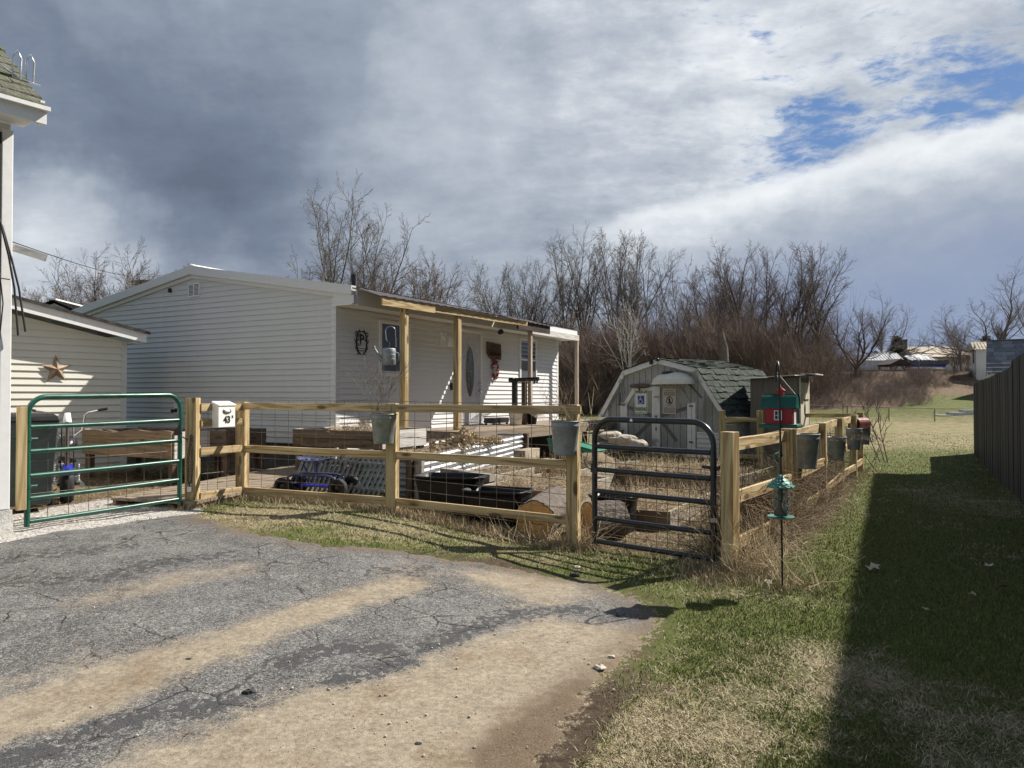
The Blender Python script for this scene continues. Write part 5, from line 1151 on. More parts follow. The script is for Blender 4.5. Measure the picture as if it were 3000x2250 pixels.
for px, pyb, wpx, hpx, Y, lab in ((2360, 1372, 82, 98, 8.75, 'largest bucket on the vine-covered fence, hung by the second post'), (2449, 1348, 60, 66, 11.0, 'bucket with a mat of dry brown moss on the vine-covered fence'), (2502, 1317, 47, 60, 12.9, 'empty bucket hung between the moss bucket and the last bucket of the vine-covered fence'), (2533, 1302, 36, 48, 14.55, 'last bucket on the vine-covered fence, below the rusty letterbox')):
    w = W(px, pyb, Y); make_bucket('grey ' + lab, (w.x, w.y, w.z), wpx / F * Y / 2, wpx / F * Y / 2 * .78, hpx / F * Y, .6)
w = W(2449, 1285, 11.0); plant('dry_moss', 'mat of dry brown moss spilling over a bucket on the fence', (w.x, w.y, w.z - .02), seg_plant(110, .10, 1.8, 12, .004, 1.2, 1), 'twig_red')
# rusty letterbox tipped on the far post
w = W(2519, 1255, 14.4); lb = thing('rusty_letterbox', 'rust red tin letterbox with its round door end tipped toward the lawn', 'letterbox', (w.x, w.y, w.z), -.9)
hm = [(-.11, 0), (.11, 0), (.11, .10)] + [(.11 * math.cos(t), .10 + .11 * math.sin(t)) for t in np.linspace(.3, math.pi - .3, 8)] + [(-.11, .10)]
b = B(); b.prism(hm, -.2, .22); b.obj('shell', 'rust_red', lb)
b = B(); b.prism([(x * 1.06, z * 1.04) for x, z in hm], -.225, -.201); d_ = b.obj('door', 'rust_red', lb)
b = B(); b.tube([(-.03, -.235, .10), (.03, -.24, .14), (.02, -.235, .07)], .008, 5); b.obj('handle', 'steel', d_)

# ---------------------------------------------------------------- shepherd hook and feeders
hw = Gp(2293, 1735); hkx, hky = hw
hk = thing('feeder_pole', 'tall black shepherd hook pole standing in the lawn beside the fence', 'pole', (hkx, hky, hz(hkx, hky)))
b = B(); H = 1.80; pts = [(0, 0, -.2), (-.008, 0, .9), (-.018, .0, H - .14)]
hd = Vector((.22, .97, 0)).normalized()
for t in np.linspace(math.pi, -.35, 16): c = Vector((-.02, 0, H - .05)) + hd * .10; pts.append(tuple(c + hd * (.10 * math.cos(t)) + Vector((0, 0, .13 * math.sin(t)))))
b.tube(pts, .0085, 8); b.obj('pole', 'paint_black', hk)
b = B(); c0 = Vector((-.012, -.0, .80)); pts = [c0 + Vector((0, 0, .40))]
for t in np.linspace(math.pi * .85, -math.pi * .9, 16): pts.append(c0 + Vector((0, 0, .22)) - hd * .045 + hd * (.05 * math.cos(t)) + Vector((0, 0, .20 * math.sin(t))))
b.tube(pts, .007, 6); b.obj('lower_hook', 'paint_black', hk)
w = W(2287, 1253, 6.12)
br = thing('barn_feeder', 'red and green toy barn bird feeder hanging from the shepherd hook', 'bird feeder', (w.x, w.y, w.z), -.55)
b = B(); b.box((-.11, -.075, .025), (.11, .075, .17))
for k in range(12): b.box((-.112, -.0775, .032 + k * .011), (.112, .0775, .034 + k * .011))
b.obj('barn_wall', 'red_paint', br)
b = B(); arch = [(-.125 + .0 * t, .165 + .0 * t) for t in (0,)]; ap = [(.098 * math.cos(t), .150 + .13 * math.sin(t)) for t in np.linspace(.12, math.pi - .12, 22)]
M_ = Matrix.Rotation(math.pi / 2, 4, 'Z')
for k in range(21):
    (x0_, z0_), (x1_, z1_) = ap[k], ap[k + 1]; b.add([(-.142, -x0_, z0_), (.142, -x0_, z0_), (.142, -x1_ * .985, z1_ - .003), (-.142, -x1_ * .985, z1_ - .003)], [(0, 1, 2, 3)])
b.prism([(x * .98, z * .99) for x, z in ap], -.135, .135, Matrix.Rotation(math.pi / 2, 4, 'Z')); b.obj('barn_roof', 'barn_green', br)
b = B(); b.box((-.155, -.12, 0), (.155, .12, .024)); b.box((-.15, -.115, .024), (.15, .115, .032)); b.obj('tray', 'barn_green', br, bevel=.008)
b = B(); b.box((-.028, -.028, .27), (.028, .028, .31)); b.add([(-.036, -.036, .31), (.036, -.036, .31), (.036, .036, .31), (-.036, .036, .31), (0, 0, .345)], [(0, 1, 4), (1, 2, 4), (2, 3, 4), (3, 0, 4), (3, 2, 1, 0)]); b.obj('cupola', 'red_paint', br)
b = B()
for a, c in (((-.035, .065), (.027, .072)), ((-.035, .138), (.027, .145)), ((-.035, .073), (-.028, .137)), ((.020, .073), (.027, .137)), ((-.006, .073), (-.001, .137)), ((-.027, .102), (.019, .107))): b.box((a[0], -.083, a[1]), (c[0], -.0782, c[1]))
wf = b.obj('window', 'white_paint', br)
b = B(); b.box((-.027, -.0795, .073), (.019, -.0781, .137)); b.obj('pane', 'ink_black', wf)
b = B(); b.box((.113, -.05, .03), (.117, .03, .16)); b.obj('door', 'sign_white', br)
b = B(); b.tube([(.0, .0, .345), (-.03, .02, .44)], .003, 4); b.tube([(.125, -.0, .27), (-.03, .02, .46)], .003, 4); b.obj('cord', 'sign_cream', br)
w0 = Vector((hkx - .01, hky, hz(hkx, hky)))
tf = thing('tube_feeder', 'seed tube bird feeder with a scalloped verdigris roof on the shepherd pole', 'bird feeder', (w0.x - .01, w0.y - .02, 0), 0)
zt1 = EYE + (1158 - 1426) / F * hky; zt0 = EYE + (1158 - 1512) / F * hky
b = B(); rr_ = .108; b.lathe([(rr_, zt1), (rr_ * .98, zt1 + .012), (rr_ * .55, zt1 + .055), (rr_ * .2, zt1 + .088), (.012, zt1 + .10), (0, zt1 + .10)], 24)
for ring_ in range(4):
    r0 = rr_ * (1 - ring_ * .23); r1 = r0 - rr_ * .26
    for k in range(14):
        a0_ = 2 * math.pi * (k + .5 * (ring_ % 2)) / 14; b.tube([(r0 * math.cos(a0_ - .2) * 1.0, r0 * math.sin(a0_ - .2), zt1 + .016 + ring_ * .022), ((r0 + .004) * math.cos(a0_), (r0 + .004) * math.sin(a0_), zt1 + .006 + ring_ * .022), (r0 * math.cos(a0_ + .2), r0 * math.sin(a0_ + .2), zt1 + .016 + ring_ * .022)], .003, 4)
b.obj('roof', 'feeder_green', tf)
b = B(); b.lathe([(.058, zt0 + .01), (.058, zt1 + .01)], 20); b.obj('tube', 'glass_clear', tf)
b = B(); b.lathe([(0, zt0 + .01), (.05, zt0 + .01), (.052, zt0 + .05), (.02, zt0 + .08), (.018, zt1), (0, zt1)], 14); b.obj('seed', 'seed', tf)
b = B(); b.lathe([(0, zt0 - .012), (.06, zt0 - .015), (.10, zt0 - .002), (.105, zt0 + .006), (.098, zt0 + .004), (.05, zt0 - .004), (0, zt0 - .002)], 24); b.obj('tray', 'feeder_green', tf)
b = B()
for a0_, z_ in ((-2.2, zt0 + .16), (-1.1, zt0 + .075), (-.5, zt0 + .15)):
    c = Vector((.06 * math.cos(a0_), .06 * math.sin(a0_), z_)); b.tube([c + Vector((-math.sin(a0_) * .018 * math.cos(t), math.cos(a0_) * .018 * math.cos(t), .02 * math.sin(t))) for t in np.linspace(0, 6.28, 11)], .004, 4, caps=False)
b.obj('feeding_ports', 'feeder_green', tf)
b = B()
for k in range(22):
    z_ = zt0 + .01 + k * (zt1 - zt0) / 22; b.tube([(.075 * math.cos(t), .075 * math.sin(t), z_) for t in np.linspace(-.5, .7, 6)], .0018, 3, caps=False)
b.obj('spring_guard', 'steel', tf)

# ---------------------------------------------------------------- tall board fence along the east lawn
fa, fb = Vector((12.06, 19.2)), Vector((7.53, 10.8)); fd_ = (fb - fa).normalized(); fa2 = fa; fEnd = fa + fd_ * 16.5
bf = thing('board_fence', 'tall weathered dark grey wooden board fence along the lawn', 'fence', (fa.x, fa.y, 0), math.atan2(fd_.y, fd_.x))
b = B(); s_ = 0; k = 0
while s_ < 16.5:
    c = fa + fd_ * s_; w = .138; h = 1.85 + (.10 if s_ > 8.1 else 0) + .028 * s_ + random.uniform(-.015, .015); z0_ = hz(c.x, c.y); jy = random.uniform(-.008, .008)
    b.prism([(s_, z0_ - .08), (s_ + w - .004, z0_ - .08), (s_ + w - .004, z0_ + h - .03), (s_ + w - .03, z0_ + h), (s_ + .026, z0_ + h), (s_, z0_ + h - .03)], jy, jy + .018); s_ += w + .002; k += 1
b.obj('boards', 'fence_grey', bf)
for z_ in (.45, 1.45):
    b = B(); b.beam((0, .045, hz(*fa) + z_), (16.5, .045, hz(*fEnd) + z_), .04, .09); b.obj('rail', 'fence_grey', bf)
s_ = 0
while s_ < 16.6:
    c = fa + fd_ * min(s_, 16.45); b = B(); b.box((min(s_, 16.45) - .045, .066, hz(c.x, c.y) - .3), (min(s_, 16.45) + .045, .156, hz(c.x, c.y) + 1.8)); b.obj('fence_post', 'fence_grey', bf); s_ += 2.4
# ---------------------------------------------------------------- things in the yard
def at(px, py, Y): w = W(px, py, Y); return w
def seat(x, y): return hz(x, y)
# raised planters -------------------------------------------------------
def planter(name, label, C1, u1, w, u2, v, zt, zb2, mat, mat2, nb=2, legs=True, live=False, soilmat='soil'):
    """box planter; near corner C1, one side along u1 (w), other along u2 (v), local frame along u1"""
    a = math.atan2(u1[1], u1[0]); t = thing(name, label, 'planter', (C1[0], C1[1], 0), a)
    s = 1 if (u1[0] * u2[1] - u1[1] * u2[0]) > 0 else -1
    h = (zt - zb2) / nb
    for k in range(nb):
        z = zb2 + h * (k + .5); hh = h - .006
        pts = [((0, 0, z), (w, 0, z), mat), ((0, s * v, z), (w, s * v, z), mat), ((0, 0, z), (0, s * v, z), mat2), ((w, 0, z), (w, s * v, z), mat2)]
        for i, (p, q, m_) in enumerate(pts):
            pp, qq = Vector(p), Vector(q); d = (qq - pp).normalized()
            if i >= 2: pp = pp + d * .022; qq = qq - d * .022
            o = board('side_board', pp, qq, .04, hh, m_, t)
            if live and k == nb - 1 and i == 0:
                b = B(); L_ = (qq - pp).length; N = 24; top = []; bot = []
                for j in range(N + 1):
                    x = L_ * j / N; e = .02 * math.sin(x * 3.1) + .015 * math.sin(x * 7.3 + 1); top.append((x, hh / 2 + e)); bot.append((x, -hh / 2))
                b.prism(bot + top[::-1], -.025, .025); me = b.obj('x', m_); o.data = me.data; bpy.data.objects.remove(me); o.modifiers.clear()
    if legs:
        for x, y in ((.0, .0), (w, 0), (0, s * v), (w, s * v)):
            c = Vector((C1[0], C1[1])) + Vector((math.cos(a), math.sin(a))) * x + Vector((-math.sin(a), math.cos(a))) * y
            b = B(); b.box((-.05, -.05, 0), (.05, .05, zt - .05 - hz(c.x, c.y) + .1)); b.obj('leg', mat2 if False else 'brown_post', t, loc=(x + (.07 if x == 0 else -.07), y + s * (.07 if y == 0 else -.07), hz(c.x, c.y) - .1))
    b = B(); n = 8; vs = [(w * i / n, s * v * j / n, zt - .05 + random.uniform(-.02, .03) + .03 * math.sin(i * 1.3 + j)) for j in range(n + 1) for i in range(n + 1)]
    b.add(vs, [(j * (n + 1) + i, j * (n + 1) + i + 1, (j + 1) * (n + 1) + i + 1, (j + 1) * (n + 1) + i) for j in range(n) for i in range(n)]); b.obj('soil', soilmat, t)
    return t
gdir = Vector((-.875, .484)); rdir = Vector((.484, .875))
def stalks(name, label, spots, n, hr, mat, seed, r=.003, lean=.5, kind='stuff', curl=.25):
    """dry stems: spots = list of (x,y,z,rx,ry,weight)"""
    rr = random.Random(seed); segs = []
    W_ = sum(s[5] for s in spots)
    for x, y, z, rx, ry, wgt in spots:
        for _ in range(int(n * wgt / W_)):
            p = Vector((x + rr.uniform(-1, 1) * rx, y + rr.uniform(-1, 1) * ry, z)); d = Vector((rr.gauss(0, lean), rr.gauss(0, lean), 1 if lean < .8 else rr.uniform(.1, 1))).normalized(); L_ = rr.uniform(*hr); k = 4; q = p
            for i in range(k):
                d = (d + Vector((rr.gauss(0, curl), rr.gauss(0, curl), rr.gauss(-.06, curl)))).normalized(); e = q + d * L_ / k
                segs.append((tuple(q), tuple(e), r * (1 - .2 * i), r * (1 - .2 * (i + 1)))); q = e
    V, Fq = seg2mesh(segs, 3); o = npmesh(name, V, Fq, 4, mat); o['kind'] = kind; o['label'] = label
    return o
pl1 = planter('raised_planter', 'dark brown raised planter on legs with its sunlit end coloured white, heaped with dry stalks', (-1.933, 10.8), gdir, 1.75, rdir, 1.14, 1.07, .80, 'dark_plank', 'white_board', 2)  # end boards coloured white for the sunlight on that side
stalks('dry_stalks', 'tangle of dry straw stalks heaped on the dark raised planter', [(-2.35, 11.65, 1.03, .55, .35, 1)], 420, (.12, .34), 'stalk', 4, .0035, 1.1)
stalks('dry_stalks', 'tall thin weeds standing in the dark raised planter', [(-2.3, 11.6, 1.05, .5, .4, 1)], 40, (.25, .5), 'stalk', 41, .0028, .35)
pl2 = planter('raised_planter', 'rough live-edge plank planter on legs behind the green gate', (-4.97, 10.75), gdir, 2.2, rdir, .95, 1.06, .66, 'rough_plank', 'white_board', 2, live=True)  # white ends stand for sunlit planks
pl3 = planter('raised_planter', 'grey weathered plank planter on legs behind the mailbox', (-5.15, 11.5), (.94, -.34), .85, (.34, .94), .9, 1.06, .66, 'dark_plank', 'dark_plank', 2)
# corrugated bed
c0 = Vector((-1.262, 10.0)); c1 = W(1535, 1267, 14.0); cd_ = (Vector((c1.x, c1.y)) - c0); CL = cd_.length; ca = math.atan2(cd_.y, cd_.x)
cb = thing('corrugated_bed', 'raised garden bed of shiny corrugated galvanised sheet with dead cabbage leaves', 'planter', (c0.x, c0.y, 0), ca)
def corr(b, p, q, z0, z1, dz=0., amp=.016, wl=.085):
    p = Vector(p); q = Vector(q); d = (q - p).normalized(); n_ = Vector((d.y, -d.x, 0)); nz = int((z1 - z0) / wl * 8)
    vs = []
    for i in range(nz + 1):
        z = z0 + (z1 - z0) * i / nz; a = amp * math.sin(2 * math.pi * (z - z0) / wl)
        vs += [tuple(p + n_ * a + Vector((0, 0, z))), tuple(q + n_ * a + Vector((0, 0, z + dz)))]
    b.add(vs, [(2 * i, 2 * i + 1, 2 * i + 3, 2 * i + 2) for i in range(nz)], None, True)
g0 = hz(c0.x, c0.y); ztop = .775
BW = .95
b = B(); corr(b, (0, 0, 0), (CL, 0, 0), g0 - .02, ztop, .09); b.obj('long_side', 'galvanised_bright', cb)
b = B(); corr(b, (0, BW, 0), (CL, BW, 0), g0 - .02, ztop, .09); b.obj('long_side', 'galvanised_bright', cb)
b = B(); corr(b, (0, BW, 0), (0, 0, 0), g0 - .02, ztop); b.obj('end_sheet', 'galvanised', cb)
b = B(); corr(b, (CL, 0, 0), (CL, BW, 0), g0 + .06, ztop + .09); b.obj('end_sheet', 'galvanised', cb)
for x, y in ((-.03, -.03), (-.03, BW + .03), (CL + .03, -.03), (CL + .03, BW + .03), (-.03, .12)):
    b = B(); b.box((x - .045, y - .045, g0 - .2), (x + .045, y + .045, ztop + .01 + (.09 if x > 1 else 0))); b.obj('corner_post', 'brown_post' if x > 1 or y > .1 else 'weathered_board', cb)
b = B(); n = 10; b.add([(CL * i / n, BW * j / 4, ztop - .05 + .09 * i / n + random.uniform(-.03, .03)) for j in range(5) for i in range(n + 1)], [(j * (n + 1) + i, j * (n + 1) + i + 1, (j + 1) * (n + 1) + i + 1, (j + 1) * (n + 1) + i) for j in range(4) for i in range(n)]); b.obj('soil', 'soil', cb)
def leaf_pile(name, label, loc, n, rx, ry, rz, mat, seed, size=(.05, .12)):
    rr = random.Random(seed); b = B()
    for _ in range(n):
        u, v = max(-1, min(1, rr.gauss(0, .42))), max(-1, min(1, rr.gauss(0, .42))); w = min(abs(rr.gauss(0, .42)), 1) * max(.1, 1 - .8 * (u * u + v * v)); c = Vector((u * rx, v * ry, w * rz)); L_ = rr.uniform(*size); M_ = Matrix.Translation(c) @ Matrix.Rotation(rr.uniform(0, 6.28), 4, 'Z') @ Matrix.Rotation(rr.uniform(-1.4, 1.4), 4, 'X') @ Matrix.Rotation(rr.uniform(-1, 1), 4, 'Y')
        b.add([(-L_ * .5, -L_ * .16, 0), (-L_ * .1, -L_ * .3, L_ * .12), (L_ * .4, -L_ * .12, .03), (L_ * .5, L_ * .1, -.01), (0, L_ * .32, L_ * .14), (-L_ * .4, L_ * .18, .0), (0, 0, -L_ * .05)], [(0, 1, 6), (1, 2, 6), (2, 3, 6), (3, 4, 6), (4, 5, 6), (5, 0, 6)], M_)
    o = b.obj(name, mat, fix=False); o.location = loc; return o
for px, py, Y, n, s_, lab in ((1355, 1292, 11.6, 260, (.36, .3, .26), 'large heap of tan withered cabbage leaves in the corrugated bed'), (1425, 1288, 12.4, 120, (.34, .25, .10), 'smaller flatter heap of withered leaves beside the tan cabbage heap'), (1268, 1300, 10.7, 14, (.05, .05, .22), 'single drooping withered stalk at the near end of the corrugated bed')):
    w = at(px, py, Y); o = leaf_pile('withered_leaves', lab, (w.x, w.y, w.z - .06), n, *s_, 'stalk', n); tag(o, lab, 'dead plant', 'withered plants in the corrugated bed')
stalks('dry_stalks', 'dry leaf litter and short stems over the corrugated bed', [(c0.x + .3, c0.y + 1.3, .80, .35, .9, 1), (c0.x - .1, c0.y + .6, .78, .4, .3, 1)], 260, (.06, .16), 'stalk', 77, .004, 1.2)
# black tubs
def tub(label, C, rot, L_, D_, H, z0=None):
    z0 = hz(*C) if z0 is None else z0; t = thing('black_tub', label, 'tub', (C[0], C[1], z0), rot, 'black plastic tubs')
    prof = [(.0, .78), (.03, .80), (H * .8, .95), (H - .03, .97), (H - .03, 1.02), (H, 1.04), (H, .975), (H * .5, .88), (.03, .76)]
    n = 28; b = B(); vs = []
    for z, f in prof:
        for j in range(n):
            a = 2 * math.pi * j / n; ca_, sa_ = math.cos(a), math.sin(a); e = .36
            vs.append((math.copysign(abs(ca_) ** e, ca_) * L_ / 2 * f, math.copysign(abs(sa_) ** e, sa_) * D_ / 2 * f, z))
    k = len(prof); b.add(vs, [(i * n + j, i * n + (j + 1) % n, (i + 1) * n + (j + 1) % n, (i + 1) * n + j) for i in range(k - 1) for j in range(n)], None, True); b.add(vs[:n], [tuple(range(n))]); b.add(vs[-n:], [tuple(range(n))]); b.obj('body', 'black_plastic', t)
    b = B()
    for s in (-1, 1):
        b.tube([(s * L_ * .515, -.09, H - .02), (s * L_ * .56, -.07, H - .015), (s * L_ * .56, .07, H - .015), (s * L_ * .515, .09, H - .02)], .012, 6)
    b.obj('handles', 'black_plastic', t); return t
w = at(1318, 1480, 9.28); tub('larger black plastic tub standing behind another tub inside the driveway fence', (w.x, w.y), -.30, .84, .52, .47, hz(w.x, w.y) - .02)
w = at(1458, 1490, 8.80); tub('black plastic tub beside the big sawn log inside the driveway fence', (w.x, w.y), -.42, .78, .52, .41, hz(w.x, w.y))
w = at(1800, 1560, 8.62); tub('black plastic tub behind the black walk gate', (w.x, w.y), -.45, .52, .40, .44, hz(w.x, w.y))
b = B(); w = at(1352, 1378, 9.9); b.beam((w.x - .25, w.y, w.z - .02), (w.x + .42, w.y - .25, w.z - .07), .18, .1); tb = b.obj('timber_block', 'weathered_board'); tag(tb, 'split grey timber block behind the black tubs', 'timber')
# logs
def log(label, C, z, ax, Lg, r, seed):
    rr = random.Random(seed); t = thing('log', label, 'log', (C[0], C[1], z), math.atan2(ax[1], ax[0]), 'sawn tree trunk sections')
    n = 40; m = 14; b = B(); vs = []; ph = [rr.uniform(0, 6.28) for _ in range(6)]
    for i in range(m + 1):
        x = Lg * i / m
        for j in range(n):
            a = 2 * math.pi * j / n; rg = r * (1 + .035 * math.sin(3 * a + ph[0]) + .03 * math.sin(5 * a + ph[1]) + .05 * abs(math.sin(11 * a + ph[2] + .8 * math.sin(x * 9 + a))) + rr.uniform(-.015, .02)); vs.append((x, rg * math.cos(a), rg * math.sin(a)))
    b.add(vs, [(i * n + j, i * n + (j + 1) % n, (i + 1) * n + (j + 1) % n, (i + 1) * n + j) for i in range(m) for j in range(n)], None, False); b.obj('bark', 'bark', t)
    for x, d in ((-.002, -1), (Lg + .002, 1)):
        b = B(); b.add([(x, 0, 0)] + [(x, vs[j if d < 0 else m * n + j][1] * .95, vs[j if d < 0 else m * n + j][2] * .95) for j in range(n)], [(0, 1 + j, 1 + (j + 1) % n) for j in range(n)]); b.obj('sawn_face', 'log_end', t)
    return t
w = at(1566, 1508, 8.06); log('big sawn log with a tan cut face and deep bark beside the black tub', (w.x, w.y), hz(w.x, w.y) + .20, (.25, .97), 1.25, .215, 2)
w = at(1722, 1520, 8.25); log('sawn log with furrowed bark lying behind the black gate post', (w.x, w.y), hz(w.x, w.y) + .19, (.93, .36), .42, .205, 5)
# low wooden beds behind the black gate
def bed(label, C1, u1, w, u2, v, zt, mat='bed_board', mat2='bed_board_shaded'):
    return planter('garden_bed', label, C1, u1, w, u2, v, zt, hz(*C1) - .04, mat2, mat, 1, legs=False)  # sun-facing sides coloured pale, shaded sides dark brown, on every bed
bed('low wooden garden bed with its lit side coloured pale directly behind the black gate', (1.83, 8.62), gdir, .92, rdir, 2.0, .24)
bed('low wooden garden bed with sunlit sides coloured pale between the big log and the black gate', (.55, 9.5), gdir, 1.15, rdir, 1.9, .36)
bed('low wooden garden bed of brown boards at the middle of the yard', (1.05, 11.6), gdir, 1.5, rdir, 1.6, .42)
bed('long low garden bed with shaded faces coloured dark in front of the shed', (3.25, 11.3), (-.62, .785), 2.6, (.785, .62), 1.0, .36)
bed('small garden bed of brown boards beside the corrugated bed', (-.28, 10.5), gdir, .7, rdir, 1.3, .46)
stalks('dry_stalks', 'dense dead stalks and stems standing over the low garden beds', [(1.75, 9.5, .2, .75, .75, 1.4), (.5, 10.4, .33, .7, .7, .8), (1.1, 12.3, .4, .9, .6, .8), (3.0, 12.6, .33, .9, .8, 1.2), (2.3, 10.6, .1, .7, .7, .9), (-.2, 11, .42, .4, .5, .4)], 2100, (.12, .42), 'stalk', 14, .0034, .55)
stalks('dry_stalks', 'flattened straw lying across the low garden beds', [(1.75, 9.5, .23, .8, .8, 1.4), (.5, 10.4, .36, .7, .7, .8), (2.4, 10.4, .12, .8, .8, 1), (3.0, 12.6, .36, .9, .8, 1)], 1500, (.15, .35), 'stalk', 15, .0034, 2.5, curl=.12)
# vines smothering the east fence and weeds at its foot
spots = []
for i, (p, q) in enumerate(zip(PR[:3], PR[1:4])):
    for t_ in np.linspace(.08, .95, 7):
        c = p.lerp(q, t_); spots.append((c.x - .10, c.y + .08, .0, .12, .16, (1.5, 1.0, .3)[i] * (.35 if i == 0 and t_ < .4 else 1)))
stalks('dry_vines', 'thick brown curtain of dead vines covering the mesh of the lawn fence', spots, 2600, (.45, 1.0), 'stalk_dark', 18, .0042, .35, curl=.42)
stalks('dry_vines', 'tangle of pale dead creeper stems over the lawn fence rails', [(s[0], s[1], .55, s[3], s[4], s[5]) for s in spots[:14]], 700, (.3, .7), 'stalk_dark', 19, .004, 1.6, curl=.5)
stalks('dry_vines', 'scattered pale straw-coloured stems among the dead vines on the lawn fence', [(s[0] + .06, s[1] - .04, .0, .14, .18, s[5]) for s in spots], 420, (.3, .95), 'stalk', 27, .0036, .55, curl=.4)
stalks('dry_weeds', 'pale dead weed stems leaning round the corner post and black gate', [(2.1, 6.62, .0, .14, .14, 1), (1.95, 6.95, 0, .12, .14, 1), (2.35, 6.9, 0, .16, .2, 1), (2.35, 6.15, 0, .2, .22, .6), (.78, 7.75, .03, .1, .1, .5), (2.75, 7.6, 0, .25, .3, .7)], 330, (.25, .75), 'stalk', 20, .0035, .42)
stalks('dry_weeds', 'long bare brown canes beside the corner post', [(1.98, 6.86, .0, .06, .06, 1)], 9, (.8, 1.15), 'stalk_dark', 23, .008, .16, curl=.08)
stalks('dry_weeds', 'dead stems bent over the log and gate post', [(.62, 8.0, .05, .25, .2, 1), (.2, 7.75, .05, .4, .12, 1)], 130, (.15, .5), 'stalk', 24, .003, .7)
# rolling garden seat
sw_ = at(925, 1440, 9.75); gs = thing('rolling_stool', 'blue steel rolling garden seat with a perforated tractor saddle', 'garden seat', (sw_.x, sw_.y, hz(sw_.x, sw_.y)), -.25)
b = B(); nr, nt = 5, 24; vs = [(0, 0, .43)]
for i in range(1, nr + 1):
    for j in range(nt):
        a = 2 * math.pi * j / nt; r_ = i / nr; vs.append((.27 * r_ * math.cos(a), .19 * r_ * math.sin(a), .43 + .055 * r_ ** 2.2 * (1 + .4 * math.cos(2 * a))))
b.add(vs, [(0, 1 + j, 1 + (j + 1) % nt) for j in range(nt)] + [(1 + i * nt + j, 1 + i * nt + (j + 1) % nt, 1 + (i + 1) * nt + (j + 1) % nt, 1 + (i + 1) * nt + j) for i in range(nr - 1) for j in range(nt) if not (i == 2 and j % 2 == 0)], None, True)
so_ = b.obj('saddle', 'paint_blue_soft', gs); sd_ = so_.modifiers.new('t', 'SOLIDIFY'); sd_.thickness = .006
b = B(); b.tube([(0, 0, .24), (0, 0, .42)], .022, 8); b.tube([(-.1, 0, .26), (-.19, 0, .40)], .012, 6); b.obj('seat_stem', 'paint_blue', gs)
b = B()
for y in (-.12, .12): b.tube([(-.36, y, .14), (-.34, y, .24), (-.28, y, .27), (.22, y, .27), (.33, y, .24), (.38, y, .12), (.38, y, .10)], .017, 8)
b.tube([(.36, -.12, .2), (.36, .12, .2)], .014, 6); b.tube([(-.36, -.2, .14), (-.36, .2, .14)], .014, 6); b.tube([(-.2, -.12, .27), (0, -.12, .20), (.2, -.12, .27)], .006, 5); b.obj('frame', 'paint_blue_soft', gs)
for x, y in ((-.36, -.2), (-.36, .2), (.42, -.19), (.42, .19)):
    b = B(); b.lathe([(.06, -.045), (.115, -.045), (.125, -.03), (.125, .03), (.115, .045), (.06, .045), (.06, -.045)], 20, Matrix.Translation((x, y, .122)) @ Matrix.Rotation(math.pi / 2, 4, 'X')); wl = b.obj('wheel', 'rubber', gs)
    b = B(); b.lathe([(0, -.03), (.058, -.03), (.058, .03), (0, .03)], 14, Matrix.Translation((x, y, .122)) @ Matrix.Rotation(math.pi / 2, 4, 'X')); b.obj('rim', 'paint_black', wl)
b = B(); b.box((-.2, -.1, .12), (.2, .1, .14)); b.obj('tool_tray', 'paint_blue', gs)
# leaning picket panel
pa, pb_ = at(872, 1440, 10.15), at(1128, 1440, 9.55); pdv = Vector((pb_.x - pa.x, pb_.y - pa.y)); pL = pdv.length
pk = thing('picket_panel', 'blue-grey picket panel leaning under the dark raised planter', 'fence panel', (pa.x - .05, pa.y, hz(pa.x, pa.y)), math.atan2(pdv.y, pdv.x))
for k in range(19):
    x = pL * k / 18 - .06; b = B(); top_z = .55 - .10 * k / 18; b.beam((x, 0, .0), (x + .15, .16, top_z + random.uniform(-.015, .015)), .012, .034, (1, 0, 0)); b.obj('picket', 'picket_paint', pk)
for f in (.16, .84):
    b = B(); b.beam((.15 * f - .1, .16 * f + .014, .55 * f), (pL + .15 * f, .16 * f + .014, .46 * f), .012, .035); b.obj('cross_strip', 'picket_paint', pk)
# arched wire trellis
ax = at(1478, 1335, 11.2); tr = thing('arch_trellis', 'arched wire mesh garden trellis spanning the corrugated bed', 'trellis', (ax.x, ax.y, hz(ax.x, ax.y)), -.12)
b = B(); R_, Ht = .92, 1.35; AL = 1.5
def arch_pt(s): 
    a = math.pi * s; return (-R_ * math.cos(a) * (1 if True else 0), Ht * math.sin(a) ** .75 if 0 < s < 1 else 0)
for i in range(9):
    y = AL * i / 8; b.tube([(arch_pt(s)[0], y, arch_pt(s)[1]) for s in np.linspace(0, 1, 23)], .0032, 4, caps=False)
for s in np.linspace(0.0, 1, 19): x, z = arch_pt(s); b.tube([(x, 0, z), (x, AL, z)], .0032, 4, caps=False)
b.obj('wire_mesh', 'wire', tr)
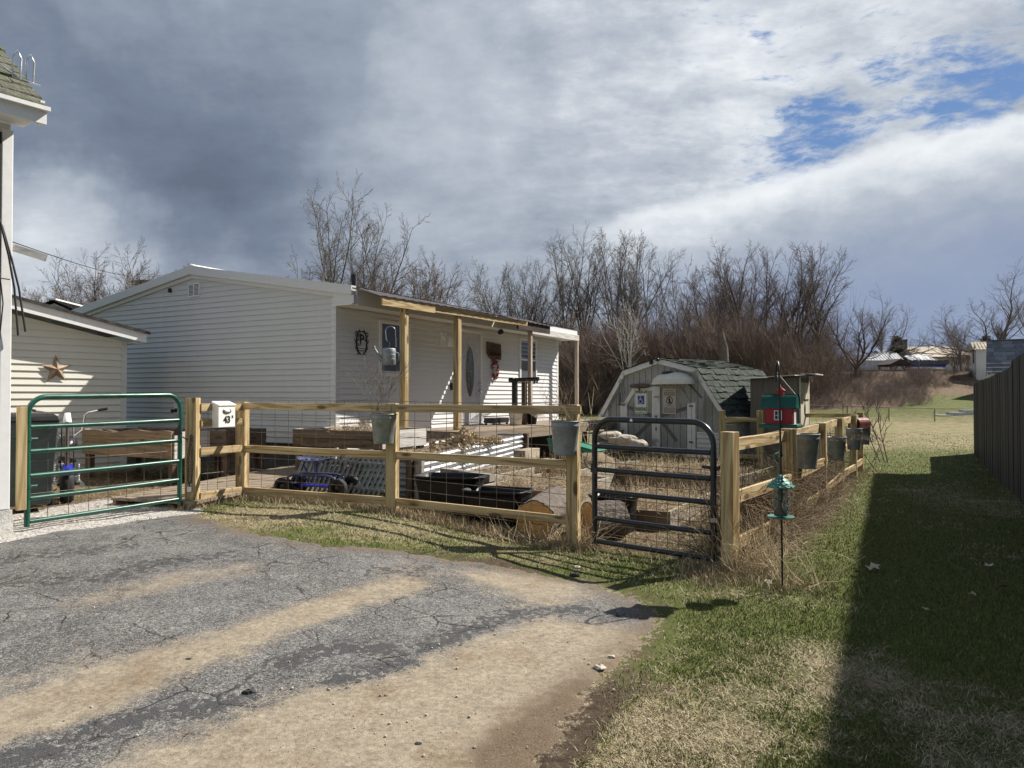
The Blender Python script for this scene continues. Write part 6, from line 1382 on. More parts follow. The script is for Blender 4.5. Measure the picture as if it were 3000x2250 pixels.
# items on the deck
def on_deck(name, label, cat, px, Y, z, rot=0.): w = at(px, 1158, Y); return thing(name, label, cat, (w.x, w.y, z), rot)
dz = .93
jk = on_deck('steel_post_arm', 'black steel post with a crosswise arm standing on the deck by the second window', 'post', 1508, 16.4, .50, GA)
b = B(); b.box((-.05, -.05, 0), (.05, .05, 1.46)); b.obj('post', 'paint_black', jk, bevel=.006)
b = B(); b.tube([(-.0, .07, 1.44), (-.0, -.60, 1.46)], .045, 8); b.tube([(0, -.50, 1.46), (0, -.50, 1.36)], .02, 6); b.tube([(0, -.56, 1.46), (0, -.56, 1.36)], .02, 6); b.lathe([(0, -.06), (.06, -.06), (.06, .06), (0, .06)], 10, Matrix.Translation((0, .07, 1.44)) @ Matrix.Rotation(math.pi / 2, 4, 'X')); b.obj('arm', 'paint_black', jk)
np_ = on_deck('newel_post', 'short brown wooden post on the deck edge beside the black steel post', 'post', 1536, 16.9, dz, GA); b = B(); b.box((-.05, -.05, 0), (.05, .05, .98)); b.obj('post', 'brown_post', np_, bevel=.005)
wb = on_deck('white_bucket', 'white plastic bucket standing on the porch deck', 'bucket', 1511, 16.3, dz - .0); b = B(); b.lathe([(0, 0), (.13, 0), (.15, .27), (.158, .27), (.158, .30), (.145, .30), (.125, .02)], 20); b.obj('body', 'white_plastic', wb)
b = B(); b.tube([(-.155, 0, .27), (-.13, -.11, .16), (0, -.165, .12), (.13, -.11, .16), (.155, 0, .27)], .004, 4); b.obj('bail', 'wire', wb)
bp = on_deck('black_pot', 'black plastic flower pot on the porch deck beside the porch post', 'flower pot', 1558, 17.0, dz); b = B(); b.lathe([(0, 0), (.10, 0), (.15, .28), (.16, .28), (.16, .31), (.14, .31), (.1, .02)], 18); b.obj('body', 'black_plastic', bp)
wp_ = at(1558, 1158, 17.0); plant('dead_plant', 'small dead plant in the black flower pot', (wp_.x, wp_.y, dz + .28), seg_plant(14, .16, 1, 33, .004, .6, 1), 'stalk')
mt = on_deck('doormat_rack', 'low black wrought boot rack on the deck below the wooden sign', 'rack', 1455, 16.8, dz, GA); b = B(); b.box((-.34, -.14, .04), (.34, .14, .16)); b.obj('tray', 'paint_black', mt, bevel=.01)
for x in (-.3, .3):
    for y in (-.1, .1): b = B(); b.box((x - .02, y - .02, 0), (x + .02, y + .02, .04)); b.obj('foot', 'paint_black', mt)
# front wall decorations
def on_front(name, label, cat, t, z, d=.02): p = hpt(t, d, z); return thing(name, label, cat, p, GA)
mg = on_front('monogram_plaque', 'black metal antler wreath plaque with a letter P on the house front', 'wall decoration', .645, 2.55)
b = B(); text_mesh(b, 'P', .24, Matrix.Translation((0.0, -.006, .045)) @ FX, .004, .003); b.tube([(-.07, -.006, .09), (-.09, -.006, .13), (-.05, -.006, .15), (.0, -.006, .13)], .007, 5); b.tube([(-.02, -.006, -.05), (-.09, -.006, -.06), (-.10, -.006, -.02)], .007, 5); b.obj('letter', 'ink_black', mg)
b = B()
for s in (-1, 1):
    pts = [(s * .03, -.006, -.22), (s * .10, -.006, -.17), (s * .135, -.006, -.06), (s * .135, -.006, .06), (s * .10, -.006, .16), (s * .06, -.006, .235)]; b.tube(pts, [.014, .015, .014, .012, .010, .005], 6)
    for (x, z), (dx, dz_) in (((.12, -.14), (.05, .07)), ((.135, -.03), (.055, .09)), ((.13, .08), (.045, .10)), ((.10, .15), (.05, .05)), ((.07, .2), (-.04, .0)), ((.11, .02), (-.03, .07)), ((.06, -.2), (.06, -.03))): b.tube([(s * x, -.006, z), (s * (x + dx * .7), -.006, z + dz_ * .4), (s * (x + dx), -.006, z + dz_)], [.010, .008, .003], 5)
b.tube([(-.1, -.006, .17), (0, -.006, .20), (.1, -.006, .17)], .008, 5); b.box((-.10, -.008, -.115), (.10, -.003, -.105)); b.box((-.10, -.008, -.155), (.10, -.003, -.145)); b.obj('antler_wreath', 'ink_black', mg)
b = B(); b.box((-.09, -.006, -.144), (.09, -.003, -.116)); b.obj('name_strip', 'trim_grey', mg)
wsn = on_front('wooden_sign', 'dark carved wooden sign board hung beside the front door', 'sign', 5.33, 2.64)
b = B(); b.prism([(-.33, .20), (.30, .17), (.32, -.05), (.30, -.20), (.10, -.19), (-.05, -.24), (-.26, -.13), (-.32, -.08)], -.03, 0); b.obj('board', 'sign_wood', wsn)
b = B()
for x in np.linspace(-.22, .22, 7): b.tube([(x, -.034, -.10), (x + .02, -.034, -.03), (x + .045, -.034, -.10)], .008, 4)
b.tube([(-.25, -.034, .12), (-.12, -.034, .07), (0, -.034, .12), (.12, -.034, .07), (.25, -.034, .11)], .012, 5); b.tube([(-.27, -.034, -.01), (.27, -.034, -.01)], .01, 5); b.obj('carving', 'ink_black', wsn)
wr = on_front('berry_wreath', 'red berry wreath hanging below the carved wooden sign', 'wreath', 5.36, 2.20)
rr = random.Random(5)
b = B()
for k in range(120):
    a = rr.uniform(0, 6.28); c = (.125 * math.cos(a) + rr.gauss(0, .02), -.03 + rr.gauss(0, .015), .20 * math.sin(a) + rr.gauss(0, .02)); b.lathe([(0, -.016), (.014, -.008), (.014, .008), (0, .016)], 6, Matrix.Translation(c))
b.obj('berries', 'wreath_red', wr)
b = B()
for k in range(90):
    a = rr.uniform(0, 6.28); p = Vector((.125 * math.cos(a), -.02, .20 * math.sin(a))); b.tube([p, p + Vector((rr.gauss(0, .04), -.02, rr.gauss(0, .04)))], .004, 4)
b.obj('twig_ring', 'twig_brown', wr)
# watering can on its bracket on the first porch post
wc = thing('watering_can', 'galvanised watering can hanging from a hook on the first porch post', 'watering can', (0, 0, 0), .3)
wcw = at(1139, 1044, 12.55); wc.location = (wcw.x, wcw.y, wcw.z)
b = B(); b.lathe([(0, -.145), (.115, -.145), (.12, -.14), (.118, .12), (.11, .135), (.05, .14), (0, .14)], 24); 
for z in (-.05, .02, .08): b.lathe([(.1195, z - .006), (.124, z), (.1195, z + .006)], 24)
b.obj('body', 'galvanised', wc)
b = B(); b.tube([(-.10, 0, -.08), (-.17, 0, .0), (-.245, 0, .135)], [.045, .03, .017], 10); b.lathe([(.018, 0), (.036, .03), (0, .032)], 12, Matrix.Translation((-.245, 0, .135)) @ Matrix.Rotation(-.55, 4, 'Y')); b.obj('spout', 'galvanised', wc)
b = B(); b.tube([(.0, 0, .14), (.02, 0, .20), (-.0, .0, .26)], .006, 5); b.tube([(.115, 0, .08), (.17, 0, .05), (.17, 0, -.06), (.115, 0, -.1)], .008, 6); b.obj('handle', 'galvanised', wc)
hb = thing('plant_bracket', 'curved white iron plant hook screwed to the first porch post', 'hook', (wcw.x, wcw.y, wcw.z), .3)
b = B(); b.tube([(-.03, 0, .26), (-.045, 0, .31), (-.05, 0, .38)] + [(.03 + .085 * math.cos(t), .0, .43 + .085 * math.sin(t)) for t in np.linspace(math.pi, .2, 10)] + [(.118, .02, .38), (.118, .02, .16)], .008, 6); b.box((.112, .0, .16), (.135, .03, .33)); b.obj('hook', 'steel', hb)
# rocks, green sled, stake by the shed
mdx, mdy = 2.1, 15.4
rk = [(1788, 1276, 15.6, .24, .09), (1800, 1290, 15.2, .12, .07), (1835, 1290, 15.0, .22, .12), (1858, 1300, 14.7, .14, .09), (1876, 1304, 14.3, .15, .10)]
rlab = ['flat pale stone at the far end of the rock row by the shed', 'small tan stone wedged low between two larger rocks', 'largest tan boulder in the middle of the rock row', 'brown rounded stone between the boulder and the round pale stone', 'round pale speckled stone at the near end of the rock row']
for i, (px, py, Y, r_, h_) in enumerate(rk):
    w = at(px, py, Y); b = B(); rr = random.Random(i + 3); n1_, n2_ = 8, 14; vs = []
    for a in range(n1_ + 1):
        for c in range(n2_):
            th, ph = math.pi * a / n1_, 2 * math.pi * c / n2_; q = Vector((math.sin(th) * math.cos(ph), math.sin(th) * math.sin(ph), math.cos(th))); f = 1 + .16 * math.sin(3 * q.x + i) * math.cos(4 * q.y + 2 * i) + rr.uniform(-.04, .04); vs.append((math.copysign(abs(q.x) ** .8, q.x) * r_ * f, math.copysign(abs(q.y) ** .8, q.y) * r_ * .7 * f, q.z * h_ * f))
    b.add(vs, [(a * n2_ + c, a * n2_ + (c + 1) % n2_, (a + 1) * n2_ + (c + 1) % n2_, (a + 1) * n2_ + c) for a in range(n1_) for c in range(n2_)]); o = b.obj('rock', 'stone', loc=(w.x, w.y, w.z)); tag(o, rlab[i], 'rock', 'row of rocks by the shed')
b = B(); n = 12; w = at(1795, 1318, 14.6)
vs = []
for j in range(n + 1):
    for i in range(n + 1):
        x, y = -1.0 + 2.0 * i / n, -1.1 + 2.2 * j / n; e = max(0, 1 - (x / 1.0) ** 2) * max(0, 1 - (y / 1.1) ** 2); vs.append((x, y, -.25 + .72 * e ** .7 + random.uniform(-.015, .015)))
b.add(vs, [(j * (n + 1) + i, j * (n + 1) + i + 1, (j + 1) * (n + 1) + i + 1, (j + 1) * (n + 1) + i) for j in range(n) for i in range(n)], None, True); o = b.obj('compost_mound', 'mound', loc=(w.x - .35, w.y + .3, hz(w.x, w.y) - .02)); tag(o, 'low mound of straw-covered soil in front of the shed', 'mound')
gw = at(1690, 1318, 12.6); gr = thing('green_tub', 'bright green plastic sledge-shaped tub lying among the beds', 'tub', (gw.x, gw.y, gw.z - .02), -.55)
b = B(); b.prism([(-.42, 0), (.45, -.0), (.47, .03), (-.34, .20), (-.46, .20)], -.22, .22); b.obj('body', 'tub_green', gr, bevel=.01)
b = B(); b.tube([(-.46, -.22, .20), (-.34, -.22, .20), (.47, -.22, .03)], .012, 6); b.tube([(-.46, .22, .20), (-.34, .22, .20), (.47, .22, .03)], .012, 6); b.obj('rim', 'tub_green', gr)
sw2 = at(1712, 1318, 13.2); o = plant('sapling', 'bare young sapling in a wire guard between the house and the shed', (sw2.x, sw2.y, hz(sw2.x, sw2.y)), seg_plant(2, 1.25, .08, 61, .016, .12, 1), 'twig_tan', 'sapling')
cg = thing('wire_guard', 'square wire guard round the sapling beside the house', 'plant guard', (sw2.x, sw2.y, hz(sw2.x, sw2.y)), .3)
b = B()
for x, y in ((-.3, -.3), (.3, -.3), (.3, .3), (-.3, .3)): b.tube([(x, y, 0), (x, y, 1.22)], .006, 4)
for z in (.3, .6, .9, 1.2): b.tube([(-.3, -.3, z), (.3, -.3, z), (.3, .3, z), (-.3, .3, z), (-.3, -.3, z)], .004, 4)
b.obj('mesh', 'wire', cg)
ws = at(1600, 1300, 13.2); st2 = thing('wooden_steps', 'pile of bleached deck offcuts stacked at the end of the porch', 'timber', (ws.x, ws.y, hz(ws.x, ws.y)), GA + .1)
for i, (x, y, z, l, h_) in enumerate(((0, 0, .0, .9, .22), (.1, .12, .24, .8, .18), (-.05, .35, .44, .7, .18), (.0, -.35, .0, 1.0, .14))):
    b = B(); b.box((x - l / 2, y - .11, z), (x + l / 2, y + .11, z + h_)); b.obj('offcut', ('bed_board', 'weathered_board')[i % 2], st2, bevel=.005)
# green lawn chair scrap behind the east fence
gcw = at(2400, 1440, 10.9); gc = thing('green_chair', 'green plastic garden chair glimpsed behind the vine-covered fence', 'chair', (gcw.x - .35, gcw.y, 0), .5)
b = B(); b.box((-.22, -.22, .36), (.22, .22, .39)); b.obj('seat', 'tub_green', gc)
b = B(); b.prism([(-.22, .39), (.22, .39), (.2, .72), (0, .78), (-.2, .72)], .2, .23); b.obj('backrest', 'tub_green', gc)
for x in (-.2, .2):
    for y in (-.2, .2): b = B(); b.box((x - .02, y - .02, 0), (x + .02, y + .02, .36)); b.obj('leg', 'tub_green', gc)
# wheelie bin and mini bike behind the green gate
bn = at(74, 1530, 8.35); bt = thing('wheelie_bin', 'dark green wheeled refuse bin with a black lid behind the green gate', 'bin', (bn.x, bn.y, hz(bn.x, bn.y)), .62)
b = B(); vs = []
for z, sx_, sy_ in ((.10, .22, .25), (.12, .225, .255), (.95, .285, .33), (1.0, .30, .345), (1.03, .30, .345)):
    for cx2, cy2 in ((-1, -1), (1, -1), (1, 1), (-1, 1)): vs.append((cx2 * sx_, cy2 * sy_, z))
b.add(vs, [(i * 4 + j, i * 4 + (j + 1) % 4, (i + 1) * 4 + (j + 1) % 4, (i + 1) * 4 + j) for i in range(4) for j in range(4)] + [(3, 2, 1, 0), (16, 17, 18, 19)]); b.box((-.2, -.29, .55), (.2, -.265, .57)); b.box((-.2, -.285, .48), (.2, -.26, .50)); b.obj('body', 'bin_green', bt, bevel=.02)
b = B(); b.add([(-.315, -.37, 1.032), (.315, -.37, 1.032), (.315, .38, 1.032), (-.315, .38, 1.032), (-.29, -.34, 1.085), (.29, -.34, 1.085), (.29, .36, 1.10), (-.29, .36, 1.10)], [(3, 2, 1, 0), (4, 5, 6, 7), (0, 1, 5, 4), (1, 2, 6, 5), (2, 3, 7, 6), (3, 0, 4, 7)]); b.obj('lid', 'black_plastic', bt, bevel=.012)
b = B(); b.tube([(-.25, .42, 1.0), (.25, .42, 1.0)], .016, 8); b.beam((-.25, .33, .98), (-.25, .42, 1.0), .03, .04); b.beam((.25, .33, .98), (.25, .42, 1.0), .03, .04); b.obj('handle', 'black_plastic', bt)
for x in (-.25, .25):
    b = B(); b.lathe([(0, -.03), (.11, -.03), (.12, -.02), (.12, .02), (.11, .03), (0, .03)], 20, Matrix.Translation((x, .26, .12)) @ Matrix.Rotation(math.pi / 2, 4, 'Y')); b.obj('wheel', 'rubber', bt)
mk = at(196, 1385, 9.35); mbk = thing('mini_chopper', 'small black and blue chopper motorbike with high handlebars behind the green gate', 'motorbike', (mk.x, mk.y, hz(mk.x, mk.y)), 2.12)
# local +x is the riding direction (away from the camera), wheels along x
def wheel(x, r_, w_, nm='wheel'):
    MR = Matrix.Translation((x, 0, r_)) @ Matrix.Rotation(math.pi / 2, 4, 'X'); b = B(); b.lathe([(r_ * .62, -w_ * .42), (r_ * .86, -w_ * .5), (r_ * .97, -w_ * .3), (r_, 0), (r_ * .97, w_ * .3), (r_ * .86, w_ * .5), (r_ * .62, w_ * .42), (r_ * .62, -w_ * .42)], 28, MR); o = b.obj(nm, 'rubber', mbk)
    b = B(); b.lathe([(r_ * .54, -w_ * .3), (r_ * .63, -w_ * .36), (r_ * .63, w_ * .36), (r_ * .54, w_ * .3), (r_ * .54, -w_ * .3)], 24, MR)
    for k in range(5): a = 2 * math.pi * k / 5; b.tube([(x, 0, r_), (x + r_ * .57 * math.cos(a), 0, r_ + r_ * .57 * math.sin(a))], .014, 5)
    b.obj('rim', 'chrome', o)
wheel(-.42, .225, .15); wheel(.52, .22, .09)
b = B(); b.tube([(-.42, .09, .23), (-.1, .10, .22), (.15, .06, .30), (.28, .0, .62)], .018, 8); b.tube([(-.42, -.09, .23), (-.1, -.10, .22), (.15, -.06, .30), (.28, .0, .62)], .018, 8); b.tube([(-.32, .08, .50), (-.05, .05, .48), (.27, 0, .60)], .018, 8); b.tube([(-.32, -.08, .50), (-.05, -.05, .48), (.27, 0, .60)], .018, 8); b.obj('frame', 'paint_black', mbk)
b = B(); vs = [(-.42 + .255 * math.cos(t), s * .06, .225 + .25 * math.sin(t)) for t in np.linspace(.9, 2.55, 14) for s in (-1, 1)]; b.add(vs, [(2 * i, 2 * i + 1, 2 * i + 3, 2 * i + 2) for i in range(13)], None, True); fo_ = b.obj('fender', 'paint_blue', mbk); fo_.modifiers.new('t', 'SOLIDIFY').thickness = .008
b = B(); b.lathe([(0, -.2), (.07, -.17), (.115, -.06), (.12, .04), (.09, .14), (0, .19)], 18, Matrix.Translation((.10, 0, .70)) @ Matrix.Rotation(1.45, 4, 'Y'), sx=.85); b.obj('fuel_tank', 'paint_black', mbk)
b = B(); b.lathe([(0, 0), (.10, .01), (.11, .04), (.08, .06), (0, .065)], 16, Matrix.Translation((-.2, 0, .51)), sx=1.7); b.obj('saddle', 'rubber', mbk)
b = B()
for s in (-1, 1):
    b.tube([(.52, s * .06, .22), (.34, s * .06, .68), (.30, s * .05, .76)], .016, 8)
b.obj('fork', 'chrome', mbk)
b = B()
for s in (-1, 1): b.tube([(.30, s * .05, .76), (.29, s * .17, .86), (.24, s * .20, 1.06), (.16, s * .24, 1.10), (.08, s * .38, 1.13)], .012, 8)
hbars = b.obj('handlebar', 'chrome', mbk)
for s in (-1, 1):
    b = B(); b.tube([(.10, s * .345, 1.125), (.05, s * .45, 1.145)], .018, 8); b.obj('grip', 'rubber', hbars)
b = B(); b.tube([(.2, .24, 1.08), (.15, .36, 1.0)], .006, 5); b.box((.13, .33, .93), (.145, .46, 1.02)); b.obj('mirror', 'chrome', mbk)
b = B(); b.tube([(-.36, -.07, .42), (-.42, -.06, .95), (-.42, .06, .95), (-.36, .07, .42)], .008, 6); b.obj('sissy_bar', 'paint_black', mbk)
b = B()
for s in (-1, 1):
    zs_ = [.26 + .02 * k for k in range(9)]
    for k in range(8): b.lathe([(.014, 0), (.026, .008), (.014, .016)], 8, Matrix.Translation((-.40 + .01 * k, s * .12, .27 + .025 * k)))
    b.tube([(-.41, s * .12, .25), (-.32, s * .12, .48)], .009, 6)
b.obj('shock', 'chrome', mbk)
b = B(); b.box((-.12, -.09, .16), (.16, .09, .38)); b.lathe([(0, 0), (.075, 0), (.075, .14), (0, .14)], 14, Matrix.Translation((.04, .0, .38))); b.tube([(.1, -.1, .26), (-.1, -.15, .2), (-.5, -.16, .22)], .03, 8); b.obj('engine', 'steel', mbk)
b = B(); b.tube([(.0, .11, .14), (-.02, .26, .0)], .010, 5); b.obj('kickstand', 'wire', mbk)
cpw = at(197, 1237, 8.95); cu_ = thing('foam_cup', 'white foam cup turned upside down over a pipe end behind the green gate', 'cup', (cpw.x, cpw.y, cpw.z)); b = B(); b.lathe([(.047, 0), (.049, .008), (.046, .012), (.032, .115), (0, .115)], 18); b.obj('cup', 'foam_white', cu_)
sp_ = thing('stand_pipe', 'thin dark standing pipe under the foam cup', 'pipe', (cpw.x, cpw.y, hz(cpw.x, cpw.y))); b = B(); b.tube([(0, 0, -.05), (0, 0, cpw.z - hz(cpw.x, cpw.y) + .08)], .02, 8); b.obj('pipe', 'wire', sp_)
# fallen leaves and stones
lv = [(2120, 1680, .10, 'pale crumpled maple leaf lying in the shade beside a larger leaf'), (2560, 1676, .16, 'largest pale dry leaf lying on the shaded lawn'), (2515, 1690, .10, 'pale dry leaf next to the largest leaf on the shaded lawn'), (2850, 1655, .12, 'star-shaped dry maple leaf at the upper of three in the shade by the tall fence'), (2900, 1670, .13, 'curled dry maple leaf close under the tall board fence'), (2850, 1758, .10, 'dry maple leaf in the middle of the shaded lawn below the star-shaped leaf'), (2940, 1735, .10, 'dry leaf beside the board fence shade edge'), (2560, 2030, .09, 'lone dry leaf in the shade near the straw patch'), (2250, 1722, .10, 'white papery leaf at the foot of the feeder pole'), (2310, 1568, .14, 'white papery leaf cluster by the second fence post'), (2710, 1800, .07, 'small dry leaf lying alone on the shaded grass')]
for i, (px, py, s_, lab) in enumerate(lv):
    x, y = Gp(px, py); s_ *= .72; b = B(); n = 10; vs = [(0, 0, .012)] + [(s_ * (.62 if k % 2 else 1) * .6 * math.cos(2 * math.pi * k / n), s_ * (.62 if k % 2 else 1) * .6 * math.sin(2 * math.pi * k / n), .01 + random.uniform(0, s_ * .3)) for k in range(n)]
    b.add(vs, [(0, 1 + k, 1 + (k + 1) % n) for k in range(n)]); o = b.obj('fallen_leaf', 'leaf_dry', loc=(x, y, hz(x, y) + .03), rot=(random.uniform(-.3, .3), random.uniform(-.3, .3), random.uniform(0, 6))); tag(o, lab, 'leaf', 'dry leaves scattered on the lawn')
ptsv = []; rr = np.random.default_rng(8); b = B()
for k in range(420):
    px, py = rr.uniform(100, 1950), rr.uniform(1560, 2240)
    if rr.uniform() < .75: px = rr.uniform(700, 1950); py = rr.uniform(1640, 2240)
    x, y = Gp(px, py); s_ = .0025 + .007 * rr.uniform() ** 5; b.lathe([(0, -.6 * s_), (s_, -.2 * s_), (s_ * .8, .5 * s_), (0, .7 * s_)], 5, Matrix.Translation((x, y, hz(x, y) + .012)) @ Matrix.Rotation(rr.uniform(0, 3), 4, 'Z'), smooth=False)
o = b.obj('pebbles', 'stone'); o['kind'] = 'stuff'; o['label'] = 'small loose pebbles scattered over the sandy driveway'
for px, py, s_, lab in ((728, 2034, .035, 'dark clod of asphalt on the sandy strip of the driveway'), (552, 1936, .022, 'small dark clod on the sandy driveway strip, away from the bigger clod'), (1790, 1928, .03, 'grey stone on the sandy edge of the driveway'), (1757, 1960, .035, 'flat white stone on the edge of the driveway'), (1226, 2184, .02, 'small black stone at the bottom edge of the driveway'), (1685, 1690, .05, 'flat tan stone in the dirt before the black gate'), (1690, 1664, .035, 'flat pale stone in the dirt behind the tan one')):
    x, y = Gp(px, py); b = B(); rr_ = random.Random(px); vs = []
    for a in range(5):
        for c in range(9): th, ph = math.pi * a / 4, 2 * math.pi * c / 9; f = 1 + rr_.uniform(-.2, .2); vs.append((math.sin(th) * math.cos(ph) * s_ * f, math.sin(th) * math.sin(ph) * s_ * .8 * f, math.cos(th) * s_ * .45 * f))
    b.add(vs, [(a * 9 + c, a * 9 + (c + 1) % 9, (a + 1) * 9 + (c + 1) % 9, (a + 1) * 9 + c) for a in range(4) for c in range(9)]); o = b.obj('stone', 'asphalt_clod' if 'dark' in lab or 'black' in lab else 'stone', loc=(x, y, hz(x, y) + s_ * .3)); tag(o, lab, 'stone', 'loose stones on the driveway')
# ---------------------------------------------------------------- bare trees
def tree_segs(seed, H, spread=.45, trunk_r=.16, forks=1, tf=.3, mains=6, ang=.42, twig_r=.0078, dens=1.0, trop=.10, wob=.08, bf=.36, lean=0.):
    """trunk to tf*H, then `mains` ascending limbs that reach the crown outline, branches, twigs"""
    r = random.Random(seed); trunk = []; tw = []
    def jit(d, a): return Vector((d.x + r.gauss(0, a), d.y + r.gauss(0, a), d.z + r.gauss(0, a * .7))).normalized()
    def grow(p, d, L, r0, r1, n, w, tp):
        pts = [(Vector(p), Vector(d), r0)]
        for i in range(n):
            d = jit(d, w); d = (d + Vector((0, 0, tp))).normalized(); p = p + d * (L / n); pts.append((Vector(p), Vector(d), r0 + (r1 - r0) * (i + 1) / n))
        return pts
    def emit(pts, dst):
        for (a, _, ra), (b_, _, rb) in zip(pts[:-1], pts[1:]): dst.append((tuple(a), tuple(b_), ra, rb))
    def side(d, an, az=None):
        a = r.uniform(0, 2 * math.pi) if az is None else az; t = Vector((math.cos(a), math.sin(a), 0)); t = t - d * t.dot(d)
        if t.length < 1e-3: t = Vector((1, 0, 0))
        t.normalize(); return (d * math.cos(an) + t * math.sin(an)).normalized()
    def at_(pts, t):
        k = t * (len(pts) - 1); i = min(int(k), len(pts) - 2); f = k - i; return pts[i][0].lerp(pts[i + 1][0], f), pts[i][1], pts[i][2] * (1 - f) + pts[i + 1][2] * f
    def ramify(A, L, lv, rt):
        nb = int((15, 9, 6)[lv] * dens); lo = (.22, .15, .2)[lv]
        for j in range(nb):
            t = lo + (1 - lo) * (j + r.uniform(.1, .9)) / nb; p, d, rr_ = at_(A, min(.99, t)); l = L * (bf, .44, .46)[lv] * (1.15 - .6 * t) * r.uniform(.7, 1.2)
            r0 = max(twig_r * (1.5, 1.0, .7)[lv], rr_ * .55); C = grow(p, side(d, r.uniform(.5, 1.0)), l, r0, twig_r * (.8, .6, .4)[lv], (5, 4, 2)[lv], wob * 1.6, trop * (.55, .3, .15)[lv]); emit(C, tw if lv else trunk)
            if lv < 2: ramify(C, l, lv + 1, r0)
    for fk in range(forks):
        d0 = Vector((lean + (r.gauss(0, .14) if forks > 1 else 0), r.gauss(0, .12) if forks > 1 else 0, 1)).normalized(); R0 = trunk_r * (1 if forks == 1 else .75)
        T = grow(Vector((r.gauss(0, .12) if forks > 1 else 0, r.gauss(0, .1) if forks > 1 else 0, -.15)), d0, H * tf, R0, R0 * .72, 6, wob * .4, .02); emit(T, trunk)
        a0 = r.uniform(0, 6.28); m = max(3, int(mains / forks ** .6))
        for k in range(m):
            p, d, rr_ = at_(T, 1 - .35 * (k / m) * r.uniform(.6, 1.1)); an = (ang * r.uniform(.35, 1.15)) if k else ang * .2; L_ = (H * (1 - tf) / max(.55, math.cos(an))) * r.uniform(.80, 1.02) * (1 - .25 * (an / max(ang, .01) > 1))
            A = grow(p, side(d, an, a0 + 2.4 * k), L_, R0 * r.uniform(.42, .62), twig_r * 1.5, 10, wob * 1.25, trop * .30); emit(A, trunk); ramify(A, L_, 0, R0 * .4)
    return trunk, tw
PROTO = {}
def proto(key, **kw):
    tr, tw = tree_segs(**kw); PROTO[key] = (seg2mesh(tr, 6), seg2mesh(tw, 3))
def tree(key, label, px, Y, top=None, bark='bark_grey', twig='twig_grey', rot=0., name='bare_tree', group='bare trees of the wood', sxy=1., H=None):
    """place a tree so its tip reaches picture row `top`"""
    X = (px - 1500) / F * Y; z = hz(X, Y); h = H if H else EYE + (1158 - top) / F * Y - z
    k = (key, bark, twig)
    if k not in TREES:
        (v1, f1), (v2, f2) = PROTO[key]
        o1 = npmesh('trunk', v1, f1, 4, bark); o2 = npmesh('crown', v2, f2, 4, twig); TREES[k] = (o1.data, o2.data); bpy.data.objects.remove(o1); bpy.data.objects.remove(o2)
    t = thing(name, label, 'tree', (X, Y, z - .05), rot, group); s = h / PH[key][0]; q = s * min(1.35, max(.78, sxy * Y / F / PH[key][1] / s)) if sxy > 10 else s * sxy; t.scale = (q, q, s)
    for nm, me in zip(('trunk', 'crown'), TREES[k]):
        o = bpy.data.objects.new(nm, me); COL.objects.link(o); o.parent = t
    return t
TREES = {}; PH = {}
def mk(key, H, **kw):
    proto(key, H=H, **kw); v = PROTO[key][1][0]; PH[key] = (float(np.percentile(v[:, 2], 99.7)), float(np.mean([np.percentile(v[:, i], 98.5) - np.percentile(v[:, i], 1.5) for i in (0, 1)])))
mk('tall', 12, seed=3, tf=.40, mains=7, ang=.34, trunk_r=.17, dens=.95, bf=.30)
mk('tall2', 12, seed=9, tf=.36, mains=9, ang=.36, forks=2, trunk_r=.17, dens=.88, bf=.30)
mk('round', 8, seed=14, tf=.30, mains=12, ang=.72, forks=2, trunk_r=.16, dens=1.08, bf=.34)
mk('vase', 10, seed=21, tf=.34, mains=10, ang=.46, forks=2, trunk_r=.18, dens=.9, bf=.32)
mk('wide', 9, seed=33, tf=.22, mains=9, ang=.98, forks=1, trunk_r=.23, dens=.95, trop=.2, wob=.11, bf=.34)
mk('spare', 9, seed=41, tf=.38, mains=4, ang=.34, trunk_r=.10, dens=.8, bf=.32)
mk('birch', 6, seed=52, tf=.34, mains=4, ang=.55, forks=3, trunk_r=.085, dens=.40, twig_r=.008, bf=.4)
mk('bush', 4.5, seed=63, tf=.05, mains=13, ang=.5, forks=4, trunk_r=.05, dens=.62, twig_r=.0055)
mk('bush2', 4.5, seed=64, tf=.04, mains=13, ang=.62, forks=4, trunk_r=.045, dens=.62, twig_r=.0055)
print({k: (round(a, 2), round(w, 2)) for k, (a, w) in PH.items()})
